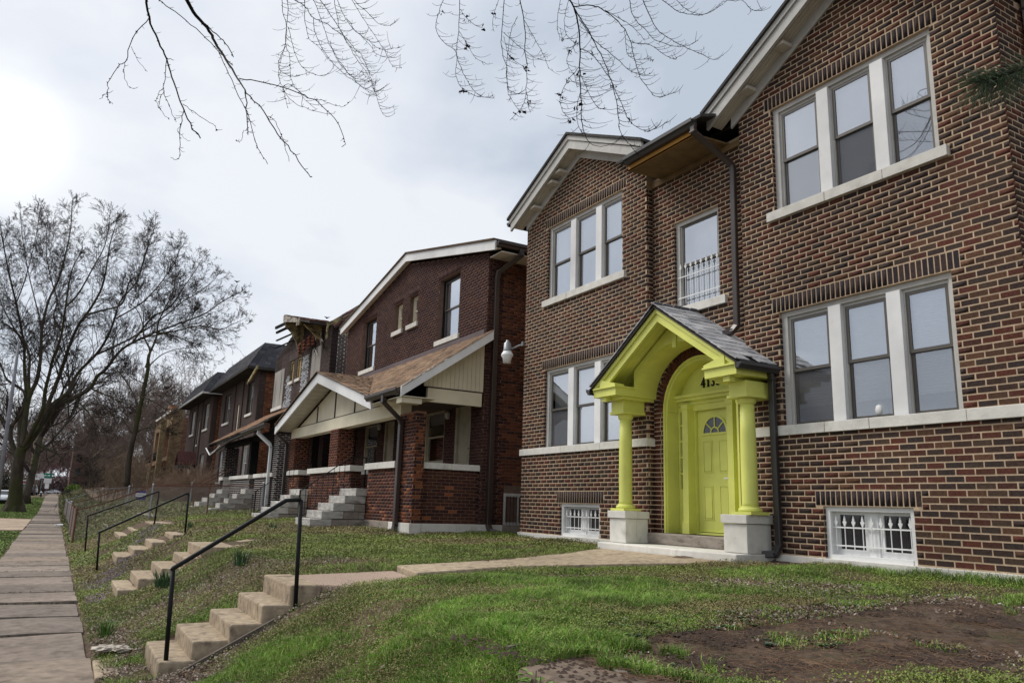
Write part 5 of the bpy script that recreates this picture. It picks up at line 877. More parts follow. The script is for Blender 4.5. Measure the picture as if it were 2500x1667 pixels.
MB().prism([(7.7, 38.3, 7.75), (7.7, 40.3, 7.2), (7.7, 40.3, 7.35), (7.7, 38.3, 7.93)], (.08, 0, 0)).build('fascia_remnant', YWOOD, h3)
# ================================================================ HOUSES 4 and 5: brown painted row with mansards
def mansard(h, y0, y1, X0, zt, m):
    """eave at X0, rises steeply"""
    ov = .6; dp = .9; H = 1.45
    a = [(X0, y0 - ov, zt), (X0, y1 + ov, zt), (X0 + 11, y1 + ov, zt), (X0 + 11, y0 - ov, zt)]; b = [(X0 + dp, y0 - ov + dp, zt + H), (X0 + dp, y1 + ov - dp, zt + H), (X0 + 10, y1 + ov - dp, zt + H), (X0 + 10, y0 - ov + dp, zt + H)]
    MB().add(a + b, [(3, 2, 1, 0), (4, 5, 6, 7), (0, 1, 5, 4), (1, 2, 6, 5), (2, 3, 7, 6), (3, 0, 4, 7)]).build('mansard_roof', UNDER, h)
    P = Pieces(); C = [(.062, .062, .070), (.048, .048, .055), (.078, .078, .085), (.055, .055, .06)]
    for (p, q, r_, s_) in ((a[0], a[1], b[1], b[0]), (a[3], a[0], b[0], b[3])):
        p, q, r_, s_ = map(Vector, (p, q, r_, s_)); n = (q - p).cross(s_ - p).normalized()
        if n.z < 0: n = -n
        rows = 9
        for r in range(rows):
            t = (r + .5) / rows; L = p.lerp(s_, t); R = q.lerp(r_, t); W = (R - L).length; k = max(1, int(W / .32)); sd = (s_ - p); dnn = (sd - (q - p).normalized() * sd.dot((q - p).normalized())).normalized()
            for i in range(k):
                c = L.lerp(R, (i + .5) / k); 
                if c.x > X0 + 4: continue
                P.add(c + n * .015, (R - L) / k * .96, dnn * (sd.length / rows * 1.1), n * .025, RNG.choice(C))
    P.finalize(h, 'shingle', SHT, keep=120)
    MB().box(X0 - .02, X0 + 11, y0 - ov - .02, y0 - ov + .05, zt - .13, zt - .002).box(X0 - .05, X0 + .04, y0 - ov, y1 + ov, zt - .13, zt - .002).build('eave_gutter', GREYW if m else UNDER, h); MB().box(X0, X0 + 11, y0 - ov + .06, y1 + ov, zt - .12, zt - .05).build('soffit', UNDER, h)
for nm, ya, yb, X0, wins, nar, lab in (('brown_brick_house', 41.9, 52.6, 8.6, ((43.0, 44.5), (49.5, 51.4)), (46.6, 47.1), 'brown painted brick house with black mansard roof beside the burnt house'), ('brown_brick_house', 54.2, 64.9, 8.3, ((55.3, 57.1), (61.4, 63.2)), (58.9, 59.4), 'farther brown painted brick house with black mansard and small hooded porch')):
    h = thing(nm, (14, (ya + yb) / 2, 1.2), lab, 'house'); hs = []
    for a, b in wins: hs += [(a, b, 6.1, 7.85), (a, b, 2.5, 4.4)]
    hs += [(nar[0], nar[1], 5.2, 6.9)]
    c_ = MB(); core(c_, (X0, 0, 0), FY, NX, ya, yb, .8, 8.3, hs, th=.3); c_.box(X0 + .01, X0 + 12, ya + .001, ya + .3, .8, 8.3); c_.box(X0 + .01, X0 + 12, yb - .3, yb - .001, .8, 8.3); c_.build('wall', MORTARB, h)
    P = Pieces(); brick_wall(P, (X0, 0, 0), FY, NX, ya, yb, 1.2, 8.3, hs, pal=P_BRN, j=.010, proud=.003, seed=int(ya)); brick_wall(P, (0, ya, 0), UX, NY, X0, X0 + .35, 1.2, 8.2, pal=P_BRN, j=.01, seed=int(ya) + 1)
    brick_wall(P, (0, ya, 0), UX, NY, X0 + .36, X0 + 1.3, 1.2, 8.2, pal=P_ORG, j=.013, seed=int(ya) + 2); brick_wall(P, (0, ya, 0), UX, NY, X0 + 1.31, X0 + 4, 1.2, 8.2, pal=P_BRN, j=.008, seed=int(ya) + 3)
    P.finalize(h, 'brick', BRICKP, keep=300)
    for y in (nar[0] - .9, nar[1] + .9): MB().box(X0 - .06, X0 + .05, y - .12, y + .12, 1.2, 8.2).build('pilaster', MORTARB, h)
    for a, b, c, d in hs[:-1]:
        wn = simple_window(h, (a, b, c, d), X0, GREYW if d < 5 or ya > 50 else BRONZE, rev=.1, blind=.0 if ya < 50 and a > 45 else .6, t=.06)
        for q in (1 / 3, 2 / 3): MB().box(X0 + .12, X0 + .14, a + (b - a) * q - .015, a + (b - a) * q + .015, c, d).build('muntin', GREYW, wn)
    MB().box(X0 + .05, X0 + .1, nar[0], nar[1], 5.2, 6.9).build('narrow_window', CREAM, h); MB().box(X0 - .05, X0 + .1, nar[0] - .08, nar[1] + .08, 5.08, 5.197).build('window_sill', STONE, h)
    mansard(h, ya, yb, X0 - .75 if ya > 50 else X0 - .7, 8.35, ya > 50)
    if ya > 50:
        hd = MB(); yc_ = 59.2
        for s in (-1, 1): hd.prism([(7.1, yc_ + s * .95, 3.7), (7.1, yc_, 4.6), (7.1, yc_, 4.7), (7.1, yc_ + s * .95, 3.8)], (1.2, 0, 0))
        hd.build('porch_hood', mat('maroon_shingle', (.09, .04, .036), rough=.9, var=.3), h); MB().prism([(7.15, 58.3, 3.45), (7.15, 60.1, 3.45), (7.15, 60.1, 3.75), (7.15, 58.3, 3.75)], (.08, 0, 0)).prism([(7.2, 58.25, 3.45), (8.3, 58.25, 3.45), (8.3, 58.25, 3.75), (7.2, 58.25, 3.75)], (0, .08, 0)).build('hood_beam', UNDER, h)
        for y in (58.4, 60.0): MB().beam((7.25, y, 3.5), (8.3, y, 2.4), .12, .12, up=(0, 1, 0)).build('hood_bracket', UNDER, h)
        MB().box(8.2, 8.3, 58.7, 59.7, 1.6, 3.4).build('door', REDD, h)
# ================================================================ HOUSE 6: tan brick with open balcony
h6 = thing('tan_brick_house', (14, 79, 1.3), 'tan brick two-storey flat with balcony and stone parapet, farthest of the row', 'house')
Y6, X6 = 72.6, 8.0; c_ = MB(); core(c_, (X6, 0, 0), FY, NX, Y6, 86, .8, 8.8, ((73.6, 78.2, 1.6, 4.0), (73.6, 78.2, 4.9, 7.6), (80, 84.5, 1.6, 4.0), (80, 84.5, 4.9, 7.6)), th=.5)
c_.box(X6 + .01, X6 + 14, Y6 + .001, Y6 + .4, .8, 8.3); c_.box(X6, X6 + .4, Y6, Y6 + .7, 8.8, 9.1); c_.box(X6 - .02, X6 + .45, 74, 77.8, 8.8, 9.3); c_.box(X6 - .04, X6 + .5, 75, 76.8, 9.3, 9.55); c_.build('wall', MORTARS, h6)
P = Pieces(); brick_wall(P, (X6, 0, 0), FY, NX, Y6, 86, 1.2, 8.8, ((73.6, 78.2, 1.6, 4.0), (73.6, 78.2, 4.9, 7.6), (80, 84.5, 1.6, 4.0), (80, 84.5, 4.9, 7.6)), pal=P_TANB, ch=.09, bl=.26, seed=61); brick_wall(P, (0, Y6, 0), UX, NY, X6, X6 + .9, 1.2, 9.0, pal=P_TANB, ch=.09, bl=.26, seed=62)
brick_wall(P, (0, Y6, 0), UX, NY, X6 + .91, X6 + 9, 1.2, 8.2, pal=P_BRR, ch=.09, bl=.26, j=.012, seed=63); P.finalize(h6, 'brick', BRICKP, keep=60)
for a, b in ((73.0, 78.6), (79.4, 85.4)):
    MB().box(X6 - .15, X6 + .5, a, b, 8.75, 8.95).build('parapet_cap', STONE, h6); MB().box(X6 + .5, X6 + .52, a + .6, b - .4, 1.6, 7.6).build('recess_wall', mat('pale_siding', (.5, .52, .55), rough=.8, var=.4, scale=3), h6)
    MB().box(X6 - .7, X6 + .4, a + .3, b - .3, 4.2, 4.55).build('balcony_slab', MORTARS, h6)
    r_ = MB(); r_.box(X6 - .65, X6 - .6, a + .3, b - .3, 5.3, 5.36)
    for i in range(24): yy = a + .35 + i * (b - a - .7) / 23; r_.box(X6 - .64, X6 - .61, yy, yy + .03, 4.55, 5.3)
    r_.build('balcony_railing', BLACK, h6)
    for y in (a + .2, b - .4): MB().box(X6 - .8, X6 - .35, y, y + .45, 1.0, 8.0 if y < 74 else 4.5).build('porch_pillar', mat('tan_brick_far', (.24, .18, .10), rough=.9, var=.4, scale=8), h6)
    for i in range(4): yy = a + 1 + i * 1.1; MB().box(X6 + .42, X6 + .47, yy, yy + .08, 1.6, 7.6).build('window_post', WHITE, h6)
    MB().beam((X6 - .9, a + 2.6, 3.6), (X6 - .2, a + 2.6, 4.3), .12, .12, up=(0, 1, 0)).build('brace', TANW, h6)
MB().box(X6 + 4.2, X6 + 5.6, Y6 - .03, Y6, 5.5, 7.2).build('boarded_window', mat('pale_board', (.55, .47, .38), rough=.8, var=.1), h6)
# ================================================================ terrain
_T = NR.random((256, 256))
def vnoise(x, y, s):
    x = np.asarray(x, float) * s + 1000.3; y = np.asarray(y, float) * s + 1000.7; xi = np.floor(x).astype(int); yi = np.floor(y).astype(int); fx = x - xi; fy = y - yi
    fx = fx * fx * (3 - 2 * fx); fy = fy * fy * (3 - 2 * fy); g = lambda a, b: _T[a & 255, b & 255]
    return (g(xi, yi) * (1 - fx) + g(xi + 1, yi) * fx) * (1 - fy) + (g(xi, yi + 1) * (1 - fx) + g(xi + 1, yi + 1) * fx) * fy
def fbm(x, y, s, o=4):
    r = 0; a = .5; t = 0
    for i in range(o): r = r + a * vnoise(x + 13.1 * i, y - 7.7 * i, s * 2 ** i); t += a; a *= .5
    return r / t
def sstep(a, b, x): t = np.clip((x - a) / (b - a), 0, 1); return t * t * (3 - 2 * t)
def rise(y): return 1.1 * sstep(74, 122, np.asarray(y, float))
PROF_X = [.45, .60, .80, 1.05, 1.3, 1.6, 1.9, 2.15, 2.5, 3.7, 6.0, 8.6, 30]
PROF_Z = [-.02, .0, .03, .10, .22, .36, .51, .66, .79, .845, .90, .985, 1.0]
def ground_h(x, y, rough=True):
    x = np.asarray(x, float); y = np.asarray(y, float)
    z = np.interp(x, PROF_X, PROF_Z); up = .012 * np.clip(y - 15, 0, 40) * sstep(2, 6, x); z = z + up
    z = np.where(x < -5.0, -.14, z); z = np.where((x >= -5.0) & (x < .45), -.02, z)
    # bare track on the lawn near the camera side and settled ground beside the first steps
    if rough:
        k = sstep(.5, 1.2, x) * (1 - sstep(14, 30, x)); z = z + k * ((fbm(x, y, 1.3) - .5) * .09 + (fbm(x, y, 6, 3) - .5) * .035)
        z = z - .09 * sstep(7.55, 7.75, y) * (1 - sstep(8.75, 8.9, y)) * sstep(.9, 1.0, x) * (1 - sstep(2.3, 2.45, x))
        z = z - .05 * sstep(6.7, 7.3, y) * (1 - sstep(7.6, 7.8, y)) * sstep(.8, 1.2, x) * (1 - sstep(2.2, 2.6, x))
        z = z - .05 * (sstep(7.5, 7.9, y) * (1 - sstep(9.0, 9.4, y)) * sstep(2.3, 2.5, x) * (1 - sstep(7.3, 7.8, x)))
        z = z - .03 * sstep(-1.1, -1.0, x) * (1 - sstep(.5, .6, x))
    # keep below pavements on the vacant ground beyond the houses
    z = np.where(x > 9, z * 1, z)
    return z + rise(y)
gx = np.concatenate([[-900, -300, -120, -60, -40, -25, -15, -10, -5.02, -4.98, -4, -3, -2, -1.2], np.arange(-1.0, .5, .25), np.arange(.5, 3, .06), np.arange(3, 9.5, .1), [10, 12, 15, 20, 30, 60, 120, 300, 900]])
gy = np.concatenate([[-300, -60, -20, -6, -2], np.arange(-1, 14, .1), np.arange(14, 30, .25), np.arange(30, 60, .6), np.arange(60, 130, 3), [140, 160, 200, 300, 500, 900, 1500, 3000]])
GX_, GY_ = np.meshgrid(gx, gy, indexing='ij'); GZ_ = ground_h(GX_, GY_); nx, ny = GX_.shape
ii = np.arange(nx * ny).reshape(nx, ny); FF = np.stack([ii[:-1, :-1], ii[1:, :-1], ii[1:, 1:], ii[:-1, 1:]], -1).reshape(-1, 4)
def soil_mat():
    m = mat('soil_and_thatch', (.125, .088, .064), rough=1.0, var=.55, scale=14, bump=.03, bscale=38, dirt=(.085, .085, .04), dscale=1.3, dlo=.50, dhi=.68); return m
g_ = fast_mesh('ground', np.stack([GX_, GY_, GZ_], -1).reshape(-1, 3), FF, soil_mat(), smooth=True, kind='structure')
# street, kerb
road = MB()
yy = [-60, 20, 60] + list(range(74, 124, 6)) + [140, 200, 400, 900]
for a, b in zip(yy[:-1], yy[1:]):
    za, zb = float(rise(a)), float(rise(b)); road.add([(-14, a, za - .125), (-5.15, a, za - .125), (-5.15, b, zb - .125), (-14, b, zb - .125)], [(0, 1, 2, 3)])
road.build('road', mat('asphalt', (.20, .195, .185), rough=.95, var=.2, scale=3, bump=.004, bscale=60), kind='structure')
kb = MB()
for a, b in zip(yy[:-1], yy[1:]): za, zb = float(rise(a)), float(rise(b)); kb.prism([(-5.15, a, za - .14), (-5.0, a, za - .14), (-5.0, a, za + .0), (-5.15, a, za + .0)], (0, b - a, zb - za))
kb.build('kerb', CONC, kind='structure')
# sidewalk: separate slabs
swk = bpy.data.objects.new('sidewalk', None); COL.objects.link(swk); tag(swk, kind='structure')
ys = [.2, 1.5, 3.0, 4.5, 6.1, 7.6, 9.15, 10.9, 12.3, 13.9, 15.5, 16.6, 18.2, 19.5, 20.9, 22.0, 23.6, 24.9, 26.3, 27.6, 29.2, 31.0]
while ys[-1] < 112: ys.append(ys[-1] + RNG.uniform(1.4, 1.7))
WC_ = [(.25, .205, .17), (.20, .168, .142), (.29, .24, .198), (.17, .145, .125), (.26, .21, .165)]
for i, (a, b) in enumerate(zip(ys[:-1], ys[1:])):
    c = RNG.choice(WC_); t1 = RNG.uniform(-.022, .018); t2 = RNG.uniform(-.022, .018); za, zb = float(rise(a)), float(rise(b)); g = .03 if i % 3 else .055
    x0, x1 = -.93 + RNG.uniform(-.03, .03), .50 + RNG.uniform(-.02, .02); m = MB(); NXs, NYs = 6, 6; vs = []; hmp = 1.0 if 9 < a < 13 else .2
    for q in range(NYs + 1):
        for p in range(NXs + 1):
            u, v = p / NXs, q / NYs; e = (.012 * hmp * math.sin(PI * v * 1.0) + .008 * hmp * math.sin(u * 5 + a)); zz = (za + t1) * (1 - v) + (zb + t2) * v + e - (.008 if p in (0, NXs) or q in (0, NYs) else 0)
            vs.append((x0 + (x1 - x0) * u + RNG.uniform(-.006, .006) * (p in (0, NXs)), a + g / 2 + (b - a - g) * v + (RNG.uniform(-.006, .006) if q in (0, NYs) else 0), zz))
    fs = [(q * (NXs + 1) + p, q * (NXs + 1) + p + 1, (q + 1) * (NXs + 1) + p + 1, (q + 1) * (NXs + 1) + p) for q in range(NYs) for p in range(NXs)]
    rim = list(range(NXs + 1)) + [(q + 1) * (NXs + 1) - 1 for q in range(1, NYs + 1)] + [NYs * (NXs + 1) + p for p in range(NXs - 1, -1, -1)] + [q * (NXs + 1) for q in range(NYs - 1, 0, -1)]
    n0 = len(vs); vs += [(vs[k][0], vs[k][1], vs[k][2] - .12) for k in rim]; fs += [(rim[k], n0 + k, n0 + (k + 1) % len(rim), rim[(k + 1) % len(rim)]) for k in range(len(rim))]
    fs = [f if k < NXs * NYs else f[::-1] for k, f in enumerate(fs)]
    m.add(vs, fs, c); m.build('paving_slab', WALK, swk, smooth=False)
far = MB()
for a, b in ((ys[-1], 122), (122, 300), (300, 900)): far.add([(-.93, a, float(rise(a)) - .01), (.5, a, float(rise(a)) - .01), (.5, b, float(rise(b)) - .01), (-.93, b, float(rise(b)) - .01)], [(0, 1, 2, 3)], WC_[0])
far.build('far_paving', WALK, swk)
bd = MB()   # worn dirt crossing of the verge
bd.add([(-5, 38, .0), (-.96, 39.5, .0), (-.96, 55, .0), (-5, 58, .0)], [(0, 1, 2, 3)], (.40, .31, .23)); bd.build('dirt_crossing', WALK, kind='structure')
# ---------------------------------------------------------------- garden stairs and paths
def stairs(name, Y0, Y1, X0s, Zs, label, m=CONC, deep=.34, lastx=.30, skew=0):
    t = thing(name, (X0s[0], (Y0 + Y1) / 2, Zs[0]), label, 'steps', 'garden steps up the grass bank')
    for i, (x, z) in enumerate(zip(X0s, Zs)):
        xe = (X0s[i + 1] + .05) if i + 1 < len(X0s) else x + lastx; vs = []
        yo = RNG.uniform(-.02, .02); f = [(x, Y0 + yo, z), (xe, Y0 + yo + .0, z - .005), (xe, Y1 + yo, z), (x + .005, Y1 + yo, z)]
        MB().prism([Vector(p) - Vector((0, 0, deep)) for p in f], (0, 0, deep)).build('concrete_step', m, t, bevel=.018)
    return t
st1 = stairs('garden_steps', 7.70, 8.82, (.97, 1.235, 1.54, 1.81, 2.06), (.19, .34, .475, .63, .805), 'nearest full flight of tan concrete steps with black pipe handrail')
st2 = stairs('garden_steps', 13.35, 14.85, (1.0, 1.27, 1.57, 1.90, 2.12), (.21, .36, .51, .66, .83), 'second flight of tan concrete steps without any handrail, past the first handrail', lastx=.55)
st3 = stairs('garden_steps', 18.1, 19.6, (1.27, 1.57, 1.89, 2.28), (.36, .50, .65, .80), 'third flight of tan steps, beside the middle black handrail')
st4 = stairs('garden_steps', 23.9, 26.4, (1.69, 2.02, 2.48), (.51, .65, .83), 'fourth flight of tan steps, beside the farther black handrail', lastx=.7)
st5 = stairs('garden_steps', 29.5, 34.5, (1.75, 2.1, 2.6, 2.9), (.50, .66, .80, .92), 'farthest flight of grey stone steps behind the chain link fence', m=STONED, lastx=.8)
nb = thing('garden_steps', (2.15, 3.1, .8), 'broken top step of another flight in the bottom foreground', 'steps', 'garden steps up the grass bank')
MB().prism([(2.16, 3.63, .40), (2.20, 2.2, .40), (2.62, 2.2, .40), (2.58, 3.72, .40)], (0, 0, .40)).build('concrete_step', mat('old_brown_concrete', (.21, .16, .122), rough=.95, var=.3, scale=16, bump=.012, bscale=90, dirt=(.09, .07, .055), dscale=5, dlo=.48, dhi=.7), nb, bevel=.03)
def handrail(name, pts, label, r=.021):
    t = thing(name, pts[0], label, 'handrail', 'black pipe handrails')
    a, b, c, d, e = map(Vector, pts)
    MB().tube([a, b + (b - a).normalized() * .0], r * .95, 12).build('post', BLACK, t, smooth=True); MB().tube([e, d], r * .95, 12).build('post', BLACK, t, smooth=True)
    MB().tube([b - Vector((.01, 0, .02)), b, c, d], r, 12).build('rail', BLACK, t, smooth=True)
    return t
handrail('pipe_handrail', [(1.04, 7.76, .12), (1.01, 7.76, .965), (1.955, 7.74, 1.59), (2.10, 7.74, 1.60), (2.115, 7.66, .45)], 'black pipe handrail of the nearest full flight of steps')
handrail('pipe_handrail', [(.935, 18.1, .10), (.89, 18.1, .835), (2.42, 18.1, 1.645), (2.49, 18.1, 1.66), (2.51, 18.1, .75)], 'middle black pipe handrail, beside the third flight of steps')
handrail('pipe_handrail', [(.87, 23.1, .15), (.82, 23.1, 1.035), (2.38, 23.1, 1.69), (2.43, 23.1, 1.70), (2.41, 23.1, .85)], 'farther black pipe handrail, nearest the chain link fence')
pth = bpy.data.objects.new('garden_path', None); COL.objects.link(pth); tag(pth, kind='structure')
def slab(poly, m, dz=.03, par=pth, flat=None, name='path_slab'):
    n = len(poly); pts = [(x, y, (float(ground_h(x, y, False)) if flat is None else flat) + dz) for x, y in poly]
    return MB().prism([Vector(p) - Vector((0, 0, .14)) for p in pts], (0, 0, .14)).build(name, m, par, bevel=.015)
slab([(2.345, 7.80), (2.6, 7.5), (3.55, 8.22), (3.66, 9.1), (2.35, 8.75)], PEBB, -.0, flat=.80)
slab([(3.58, 8.2), (4.92, 8.47), (5.04, 9.33), (3.70, 9.12)], CONC, .015); slab([(4.95, 8.48), (6.3, 8.2), (7.5, 7.76), (7.85, 7.7), (7.85, 10.6), (6.75, 9.99), (5.07, 9.34)], CONC, .015)
slab([(2.70, 13.7), (3.6, 15.3), (3.4, 16.1), (2.4, 14.8)], CONC, .0); slab([(3.3, 27.2), (2.75, 27.3), (2.7, 26.6), (3.2, 26.6)], CONC, .0)
slab([(3.12, 3.98), (2.93, 3.42), (2.85, 2.6), (4.4, 2.2), (4.6, 3.9)], mat('soil_covered_slab', (.085, .058, .044), rough=1, var=.5, scale=18, bump=.02, bscale=70, dirt=(.27, .21, .165), dscale=1.6, dlo=.60, dhi=.75), -.015); slab([(4.65, 2.2), (4.68, 3.95), (6.4, 4.1), (6.5, 2.3)], MATS['soil_covered_slab'], -.03)
slab([(.52, 8.1), (.95, 8.2), (.96, 9.0), (.53, 8.95)], CONC, .0, flat=.02)
for x, y in ((2.62, 2.9), (2.75, 3.2), (2.66, 3.35), (2.78, 2.7)):
    tag(MB().prism([(x + .09 * math.cos(a + x * 9) * RNG.uniform(.7, 1.2), y + .09 * math.sin(a + x * 9) * RNG.uniform(.7, 1.2), .775) for a in (0, 1.2, 2.3, 3.5, 4.9)], (0, 0, .03)).build('stone_chip', STONED, None, bevel=.005), 'flat grey stone chip between the broken step and dirt covered slab', 'stone', 'flat stone chips')
# plank along the first steps
tag(MB().beam((1.18, 7.52, .13), (1.92, 7.58, .50), .035, .06).build('edging_plank', mat('weathered_plank', (.12, .10, .085), rough=.9, var=.3, scale=8), None), 'weathered grey edging plank along the side of the nearest steps', 'plank')
tag(MB().beam((2.35, 4.05, .80), (2.78, 4.12, .83), .03, .04).build('edging_plank', MATS['weathered_plank'], None), 'short weathered plank in the grass behind the broken foreground step', 'plank')
def crumple(name, c, sx, sy, sz, m, label, cat, seed):
    rr = np.random.default_rng(seed); nu, nv = 14, 9; V = []; F = []
    for i in range(nv + 1):
        for k in range(nu): t = PI * i / nv; p = 2 * PI * k / nu; r = 1 + rr.uniform(-.35, .35); V.append((c[0] + sx * r * math.sin(t) * math.cos(p), c[1] + sy * r * math.sin(t) * math.sin(p), c[2] + sz * (r * math.cos(t) * .6 + .4)))
    for i in range(nv):
        for k in range(nu): F.append((i * nu + k, i * nu + (k + 1) % nu, (i + 1) * nu + (k + 1) % nu, (i + 1) * nu + k))
    return tag(MB().add(V, F).build(name, m, None), label, cat)
crumple('crumpled_paper', (.66, 9.25, .05), .13, .11, .05, mat('old_paper', (.50, .45, .38), rough=.9, var=.3, scale=30, dirt=(.15, .12, .1), dscale=15, dlo=.5, dhi=.6), 'crumpled dirty white paper between pavement and the nearest steps', 'litter', 3); crumple('crumpled_paper', (.80, 9.15, .05), .09, .09, .05, MATS['old_paper'], 'smaller crumpled white scrap against the larger paper heap', 'litter', 4)
crumple('litter_cup', (.42, 43.5, .06), .2, .1, .07, WMET, 'white plastic litter at the pavement edge by the fence post', 'litter', 5)
# ================================================================ vegetation
def soil_mask(x, y):
    """1 = bare"""
    b = fbm(x, y, .9, 4); lush = sstep(1.1, 1.5, x) * (1 - sstep(3.6, 4.6, x)) * sstep(3.6, 4.2, y) * (1 - sstep(7.2, 7.7, y)); lush = np.maximum(lush, sstep(5.6, 6.3, y - .1 * (x - 4)) * sstep(3, 4, x)); d = sstep(.60, .68, b) * .8 * (1 - .85 * lush)
    d = np.maximum(d, sstep(.52, .60, fbm(x + 5, y, 1.6, 3)) * (1 - sstep(3.9, 4.6, y)) * sstep(2.4, 2.9, x))           # worn ground near the far bottom right
    d = np.maximum(d, (1 - sstep(.9, 1.25, x)) * sstep(.44, .52, fbm(x, y, 3.1, 3)) * (1 - sstep(11, 13, y)))                # litter strip at the foot
    d = np.maximum(d, (1 - sstep(1.15, 1.6, x)) * sstep(.34, .44, fbm(x + 3, y + 9, 2.6, 3)) * (1 - sstep(7.5, 7.7, y)))
    d = np.maximum(d, sstep(7.2, 7.5, y) * (1 - sstep(7.66, 7.7, y)) * sstep(.9, 1, x) * (1 - sstep(2.5, 2.8, x)) * .85)
    d = np.maximum(d, sstep(2.6, 3.3, y - .16 * (x - 3)) * 0)
    track = 1 - sstep(.35, .62, np.abs(y - (3.15 + .12 * (x - 3)) - .25 * (vnoise(x, y, .8) - .5))); d = np.maximum(d, track * sstep(2.9, 3.2, x) * (.25 + .75 * sstep(.44, .52, fbm(x, y, 2.2, 3))))
    return d
def blocked(x, y):
    x = x + (vnoise(x, y, 5.3) - .5) * .16 * (x > .7); y = y + (vnoise(x + 9, y, 4.7) - .5) * .16; bl = (x < .52) & (x > -.96)
    for (a, b, c, d) in ((.95, 2.37, 7.68, 8.84), (1.0, 2.67, 13.3, 14.87), (7.83, 9.3, 7.55, 10.8), (8.5, 30, 4, 15), (2.14, 2.62, 2.0, 3.7), (1.27, 2.58, 18.1, 19.6), (1.69, 3.2, 23.9, 26.4), (6.85, 30, 16.2, 27.5), (5.55, 7, 19.25, 20.65), (5.55, 7, 24.6, 25.9), (8.05, 9, 6.9, 8.1), (6.7, 30, 28.4, 39.5), (5.3, 7, 31.9, 32.85), (5.3, 7, 36.9, 38.3), (8.5, 30, 41, 53), (8.2, 30, 54, 66)): bl |= (x > a) & (x < b) & (y > c) & (y < d)
    def inpoly(P):
        r = np.zeros(x.shape, bool); n = len(P)
        for i in range(n):
            (x1, y1), (x2, y2) = P[i], P[(i + 1) % n]; cnd = ((y1 > y) != (y2 > y)) & (x < (x2 - x1) * (y - y1) / (y2 - y1 + 1e-9) + x1); r ^= cnd
        return r
    for P in ([(2.3, 7.85), (2.6, 7.56), (3.55, 8.26), (3.66, 9.05), (2.3, 8.75)], [(3.5, 8.26), (4.92, 8.52), (6.3, 8.26), (7.5, 7.82), (7.9, 7.7), (7.9, 10.6), (6.75, 9.92), (5.07, 9.28), (3.6, 9.06)], [(2.70, 13.9), (3.5, 15.3), (3.4, 15.9), (2.5, 14.8)]): bl |= inpoly(P)
    slabs = [(3.1, 3.9), (2.95, 3.42), (2.9, 2.6), (4.4, 2.3), (4.55, 3.8)]; bl |= inpoly(slabs) & (vnoise(x, y, 2.5) < .66)
    slabs = [(4.7, 2.3), (4.7, 3.85), (6.3, 4.0), (6.4, 2.4)]; bl |= inpoly(slabs) & (vnoise(x, y, 2.0) < .55)
    return bl
def scatter(n, xr, yr, d0=3.0, power=2.0):
    """points weighted towards the camera"""
    x = NR.uniform(*xr, n * 3); y = NR.uniform(*yr, n * 3); d = np.hypot(x, y); p = np.clip(d0 / d, 0, 1) ** power; k = NR.random(len(x)) < p; x = x[k]; y = y[k]
    # inside the view (with margin)
    X3 = np.stack([x, y, ground_h(x, y, False) - 1.6], -1); z = X3 @ np.array(FW[:]); u = X3 @ np.array(RT[:]) / z; v = X3 @ np.array(DN[:]) / z
    k = (z > .5) & (np.abs(u) < .78) & (v < .56); return x[k], y[k]
def blades(name, x, y, h, w, lean, col, parent=None):
    n = len(x); z = ground_h(x, y) - .006; a = NR.uniform(0, 2 * PI, n); la = NR.uniform(0, 2 * PI, n); ln_ = lean * h
    sx = np.cos(a) * w / 2; sy = np.sin(a) * w / 2; ox = np.cos(la) * ln_; oy = np.sin(la) * ln_
    V = np.empty((n, 5, 3)); V[:, 0] = np.stack([x - sx, y - sy, z], -1); V[:, 1] = np.stack([x + sx, y + sy, z], -1)
    V[:, 2] = np.stack([x - sx * .8 + ox * .3, y - sy * .8 + oy * .3, z + h * .6], -1); V[:, 3] = np.stack([x + sx * .8 + ox * .3, y + sy * .8 + oy * .3, z + h * .6], -1); V[:, 4] = np.stack([x + ox, y + oy, z + h * (1 - .35 * lean)], -1)
    b = (np.arange(n) * 5)[:, None, None]; F = b + np.array([(0, 1, 3), (0, 3, 2), (2, 3, 4)])[None]
    return fast_mesh(name, V.reshape(-1, 3), F.reshape(-1, 3), VEG, np.repeat(col, 5, axis=0), kind='stuff')
def leaves(name, x, y, zo, s, col, m=VEG, tilt=.6, aspect=.6, label=None):
    n = len(x); z = ground_h(x, y) + zo; a = NR.uniform(0, 2 * PI, n); t = NR.uniform(-tilt, tilt, n); t2 = NR.uniform(-tilt, tilt, n)
    ux = np.cos(a); uy = np.sin(a); c = np.stack([x, y, z], -1); U = np.stack([ux * np.cos(t), uy * np.cos(t), np.sin(t)], -1) * (s / 2)[:, None]; Vv = np.stack([-uy * np.cos(t2), ux * np.cos(t2), np.sin(t2)], -1) * (s * aspect / 2)[:, None]
    W = np.stack([np.zeros(n), np.zeros(n), s * NR.uniform(-.1, .2, n)], -1)
    if n > 30000:
        V = np.stack([c - U, c + U * .6 - Vv * 1.3, c + U * .8 + Vv * 1.3 + W], 1); F = (np.arange(n) * 3)[:, None] + np.arange(3)[None]
        return fast_mesh(name, V.reshape(-1, 3), F, m, np.repeat(col, 3, axis=0), kind='stuff')
    V = np.stack([c - U, c - Vv + W, c + U, c + Vv + W], 1); F = (np.arange(n) * 4)[:, None] + np.arange(4)[None]
    return fast_mesh(name, V.reshape(-1, 3), F, m, np.repeat(col, 4, axis=0), kind='stuff')
def mixcol(n, cols, jit=.25):
    cols = np.array(cols); c = cols[NR.integers(0, len(cols), n)]; return np.clip(c * NR.uniform(1 - jit, 1 + jit, (n, 1)), 0, 1)
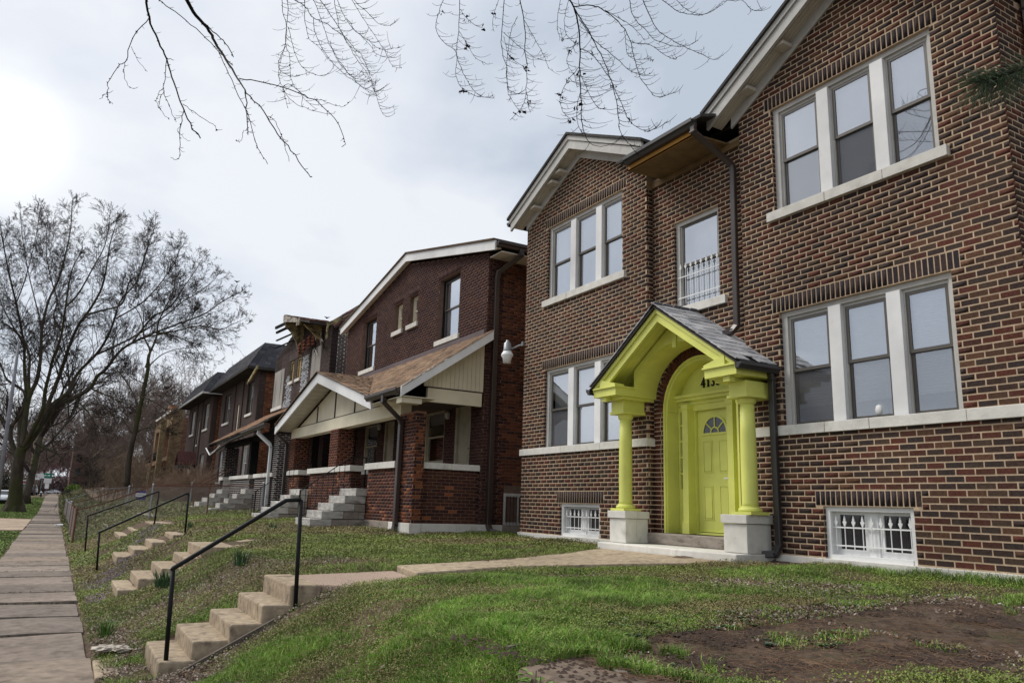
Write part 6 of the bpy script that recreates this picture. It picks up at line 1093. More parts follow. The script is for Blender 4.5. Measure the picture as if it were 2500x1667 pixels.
# long fresh grass: right of the near stairs and tufts
x, y = scatter(760000, (.55, 9), (1.6, 9.5), 3.6, 1.7)
m_g = sstep(.40, .56, fbm(x + 2, y + 4, 1.1, 4)) * (.35 + .65 * (1 - sstep(7.0, 8.2, y - .25 * (x - 2)))) ; lushg = sstep(1.2, 1.6, x) * (1 - sstep(3.8, 5.2, x)) * sstep(3.7, 4.2, y) * (1 - sstep(7.0, 7.6, y)); m_g = np.maximum(m_g, lushg * .85 * sstep(.28, .42, fbm(x + 2, y + 4, 1.1, 4))); m_g *= 1 - soil_mask(x, y); m_g = np.maximum(m_g, .16 * (1 - soil_mask(x, y)))
m_g = np.maximum(m_g, .9 * sstep(7.9, 8.45, x) * (y < 7.7)); k = (NR.random(len(x)) < m_g) & ~blocked(x, y); x = x[k]; y = y[k]; n = len(x)
lg2 = sstep(1.2, 1.6, x) * (1 - sstep(3.8, 5.2, x)) * sstep(3.7, 4.2, y) * (1 - sstep(7.0, 7.6, y)); hh = (.024 + .016 * lg2 + .050 * sstep(.42, .66, fbm(x + 2, y + 4, 1.1, 4)) + .05 * sstep(8.0, 8.5, x)) * NR.uniform(.5, 1.35, n)
gc = mixcol(n, [(.14, .28, .03), (.18, .32, .04), (.11, .23, .03), (.22, .33, .06), (.29, .29, .11)]); gc *= (.35 + 1.3 * fbm(x, y, 2.6, 4))[:, None]
blades('grass', x, y, hh, NR.uniform(.0035, .006, n), NR.uniform(.25, 1.1, n), gc); print('grass', n)
x, y = scatter(420000, (.55, 9), (8.5, 30), 9, 1.7); k = (NR.random(len(x)) < .10 + .55 * sstep(.55, .68, fbm(x, y, .8, 3))) & ~blocked(x, y); x = x[k]; y = y[k]; n = len(x)
gc = mixcol(n, [(.12, .20, .035), (.16, .23, .05), (.20, .20, .07)]); blades('grass', x, y, NR.uniform(.02, .07, n), np.full(n, .007), NR.uniform(.2, .9, n), gc); print('grass2', n)
# low creeping weeds everywhere
x, y = scatter(2000000, (.52, 9), (1.6, 45), 5.5, 1.75); sm = soil_mask(x, y); k = (NR.random(len(x)) < (1 - sm) * .95 * (.3 + .7 * sstep(.3, .55, fbm(x, y, 1.7, 3)))) & ~blocked(x, y); x = x[k]; y = y[k]; n = len(x); d = np.hypot(x, y)
w_ = sstep(.45, .6, fbm(x + 20, y, .55, 3))[:, None]; ca = mixcol(n, [(.18, .23, .042), (.225, .27, .06), (.145, .19, .036)]); cbb = mixcol(n, [(.23, .20, .07), (.26, .225, .085), (.19, .195, .06), (.20, .15, .09)]); gc = ca * (1 - w_) + cbb * w_
gc *= (.7 + .6 * fbm(x, y, 3.3, 3))[:, None]
leaves('creeping_weeds', x, y, NR.uniform(.0, .05, n) * (.5 + fbm(x, y, 2, 2)), NR.uniform(.010, .020, n) * np.clip(d / 9, .8, 2.4), gc, tilt=.9); print('weeds', n)
# far lawn and verge
x, y = scatter(500000, (.6, 8.6), (30, 72), 25, 1.5); k = ~blocked(x, y); x = x[k][:45000]; y = y[k][:45000]; n = len(x); leaves('far_weeds', x, y, NR.uniform(0, .06, n), NR.uniform(.05, .11, n), mixcol(n, [(.16, .20, .05), (.20, .21, .08), (.22, .19, .11)]), tilt=1.1)
x, y = scatter(700000, (-4.95, -.95), (16, 110), 25, 1.3); k = ((y < 38) | (y > 57)) & (NR.random(len(x)) < .9); x = x[k][:70000]; y = y[k][:70000]; n = len(x); leaves('verge_grass', x, y, NR.uniform(0, .05, n), NR.uniform(.03, .07, n) * np.clip(y / 30, .8, 2.5), mixcol(n, [(.13, .21, .035), (.17, .25, .05), (.15, .19, .05)]), tilt=1.2)
x, y = scatter(400000, (.55, 3.2), (40, 125), 40, 1.2); x = x[:26000]; y = y[:26000]; n = len(x); leaves('bank_grass', x, y, NR.uniform(0, .15, n), NR.uniform(.07, .16, n), mixcol(n, [(.10, .14, .03), (.14, .15, .05), (.16, .13, .07)]), tilt=1.2)
# weeds in the pavement joints
jx = []; jy = []
for q in ys[5:40]:
    k = int(620 * RNG.uniform(.15, 1) * (10 / (q + 4))) + 30; jx.append(NR.uniform(-.93, .5, k)); jy.append(q + NR.normal(0, .012, k))
x = np.concatenate(jx); y = np.concatenate(jy); n = len(x); leaves('joint_weeds', x, y, NR.uniform(.015, .04, n), NR.uniform(.012, .03, n), mixcol(n, [(.04, .045, .02), (.03, .025, .018), (.07, .08, .025)]), tilt=1.1)
# purple dead-nettle drift along the foot of the bank
x = NR.uniform(.6, 2.6, 60000); y = 14 + (x - .6) * 5 + NR.normal(0, .9, 60000); k = (NR.random(60000) < sstep(.45, .6, fbm(x, y, 2.2, 3))) & ~blocked(x, y); x = x[k][:7000]; y = y[k][:7000]; n = len(x)
leaves('purple_flowers', x, y, NR.uniform(.03, .07, n), NR.uniform(.015, .028, n), mixcol(n, [(.34, .26, .38), (.26, .19, .24), (.22, .17, .13), (.17, .18, .07)]), tilt=1.2)
# dead leaves
x, y = scatter(260000, (.55, 7), (1.8, 12), 3.5, 1.9); sm = soil_mask(x, y); k = (NR.random(len(x)) < .02 + .55 * sm * (y > 3.9) + .5 * sm * (x < 2) + .12 * sm) & ~blocked(x, y); x = x[k][:26000]; y = y[k][:26000]; n = len(x)
leaves('dead_leaves', x, y, NR.uniform(.004, .03, n), NR.uniform(.012, .036, n), mixcol(n, [(.30, .25, .21), (.19, .15, .125), (.36, .31, .27), (.12, .09, .075), (.22, .15, .10)], .3), m=LEAFD, tilt=.7, aspect=.65); print('leaves', n)
# dry stalks and twigs on the worn ground
x, y = scatter(30000, (1.2, 8), (2.2, 7), 3.2, 2.2); x = x[:4200]; y = y[:4200]; pl = []
for a, b in zip(x, y):
    L = RNG.uniform(.05, .22); t = RNG.uniform(0, PI); zz = float(ground_h(a, b)) + .012; pl.append((np.array([(a, b, zz), (a + L * .5 * math.cos(t), b + L * .5 * math.sin(t), zz + .012), (a + L * math.cos(t + .2), b + L * math.sin(t + .2), zz + .004)]), np.array([.0018, .0016, .001])))
V, F = tubes(pl); fast_mesh('dry_stalks', V, F, mat('dry_stalk', (.22, .14, .09), rough=.9, var=.3, scale=9), kind='stuff')
# dark crumbs of soil on the slab
x = NR.uniform(2.2, 7.5, 90000); y = NR.uniform(2.3, 4.6, 90000); k = NR.random(90000) < sstep(.40, .60, fbm(x, y, 2.0, 4)) * .4; x = x[k][:26000]; y = y[k][:26000]; n = len(x); k = (x > 2.62) | (NR.random(n) < .25); x = x[k]; y = y[k]; n = len(x); z = np.where(x < 2.6, .80, ground_h(x, y, False) + .012); s = NR.uniform(.004, .013, n)
V = np.stack([np.stack([x + s * a, y + s * b, z + s * c], -1) for a, b, c in ((-1, -1, 0), (1, -1, .1), (1, 1, 0), (-1, 1, .1), (.1, 0, .9))], 1); F = (np.arange(n) * 5)[:, None, None] + np.array([(0, 1, 4), (1, 2, 4), (2, 3, 4), (3, 0, 4)])[None]
fast_mesh('soil_crumbs', V.reshape(-1, 3), F.reshape(-1, 3), mat('soil_crumb', (.06, .042, .034), rough=1, var=.4, scale=50), kind='stuff')
def tuft(name, x, y, h, n, label, cols, grp=None, spread=.10, w=.009):
    V = []; F = []; z = float(ground_h(x, y)); cc = []
    for i in range(n):
        a = RNG.uniform(0, 2 * PI); r = spread * .5 * math.sqrt(RNG.random()); L = h * RNG.uniform(.6, 1.1); le = RNG.uniform(.1, .7) * L; b = a + RNG.uniform(-.6, .6); px, py = x + r * math.cos(a), y + r * math.sin(a); q = len(V); s = (-math.sin(b) * w / 2, math.cos(b) * w / 2)
        for t in (0, .5, .85): k = 1 - t * .4; V += [(px + le * t * t * math.cos(b) - s[0] * k, py + le * t * t * math.sin(b) - s[1] * k, z + L * t * (1 - .25 * t)), (px + le * t * t * math.cos(b) + s[0] * k, py + le * t * t * math.sin(b) + s[1] * k, z + L * t * (1 - .25 * t))]
        V.append((px + le * math.cos(b), py + le * math.sin(b), z + L * .78)); F += [(q, q + 1, q + 3, q + 2), (q + 2, q + 3, q + 5, q + 4), (q + 4, q + 5, q + 6, q + 6)]; cc += [RNG.choice(cols)] * 7
    F = [f if f[2] != f[3] else f[:3] for f in F]; m = MB(); m.v = V; m.f = F; m.c = cc
    return tag(m.build(name, VEG, None), label, 'plant', grp)
BG = [(.045, .10, .045), (.06, .12, .05), (.04, .085, .035)]
tuft('daffodil_clump', 1.52, 12.4, .30, 90, 'blue-green clump of spiky leaves beside the second flight of steps', BG, spread=.28, w=.014); tuft('daffodil_clump', 2.3, 11.2, .26, 60, 'small blue-green leaf clump seen just behind the nearest handrail', BG, spread=.22, w=.013)
tuft('daffodil_clump', 2.9, 20.4, .25, 40, 'small dark green leaf clump on the lawn near the third steps', BG, spread=.2, w=.013); tuft('daffodil_clump', 4.6, 19.2, .24, 40, 'dark green leaf clump in front of the dark red house steps', BG, spread=.2, w=.013)
tuft('grass_tuft', .72, 10.4, .22, 70, 'upright green tuft at the foot of the bank beside the pavement', [(.06, .13, .02), (.08, .15, .03)], spread=.2, w=.010)
for i, (a, b) in enumerate(((3.0, 7.0), (2.45, 6.45), (4.9, 5.9), (5.8, 7.2))): pass
# thistle-like weeds near the broken step
V = []; F = []; cc = []
def rosette(cx, cy, R, n, col):
    z = float(ground_h(cx, cy)) + .01
    for i in range(n):
        a = 2 * PI * i / n + RNG.uniform(-.3, .3); L = R * RNG.uniform(.6, 1); w_ = L * .28; q = len(V); c, s = math.cos(a), math.sin(a)
        V.extend([(cx, cy, z), (cx + c * L * .5 - s * w_, cy + s * L * .5 + c * w_, z + L * .35), (cx + c * L, cy + s * L, z + L * .25), (cx + c * L * .5 + s * w_, cy + s * L * .5 - c * w_, z + L * .35)]); F.append((q, q + 1, q + 2, q + 3)); cc.extend([col] * 4)
for i in range(240):
    a = RNG.uniform(2.0, 4.4); b = RNG.uniform(3.7, 4.6) if RNG.random() < .6 else RNG.uniform(2.4, 3.7)
    if blocked(np.array([a]), np.array([b]))[0]: continue
    rosette(a, b, RNG.uniform(.02, .07), RNG.randint(5, 9), RNG.choice(((.07, .12, .03), (.09, .15, .04), (.08, .12, .07), (.10, .17, .05))))
m_ = MB(); m_.v = V; m_.f = F; m_.c = cc; tag(m_.build('broadleaf_weeds', VEG, None), kind='stuff')
for i, (cx, cy) in enumerate(((2.17, 3.42), (2.12, 3.30), (2.10, 3.1))):
    V = []; F = []; cc = []
    for k in range(26):
        a = RNG.uniform(0, 2 * PI); h = RNG.uniform(.0, .16); L = .03; x_ = cx - .03 + .04 * math.cos(a); y_ = cy + .04 * math.sin(a); z_ = .66 + h; q = len(V); c, s = math.cos(a), math.sin(a)
        V.extend([(x_, y_, z_), (x_ + c * L - s * L * .6, y_ + s * L + c * L * .6, z_ + .01), (x_ + c * L * 2, y_ + s * L * 2, z_), (x_ + c * L + s * L * .6, y_ + s * L - c * L * .6, z_ + .01)]); F.append((q, q + 1, q + 2, q + 3)); cc.extend([RNG.choice(((.13, .20, .04), (.10, .17, .035)))] * 4)
    m_ = MB(); m_.v = V; m_.f = F; m_.c = cc; m_.tube([(cx - .03, cy, .5), (cx - .02, cy, .82)], .003, 4, col=(.1, .12, .05))
    tag(m_.build('ivy_sprig', VEG, None), 'pale green leafy sprig climbing the face of the broken foreground step', 'plant', 'leafy sprigs at the broken step')
# ================================================================ trees
def grow(polys, p, d, L, r, lev, maxlev, up, rr, kids, shrink=.55, rmin=.012, bend=.16):
    n = 4 if lev < maxlev - 1 else (3 if lev < maxlev else 2)
    pts = [p]; dd = d / np.linalg.norm(d)
    for i in range(n):
        dd = dd + rr.normal(0, bend / 2, 3) + np.array([0, 0, up]); dd /= np.linalg.norm(dd); pts.append(pts[-1] + dd * L / n)
    pts = np.array(pts); rad = np.linspace(r, max(rmin, r * .45), n + 1); polys.append((pts, rad))
    if lev >= maxlev: return
    for i in range(kids[lev]):
        t = rr.uniform(.15, 1.0); k = min(n - 1, int(t * n)); q = pts[k] + (pts[k + 1] - pts[k]) * (t * n - k); tg = pts[k + 1] - pts[k]; tg /= np.linalg.norm(tg)
        s = rr.normal(0, 1, 3); s -= tg * s.dot(tg); s /= np.linalg.norm(s) + 1e-9; nd = tg * rr.uniform(.75, 1.05) + s * rr.uniform(.5, .95)
        grow(polys, q, nd, L * rr.uniform(shrink * .7, shrink * 1.2), max(rmin, r * .5), lev + 1, maxlev, up, rr, kids, shrink, rmin, bend)
def spline(pts, k=4):
    pts = np.array(pts, float); o = []
    for i in range(len(pts) - 1):
        p0 = pts[max(i - 1, 0)]; p1 = pts[i]; p2 = pts[i + 1]; p3 = pts[min(i + 2, len(pts) - 1)]
        for t in np.linspace(0, 1, k, endpoint=False): o.append(.5 * ((2 * p1) + (-p0 + p2) * t + (2 * p0 - 5 * p1 + 4 * p2 - p3) * t * t + (-p0 + 3 * p1 - 3 * p2 + p3) * t ** 3))
    o.append(pts[-1]); return np.array(o)
def traced_tree(name, data, label, base, kids, Lk, rr, up=.06, trunkflare=True, rmin=.014, group=None, step=.45):
    t = thing(name, base, label, 'tree', group); lim = []; tw = []
    for i, (w0, w1, pts) in enumerate(data):
        s = spline(pts); n = len(s); rad = w0 + (w1 - w0) * np.linspace(0, 1, n) ** .8; 
        if i == 0:
            if trunkflare: rad = rad * (1 + .75 * np.exp(-np.linspace(0, 1, n) * 7))
            m = MB(); m.tube(s, list(rad), 16)
            if trunkflare:
                for a in range(7): an = a * .9 + .3; m.tube([s[0] + np.array([math.cos(an) * w0 * 2.1, math.sin(an) * w0 * 2.1, -.35]), s[0] + np.array([math.cos(an) * w0 * 1.3, math.sin(an) * w0 * 1.3, .05]), s[0] + np.array([math.cos(an) * w0 * .7, math.sin(an) * w0 * .7, .9])], [.1, .22, .2], 7)
            m.build('trunk', BARK, t, smooth=True); continue
        m = MB(); m.tube(s, [max(rmin, q) for q in rad], 8); m.build('limb', BARK, t, smooth=True)
        seg = np.linalg.norm(np.diff(s, axis=0), axis=1); cum = np.concatenate([[0], np.cumsum(seg)]); tot = cum[-1]; q = tot * .32
        while q < tot:
            k = min(np.searchsorted(cum, q) - 1, n - 2); k = max(k, 0); p = s[k] + (s[k + 1] - s[k]) * ((q - cum[k]) / max(seg[k], 1e-6)); tg = (s[k + 1] - s[k]) / max(seg[k], 1e-6)
            sd = rr.normal(0, 1, 3); sd -= tg * sd.dot(tg); sd /= np.linalg.norm(sd); f = q / tot; L = Lk * (1.15 - .78 * f) * rr.uniform(.6, 1.2)
            grow(tw, p, tg * .85 + sd * .75 + np.array([0, 0, .03]), L, max(rmin, rad[k] * .35), 0, 3, up, rr, kids, .5, rmin); q += step * rr.uniform(.6, 1.4)
        grow(tw, s[-1], s[-1] - s[-2], Lk * .28, max(rmin, rad[-1]), 0, 3, up, rr, kids, .55, rmin)
    V, F = tubes(tw); fast_mesh('crown', V, F, TWIG, parent=t, kind='stuff'); print(name, 'twigs', len(tw), 'faces', len(F)); return t
rr = np.random.default_rng(3)
traced_tree('street_tree', BIG, 'huge bare spreading street tree left of the pavement', (-2.6, 72, 0), (5, 4, 3), 3.0, rr, up=.035, rmin=.008, step=.27)
traced_tree('street_tree', SLIM, 'tall slim bare tree in front of the farther brown house', (4.2, 57.9, 1.3), (5, 4, 3), 2.2, np.random.default_rng(4), trunkflare=False, rmin=.009, step=.36)
# second trunk behind the big tree, with its own crown
def free_tree(name, base, H, r, label, seed, mt=TWIG, group=None, kids=(7, 5, 4, 3), spread=.8, rmin=.02, parts=True, L0=.42):
    q = np.random.default_rng(seed); t = thing(name, base, label, 'tree', group); B = np.array(base, float); n = 8
    s = [B]; d = np.array([0, 0, 1.])
    for i in range(n): d = d + q.normal(0, .06, 3); d /= np.linalg.norm(d); s.append(s[-1] + d * H * .45 / n)
    m = MB(); m.tube(s, [r * (1.5 if i == 0 else 1 - .5 * i / n) for i in range(n + 1)], 9); m.build('trunk', BARK, t, smooth=True); tw = []
    for i in range(kids[0]):
        a = i * 2.4 + q.uniform(-.4, .4); k = q.integers(3, n + 1); nd = np.array([math.cos(a) * spread, math.sin(a) * spread, q.uniform(.7, 1.4)]); grow(tw, s[k], nd, H * L0 * q.uniform(.8, 1.25), r * .45, 0, len(kids) - 1, .05, q, kids[1:], .6, rmin)
    V, F = tubes(tw); fast_mesh('crown', V, F, mt, parent=t, kind='stuff'); return t
free_tree('street_tree', (-2.45, 93, .35), 17, .42, 'second bare street tree standing right behind the huge one', 21, kids=(6, 4, 4, 3), rmin=.02)
# bare trees beyond the vacant lot and down the street
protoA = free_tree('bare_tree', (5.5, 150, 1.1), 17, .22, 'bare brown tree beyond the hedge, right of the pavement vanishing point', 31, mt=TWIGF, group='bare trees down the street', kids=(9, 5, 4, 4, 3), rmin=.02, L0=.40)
def copy_thing(src, loc, rot, sc_, label, group=None):
    o = src.copy(); COL.objects.link(o); o.location = loc; o.rotation_euler = (0, 0, rot); o.scale = (sc_,) * 3; o['label'] = label
    if group: o['group'] = group
    for c in src.children:
        d = c.copy(); COL.objects.link(d); d.parent = o; d.matrix_local = c.matrix_local.copy()
        for e in c.children: f = e.copy(); COL.objects.link(f); f.parent = d; f.matrix_local = e.matrix_local.copy()
    return o
LB = ['bare brown tree in the dense row behind the vacant lot', ]
spots = [(11, 120, 1.0), (16, 135, 1.1), (9, 170, 1.2), (21, 118, .9), (14, 100, .75), (7, 200, 1.2), (18, 98, .8), (24, 150, 1.2), (12, 230, 1.3), (3.6, 240, 1.2), (9.5, 96, .65), (28, 128, 1.1), (12.5, 112, .8), (17, 160, 1.1)]
for i, (a, b, s) in enumerate(spots): copy_thing(protoA, (a, b, 1.1), i * 1.37, s, LB[0], 'bare trees behind the vacant lot')
for i, (a, b, s) in enumerate(((-3.3, 165, .8), (-3.4, 185, .9), (-3.3, 215, 1.0), (-16, 150, 1), (-20, 120, 1.1), (-17, 190, 1.1), (-24, 100, 1.0), (-17, 230, 1.2))): copy_thing(protoA, (a, b, 1.1), i * 2.1 + .5, s, 'bare tree in the row lining the far side of the street' if a < -10 else 'bare tree on the grass verge far down the pavement', 'far side street trees' if a < -10 else 'far verge trees')
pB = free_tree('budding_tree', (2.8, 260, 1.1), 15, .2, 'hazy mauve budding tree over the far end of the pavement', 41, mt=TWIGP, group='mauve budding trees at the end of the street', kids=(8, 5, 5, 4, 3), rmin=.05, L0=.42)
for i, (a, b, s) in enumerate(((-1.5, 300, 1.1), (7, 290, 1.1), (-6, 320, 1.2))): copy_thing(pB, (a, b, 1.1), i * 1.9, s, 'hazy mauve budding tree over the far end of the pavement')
# thicket of saplings behind the fence
tw = []; q = np.random.default_rng(9)
for i in range(260):
    b = q.uniform(66, 130); a = q.uniform(2.0, 7.5) + (b - 66) * .10; grow(tw, np.array([a, b, float(ground_h(a, b))]), np.array([q.normal(0, .15), q.normal(0, .15), 1]), q.uniform(1.2, 3.6), .025, 0, 2, .03, q, (6, 4), .5, .012)
V, F = tubes(tw); fast_mesh('sapling_thicket', V, F, mat('sapling_twigs', (.19, .14, .10), rough=.95, var=.3, scale=.6), kind='stuff')
# far wood closing the view
tw = []
for i in range(45):
    b = q.uniform(170, 420); a = q.uniform(5, 60) * b / 170; grow(tw, np.array([a, b, 1.]), np.array([0, 0, 1.]), q.uniform(8, 14), .2, 0, 3, .04, q, (7, 5, 4), .55, .05)
for i in range(40):
    b = q.uniform(280, 480); a = -q.uniform(.015, .12) * b; grow(tw, np.array([a, b, 1.]), np.array([0, 0, 1.]), q.uniform(8, 14), .2, 0, 3, .04, q, (7, 5, 4), .55, .05)
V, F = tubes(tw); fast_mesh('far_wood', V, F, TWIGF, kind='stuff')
# dry shrubs in front of the farther brown house
for i, (a, b, h) in enumerate(((6.2, 45.5, 1.6), (7.1, 47.5, 1.8), (5.6, 50, 1.3))):
    tw = []
    for k in range(70): grow(tw, np.array([a + q.normal(0, .25), b + q.normal(0, .3), float(ground_h(a, b))]), np.array([q.normal(0, .4), q.normal(0, .4), 1]), h * q.uniform(.6, 1), .010, 0, 2, .0, q, (6, 3), .5, .006)
    V, F = tubes(tw); fast_mesh('dry_shrub', V, F, mat('dry_shrub_twigs', (.27, .19, .135), rough=.95, var=.3, scale=3), label=('dense tan leafless shrub behind the fence, nearest the burnt house', 'taller tan leafless shrub against the brown house', 'low tan leafless shrub nearest the pavement')[i], cat='shrub')
# hedges
def hedge(x0, x1, y0, y1, z0, z1, label, cols, n=9000, lf=1.0):
    x = NR.uniform(x0, x1, n); y = NR.uniform(y0, y1, n); z = NR.uniform(z0, z1, n) ; cx, cy = (x0 + x1) / 2, (y0 + y1) / 2
    rr_ = ((x - cx) / (x1 - x0) * 2) ** 2 + ((y - cy) / (y1 - y0) * 2) ** 4 + ((z - z0) / (z1 - z0)) ** 3 + NR.normal(0, .08, n); k = rr_ < 1.1; x, y, z = x[k], y[k], z[k]; n = len(x); s = NR.uniform(.08, .2, n) * lf; U = NR.normal(0, 1, (n, 3)); U /= np.linalg.norm(U, axis=1)[:, None]; W = np.cross(U, NR.normal(0, 1, (n, 3))); W /= np.linalg.norm(W, axis=1)[:, None]
    c = np.stack([x, y, z], -1); V = np.stack([c - U * s[:, None], c - W * s[:, None] * .6, c + U * s[:, None], c + W * s[:, None] * .6], 1); F = (np.arange(n) * 4)[:, None] + np.arange(4)[None]
    fast_mesh('hedge', V.reshape(-1, 3), F, VEG, np.repeat(mixcol(n, cols), 4, axis=0), label=label, cat='hedge')
hedge(1.5, 4.0, 150, 160, 1.1, 3.0, 'bright green rounded hedge right of the far pavement', [(.10, .16, .02), (.13, .19, .03)]); hedge(1.0, 3.8, 128, 149, 1.0, 2.0, 'low dark hedge in front of the bright green one', [(.03, .045, .015), (.04, .05, .02)])
hedge(-20, -13, 110, 200, 0, 7, 'dark evergreen mass across the street', [(.02, .035, .015), (.03, .045, .02)], 26000)
hedge(-34, -8, 300, 312, 0, 8, 'dark evergreen mass closing the far left end of the street', [(.03, .045, .02), (.05, .045, .03)], 20000, 1.8)
hedge(-16, 18, 335, 345, 1, 7.5, 'hazy mauve thicket closing the far end of the pavement', [(.20, .13, .14), (.16, .12, .11), (.24, .17, .17)], 16000, 2.6)
# ---------------------------------------------------------------- overhanging twigs at the top of the picture
CL = {'A': 'bare knobbly branch with few twigs hanging at the upper left', 'B': 'thickest bare branch slanting down from the top left', 'C': 'dense spray of fine drooping twigs left of centre', 'D': 'small forked drooping spray above the dark red house', 'E': 'pair of tangled drooping sprays at top centre', 'F': 'large fan of drooping twigs above the near house gable', 'G': 'long arching twigs reaching right towards the large gable'}
rr = np.random.default_rng(17)
OT = thing('street_tree', (-3.0, 2.6, 0), 'bare tree whose dark branches and drooping twigs hang in along the top of the picture', 'tree'); HUBS = []
MB().tube(spline([(-3.0, 2.6, -.3), (-3.0, 2.6, 1.5), (-2.9, 2.8, 3.6), (-2.6, 3.0, 5.2)]), [.42, .36, .33, .31, .30, .29, .28, .27, .26, .25, .24, .22, .20], 14).build('trunk', BARK, OT, smooth=True)
for key, lab in CL.items():
    D = [d for d in HANG if d[0] == key]; root = D[0][3][0]; t = OT; fine = []; m = []; hub = np.array(root) + np.array([-.35, -.5, 1.1]); HUBS.append((hub, D[0][1]))
    for (_, w0, w1, pts) in D:
        p0 = np.array(pts[0]); q_ = (p0 - np.array([0, 0, 1.6])); zf = q_ @ np.array(FW[:]); vv = q_ @ np.array(DN[:]) / zf
        if vv < -.435:
            dd = (np.array(pts[0]) - np.array(pts[1])); dd /= np.linalg.norm(dd); mb = MB(); mb.tube(spline([p0, p0 + dd * .35 + np.array([0, 0, .15]), hub]), [w0 * (1 + .12 * i) for i in range(9)], 6); mb.build('branch', TWIGB, t, smooth=True)
    for (_, w0, w1, pts) in D:
        s = spline(pts, 4); n = len(s); s[1:-1] += rr.normal(0, .004, (n - 2, 3)); rad = np.linspace(w0, w1, n)
        mb = MB(); mb.tube(s, list(rad), 6); mb.build('branch' if w0 > .009 else 'twig', TWIGB, t, smooth=True)
        # buds / knuckles and fine curved twiglets
        seg = np.linalg.norm(np.diff(s, axis=0), axis=1); tot = seg.sum(); cum = np.concatenate([[0], np.cumsum(seg)])
        dens = .30 if key in 'AB' else .085; q_ = .1
        while q_ < tot:
            k = max(0, min(np.searchsorted(cum, q_) - 1, n - 2)); p = s[k] + (s[k + 1] - s[k]) * ((q_ - cum[k]) / max(seg[k], 1e-6)); tg = (s[k + 1] - s[k]) / max(seg[k], 1e-6)
            side = np.array(RT[:]) * rr.choice([-1, 1], p=[.25, .75]) + np.array(FW[:]) * rr.normal(0, .5); L = rr.uniform(.03, .07) if key in 'AB' else rr.uniform(.07, .34) * (1.2 if w0 > .01 else .8)
            d = tg * .8 + side * .7; pp = [p]; d /= np.linalg.norm(d); nn_ = 5
            for i in range(nn_): d = d + np.array([0, 0, .20]) + rr.normal(0, .06, 3); d /= np.linalg.norm(d); pp.append(pp[-1] + d * L / nn_)
            fine.append((np.array(pp), np.linspace(.0032, .0016, nn_ + 1) * (1 if key not in 'AB' else .9)))
            if key not in 'AB' and rr.random() < .55:
                k2 = rr.integers(1, 5); d2 = tg * .3 + side * -.2 + np.array([0, 0, -.4 if rr.random() < .4 else .5]); d2 /= np.linalg.norm(d2); L2 = rr.uniform(.02, .07); fine.append((np.array([pp[k2], pp[k2] + d2 * L2 * .5, pp[k2] + d2 * L2 + np.array([0, 0, .01])]), np.array([.0024, .002, .0016])))
            q_ += dens * rr.uniform(.5, 1.6)
        for i in range(int(tot * (9 if key in 'AB' else 7))):
            f = rr.uniform(0, n - 1.01); k = int(f); p = s[k] + (s[k + 1] - s[k]) * (f - k); d = rr.normal(0, 1, 3); d /= np.linalg.norm(d); b_ = rad[k]; fine.append((np.array([p - d * b_, p + d * (b_ + .006), p + d * (b_ + .013)]), np.array([.004, .0042, .001])))
    V, F = tubes(fine, 4); fast_mesh('fine_twigs', V, F, TWIGB, parent=t, kind='stuff')
    if key in 'DEF':
        for i in range(7 if key != 'F' else 12):    # withered leaf remnants
            d_ = D[rr.integers(0, len(D))][3]; p = np.array(d_[rr.integers(1, len(d_))]); V = []; F = []
            for k in range(5): a = rr.normal(0, .02, 3); b = rr.normal(0, .018, 3); qn = len(V); V += [tuple(p + a), tuple(p + a + b), tuple(p + a + b + rr.normal(0, .015, 3) + (0, 0, -.02)), tuple(p + a + (0, 0, -.03))]; F.append((qn, qn + 1, qn + 2, qn + 3))
            MB().add(V, F).build('withered_leaf', TWIGB, t)
for hub, w0 in HUBS:
    a = np.array([-2.6, 3.0, 5.1]); b = hub + np.array([-.3, -.5, .9]); MB().tube(spline([a, a * .6 + b * .4 + np.array([0, 0, 1.6]), b + np.array([0, 0, .3]), hub]), list(np.linspace(.11, max(.02, w0 * 1.8), 13)), 8).build('limb', BARK, OT, smooth=True)
# pine bough at the right edge
pt = thing('pine_bough', (3.55, .85, 3.0), 'dark green long-needled pine bough poking in at the right edge', 'branch')
tip = CAM + RT * (.605 * 3.1) + DN * (-.333 * 3.1) + FW * 3.1; root = CAM + RT * (.84 * 3.3) + DN * (-.40 * 3.3) + FW * 3.35
pts_ = [tuple(tip.lerp(root, t) + Vector((0, 0, .03 * math.sin(t * 3)))) for t in (0, .25, .5, .75, 1)]
MB().tube(pts_, [.006, .010, .014, .018, .022], 8).build('bough', BARK, pt, smooth=True); nd = []
rr = np.random.default_rng(8); ax = np.array((tip - root).normalized()[:])
for i in range(1100):
    t = rr.uniform(0, 1) ** 1.3; p = np.array(tip.lerp(root, t)[:]); s = rr.normal(0, 1, 3); s -= ax * s.dot(ax); s /= np.linalg.norm(s); d = ax * rr.uniform(.4, 1.1) + s * rr.uniform(.3, .8) + np.array([0, 0, -.12]); d /= np.linalg.norm(d); L = rr.uniform(.10, .17); q0 = p + s * .006
    nd.append((np.array([q0, q0 + d * L * .5, q0 + d * L + np.array([0, 0, -.022])]), np.array([.0010, .0010, .0005])))
V, F = tubes(nd); c = np.repeat(mixcol(len(V) // 9, [(.04, .075, .03), (.06, .10, .035), (.03, .06, .03), (.09, .11, .05)]), 9, axis=0); fast_mesh('needles', V, F, VEG, c, parent=pt, kind='stuff')
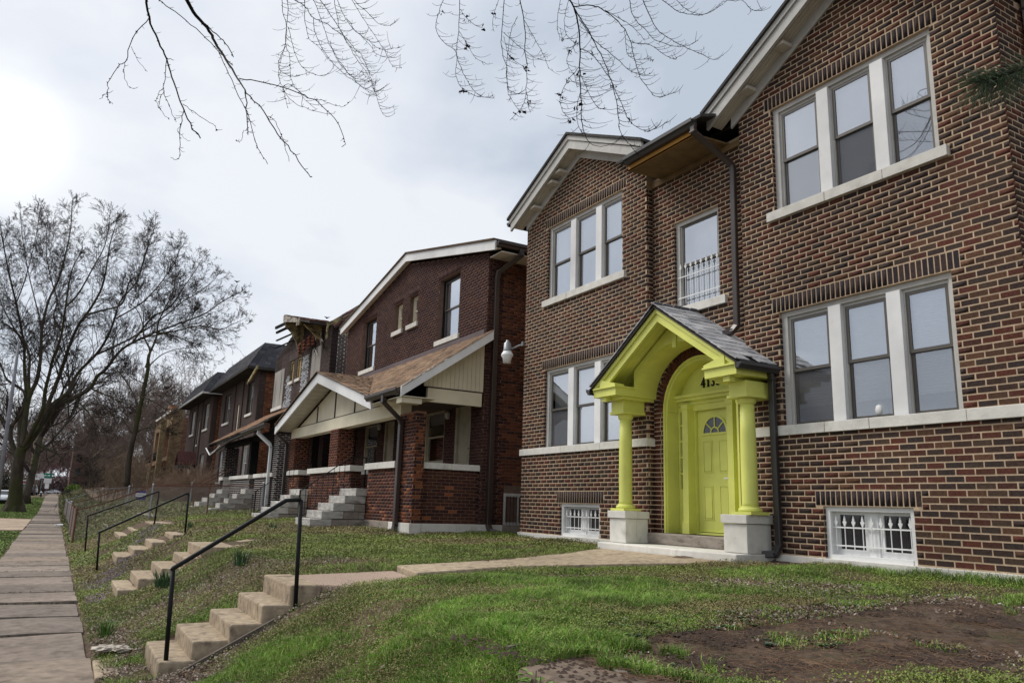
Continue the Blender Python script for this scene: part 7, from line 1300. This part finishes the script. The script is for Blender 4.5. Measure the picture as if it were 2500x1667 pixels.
# ================================================================ chain link fences
fn = thing('chain_link_fence', (2.9, 29, 1.1), 'rusty chain link fence running down the bank and along the pavement', 'fence')
gh = lambda x, y: float(ground_h(x, y, False))
def fpost(x, y, h, m=GALV, r=.032, z=None):
    z = gh(x, y) if z is None else z; MB().tube([(x, y, z - .05), (x, y, z + h)], r, 8).lathe((x, y, z + h), [(r * 1.2, 0), (r * 1.2, .02), (r * .4, .05)], 8).build('fence_post', m, fn, smooth=False); return z + h
def fence_run(pts, hs, mrail=RUST, dia=.075, h=1.1):
    tops = [(x, y, gh(x, y) + q) for (x, y), q in zip(pts, hs)]; MB().tube(tops, .02, 6).build('top_rail', mrail, fn)
    pl = []
    for (x0, y0, z0), (x1, y1, z1), q0, q1 in zip(tops[:-1], tops[1:], hs[:-1], hs[1:]):
        L = math.hypot(x1 - x0, y1 - y0); n = int(L / dia)
        for s in (-1, 1):
            for i in range(-int(1.1 / dia), n + int(1.1 / dia)):
                a = (i if s > 0 else i) * dia; seg = []
                for k in range(2):
                    v = k * 1.0; u = a + s * v * 1.05
                    seg.append((u, v))
                (ua, va), (ub, vb) = seg; 
                def clip(t): return ua + (ub - ua) * t
                ts = sorted([(0 - ua) / (ub - ua), (L - ua) / (ub - ua)]); t0 = max(0, ts[0]); t1 = min(1, ts[1])
                if t1 - t0 < .02: continue
                P_ = []
                for t in (t0, t1): u = clip(t) / L; x = x0 + (x1 - x0) * u; y = y0 + (y1 - y0) * u; zt = z0 + (z1 - z0) * u; hh_ = q0 + (q1 - q0) * u; P_.append((x, y, zt - hh_ * (1 - t) + .04 * (1 - t) - .02))
                pl.append((np.array(P_), np.array([.0032, .0032])))
    V, F = tubes(pl); fast_mesh('wire_mesh', V, F, mat('wire', (.26, .22, .20), rough=.7, var=.3, scale=9), parent=fn, kind='stuff')
fpost(.70, 29.2, 1.08, RUST); fpost(2.85, 29.0, 1.12, GALV); fpost(6.35, 28.4, 1.05, GALV, .045); fpost(4.6, 28.7, 1.0, RUST, .02)
fence_run([(.70, 29.2), (1.5, 29.1), (2.85, 29.0), (4.6, 28.7), (6.35, 28.4)], (1.04, 1.0, 1.08, .98, 1.0))
for y in (34.0, 38.5): fpost(.72, y, 1.05, RUST, .025)
fpost(.78, 43.0, 1.15, GALV, .04); fence_run([(.70, 29.2), (.72, 34), (.72, 38.5), (.78, 43.0)], (1.04, 1.0, 1.02, 1.08))
for y in (48, 53, 58, 63): fpost(.78, y, 1.12, GALV if y != 53 else RUST, .03)
fence_run([(.78, 43), (.78, 48), (.78, 53), (.78, 58), (.78, 63)], (1.08, 1.05, 1.05, 1.05, 1.08), GALV, dia=.11)
fpost(3.15, 42.8, 1.1, GALV, .045); fence_run([(.78, 43.0), (1.6, 42.9), (3.15, 42.8), (6.0, 42.8), (8.2, 42.8)], (1.08, 1.0, 1.05, 1.0, 1.0), RUST, dia=.11); fpost(6.0, 42.8, 1.03, GALV)
fence_run([(.78, 63), (3.0, 63), (8, 63)], (1.08, 1.05, 1.0), GALV, dia=.14)
# yard sign
ys_ = thing('yard_sign', (3.45, 40, 1.2), 'small blue and white yard sign on wire legs behind the fence', 'sign')
MB().box(3.24, 3.67, 39.99, 40.0, 1.38, 1.80).build('sign_board', mat('navy_print', (.05, .05, .20), rough=.5, var=.1), ys_); MB().box(3.24, 3.67, 39.985, 39.989, 1.52, 1.68).build('white_band', WMET, ys_)
tx = MB()
for i in range(9): x_ = 3.27 + i * .042; tx.box(x_, x_ + .012, 39.980, 39.984, 1.56, 1.64); tx.box(x_, x_ + .03, 39.980, 39.984, 1.595 + (i % 2) * .03, 1.607 + (i % 2) * .03)
tx.build('worn_lettering', mat('navy_ink', (.04, .04, .15), rough=.5, var=.1), ys_)
lg = MB()
for x_ in (3.3, 3.6): lg.tube([(x_, 40.0, 1.1), (x_, 40.0, 1.5)], .006, 5)
lg.build('wire_leg', GALV, ys_)
# ================================================================ poles, signs, hydrant
WOODP = mat('pole_wood', (.26, .21, .15), rough=.9, var=.3, scale=3, stretch=(1, 1, .1))
lp = thing('street_light_pole', (-3.1, 60, 0), 'tall grey steel lamp post leaning at the left picture edge', 'pole'); MB().tube([(-3.07, 60, -.1), (-3.2, 60, 6), (-3.32, 60, 11.2)], [.16, .12, .08], 12).build('shaft', mat('grey_pole', (.22, .22, .24), rough=.6, var=.15), lp, smooth=True); MB().tube([(-3.32, 60, 11.1), (-3.6, 60, 11.6), (-4.8, 60, 11.7)], .04, 8).build('arm', GALV, lp, smooth=True); MB().box(-5.2, -4.7, 59.85, 60.15, 11.6, 11.75).build('lamp_head', GALV, lp, bevel=.03)
for x, y, h, lab in ((-2.60, 105, 9.2, 'tall pale wooden utility pole right behind the huge tree trunk'), (-2.48, 130, 8.6, 'wooden utility pole beside the white traffic signs')):
    z = float(rise(y)); u = thing('utility_pole', (x, y, z), lab, 'pole'); MB().tube([(x, y, z - .1), (x - .12, y, z + h)], .15, 10, r1=.11).build('shaft', WOODP, u, smooth=True); MB().box(x - 1.1, x + .9, y - .06, y + .06, z + h - .7, z + h - .58).build('crossarm', WOODP, u)
    for q_ in (-.9, -.4, .3, .7): MB().lathe((x + q_, y, z + h - .57), [(.04, 0), (.05, .06), (.02, .12)], 8).build('insulator', GALV, u)
def sign_post(x, y, boards, lab, name='traffic_sign'):
    z = float(rise(y)); t = thing(name, (x, y, z), lab, 'sign'); MB().tube([(x, y, z - .1), (x, y, z + 3.0)], .03, 6).build('post', GALV, t)
    for (w_, h_, zc, m_) in boards: MB().box(x - w_ / 2, x + w_ / 2, y - .045, y - .03, z + zc - h_ / 2, z + zc + h_ / 2).build('sign_plate', m_, t)
    return t
GRN = mat('street_sign_green', (.02, .20, .13), rough=.5, var=.1)
sign_post(-.93, 116, ((1.1, .22, 2.75, GRN), (.9, .22, 2.45, GRN), (.85, .6, 1.95, WMET), (.45, .65, 1.3, WMET)), 'post with green street name blade above two white signs beside the pavement')
sign_post(-2.2, 125, ((.6, .8, 2.5, WMET),), 'white rectangular traffic sign on a post beside the utility pole'); sign_post(-1.75, 128, ((.55, .7, 2.7, WMET),), 'higher white rectangular sign on a slim post, second from the left')
hy = thing('fire_hydrant', (-1.42, 115, 1.05), 'dark fire hydrant with white bonnet on the verge', 'hydrant'); MB().lathe((-1.42, 115, .95), [(.16, 0), (.16, .08), (.11, .1), (.11, .5), (.15, .52)], 12).build('barrel', mat('dark_blue_paint', (.02, .02, .05), rough=.4, var=.1), hy, smooth=True); MB().lathe((-1.42, 115, 1.47), [(.15, 0), (.13, .1), (.06, .17), (.03, .22)], 12).build('bonnet', WMET, hy, smooth=True); MB().tube([(-1.62, 115, 1.3), (-1.22, 115, 1.3)], .06, 10).build('nozzle', WMET, hy)
# ================================================================ cars
def car(x, y, z, heading, body, label, suv=False, front=False, L=4.6, W=1.8):
    H = 1.7 if suv else 1.45; t = thing('parked_car', (0, 0, 0), label, 'car', 'cars parked along the street'); s = MB()
    if suv: prof = [(-L / 2, .45), (-L / 2, .95), (-L / 2 + .15, 1.05), (-L / 2 + .35, H - .08), (-L / 2 + .7, H), (.6, H), (1.15, 1.1), (L / 2 - .15, .98), (L / 2, .8), (L / 2, .4)]; g0, g1 = -L / 2 + .3, 1.05
    else: prof = [(-L / 2, .4), (-L / 2, .85), (-L / 2 + .1, .98), (-L / 2 + .75, 1.0), (-L / 2 + 1.3, H - .03), (-.2, H), (.35, H - .05), (1.05, .98), (L / 2 - .2, .82), (L / 2, .65), (L / 2, .35)]; g0, g1 = -L / 2 + .9, .95
    n = len(prof); vs = []
    for f, ww in ((-1, 1), (1, 1)):
        for px_, pz_ in prof: ins = .16 * max(0, (pz_ - 1.0) / .5); vs.append((f * (W / 2 - ins), px_, pz_))
    fs = [tuple(range(n))[::-1], tuple(range(n, 2 * n))] + [(i, (i + 1) % n, n + (i + 1) % n, n + i) for i in range(n)]
    s.add(vs, fs); b = s.build('body', body, t, bevel=.04); gm_ = MATS['dark_glass']
    zt = H - .12; zb = 1.02
    for f in (-1, 1):
        i0 = .16 * (zt - 1) / .5; MB().add([(f * (W / 2 + .004), g0 + .15, zb), (f * (W / 2 + .004), g1 - .05, zb), (f * (W / 2 - i0 + .004), g1 - .5, zt), (f * (W / 2 - i0 + .004), g0 + .35, zt)], [(0, 1, 2, 3)]).build('side_window', gm_, b)
    e = prof[6 if suv else 7]; e2 = prof[5 if suv else 6]
    for (pa, pb, sg) in ((prof[6 if suv else 7], prof[5 if suv else 6], 1), (prof[2 if suv else 3], prof[3 if suv else 4], -1)):
        qa = (pa[0] * .9 + pb[0] * .1, pa[1] * .9 + pb[1] * .1); qb = (pa[0] * .1 + pb[0] * .9, pa[1] * .1 + pb[1] * .9); MB().add([(-W / 2 + .14, qa[0] + sg * .012, qa[1] + .008), (W / 2 - .14, qa[0] + sg * .012, qa[1] + .008), (W / 2 - .24, qb[0] + sg * .012, qb[1] + .008), (-W / 2 + .24, qb[0] + sg * .012, qb[1] + .008)], [(0, 1, 2, 3)]).build('windscreen', gm_, b)
    for f in (-1, 1):
        for yy_ in (-L / 2 + .85, L / 2 - .85):
            w_ = MB(); w_.tube([(f * (W / 2 - .2), yy_, .33), (f * (W / 2 + .01), yy_, .33)], .33, 20); wh = w_.build('wheel', mat('tyre', (.015, .015, .015), rough=.9, var=.1), t); MB().tube([(f * (W / 2 - .1), yy_, .33), (f * (W / 2 + .02), yy_, .33)], .19, 14).build('rim', GALV, wh)
        MB().box(f * (W / 2 - .42) - .17, f * (W / 2 - .42) + .17, L / 2 - .01, L / 2 + .015, .62, .74).build('headlight', WMET, t); MB().box(f * (W / 2 - .25) - .12, f * (W / 2 - .25) + .12, -L / 2 - .012, -L / 2 + .01, .75, .92).build('tail_light', mat('red_lens', (.25, .01, .01), rough=.3, var=.05), t)
    MB().box(-.26, .26, -L / 2 - .015, -L / 2, .6, .72).build('number_plate', WMET, t); MB().box(-W / 2 + .02, W / 2 - .02, -L / 2 - .05, -L / 2 + .05, .38, .56).box(-W / 2 + .02, W / 2 - .02, L / 2 - .05, L / 2 + .05, .33, .52).build('bumper', MATS['tyre'] if body is not MATS.get('x') else body, t, bevel=.02)
    MB().box(-.26, .26, L / 2 + .03, L / 2 + .045, .42, .54).build('number_plate', WMET, t)
    t.location = (x, y, z); t.rotation_euler = (0, 0, heading); return t
SIL = mat('silver_paint', (.62, .64, .68), rough=.35, var=.03, spec=.6); NAV = mat('dark_navy_paint', (.035, .045, .07), rough=.3, var=.05, spec=.6); REDC = mat('red_paint', (.35, .03, .03), rough=.35, var=.05, spec=.6)
car(-4.35, 93, .22, PI, SIL, 'silver sedan facing us, half hidden behind the huge tree trunk'); car(-3.35, 126, .96, 0, NAV, 'dark navy hatchback with its tail towards us beyond the trunk', suv=True); car(-3.95, 140, .96, 0, SIL, 'white sport utility car parked behind the navy one', suv=True); car(-3.3, 152, .96, 0, SIL, 'second pale car farther down, behind the signs', suv=True); car(-3.6, 134, .96, 0, NAV, 'black sedan just past the utility pole'); car(-.5, 300, .96, .9, SIL, 'tiny white car crossing at the far end of the pavement')
# far buildings
fb = thing('apartment_block', (7, 205, 1), 'long dark brick block with flat roof seen through the bare trees', 'building'); MB().box(2.6, 15, 205, 225, 0, 14.6).build('wall', mat('far_brick', (.13, .085, .07), rough=.9, var=.3, scale=.5), fb); MB().box(2.5, 15.1, 204.9, 225.1, 14.6, 15.0).build('parapet', mat('far_dark', (.07, .05, .045), rough=.9), fb)
for i in range(6):
    for k in range(4): MB().box(3.4 + i * 1.9, 4.4 + i * 1.9, 204.93, 205.0, 2.5 + k * 3, 4.2 + k * 3).build('window', MATS['dark_glass'], fb)
rb = thing('red_shop', (-14, 240, 1), 'low red fronted building beyond the parked cars', 'building'); MB().box(-9, -5.5, 240, 250, .8, 4.2).build('wall', REDC, rb); MB().box(-9.1, -5.4, 239.9, 250, 4.2, 4.5).build('parapet', WMET, rb)
for i in range(2): MB().box(-8.5 + i * 1.7, -7.4 + i * 1.7, 239.93, 240, 1.6, 3.0).build('window', MATS['dark_glass'], rb)
# bird
for p, lab in (((579, 688), 'small dark bird flying right of the bare tree crown'), ((799, 776), 'tiny dark bird flying above the burnt roof')):
    d = (RT * ((p[0] - 1250) / 1890) + DN * ((p[1] - 833.5) / 1890) + FW) * 30 + CAM; V = [(-.14, 0, .05), (-.05, -.03, .02), (0, -.10, 0), (.05, -.03, .02), (.13, .02, .07), (.04, .05, .0), (0, .12, -.01), (-.04, .05, .0), (0, 0, .03), (0, 0, -.03)]
    o_ = MB().add([(d.x + a, d.y + b, d.z + c) for a, b, c in V], [(8, i, (i + 1) % 8) for i in range(8)] + [(9, (i + 1) % 8, i) for i in range(8)]).build('bird', CHAR, None); tag(o_, lab, 'bird')
print('faces', sum(len(o.data.polygons) for o in bpy.data.objects if o.type == 'MESH'), 'objs', len(bpy.data.objects))
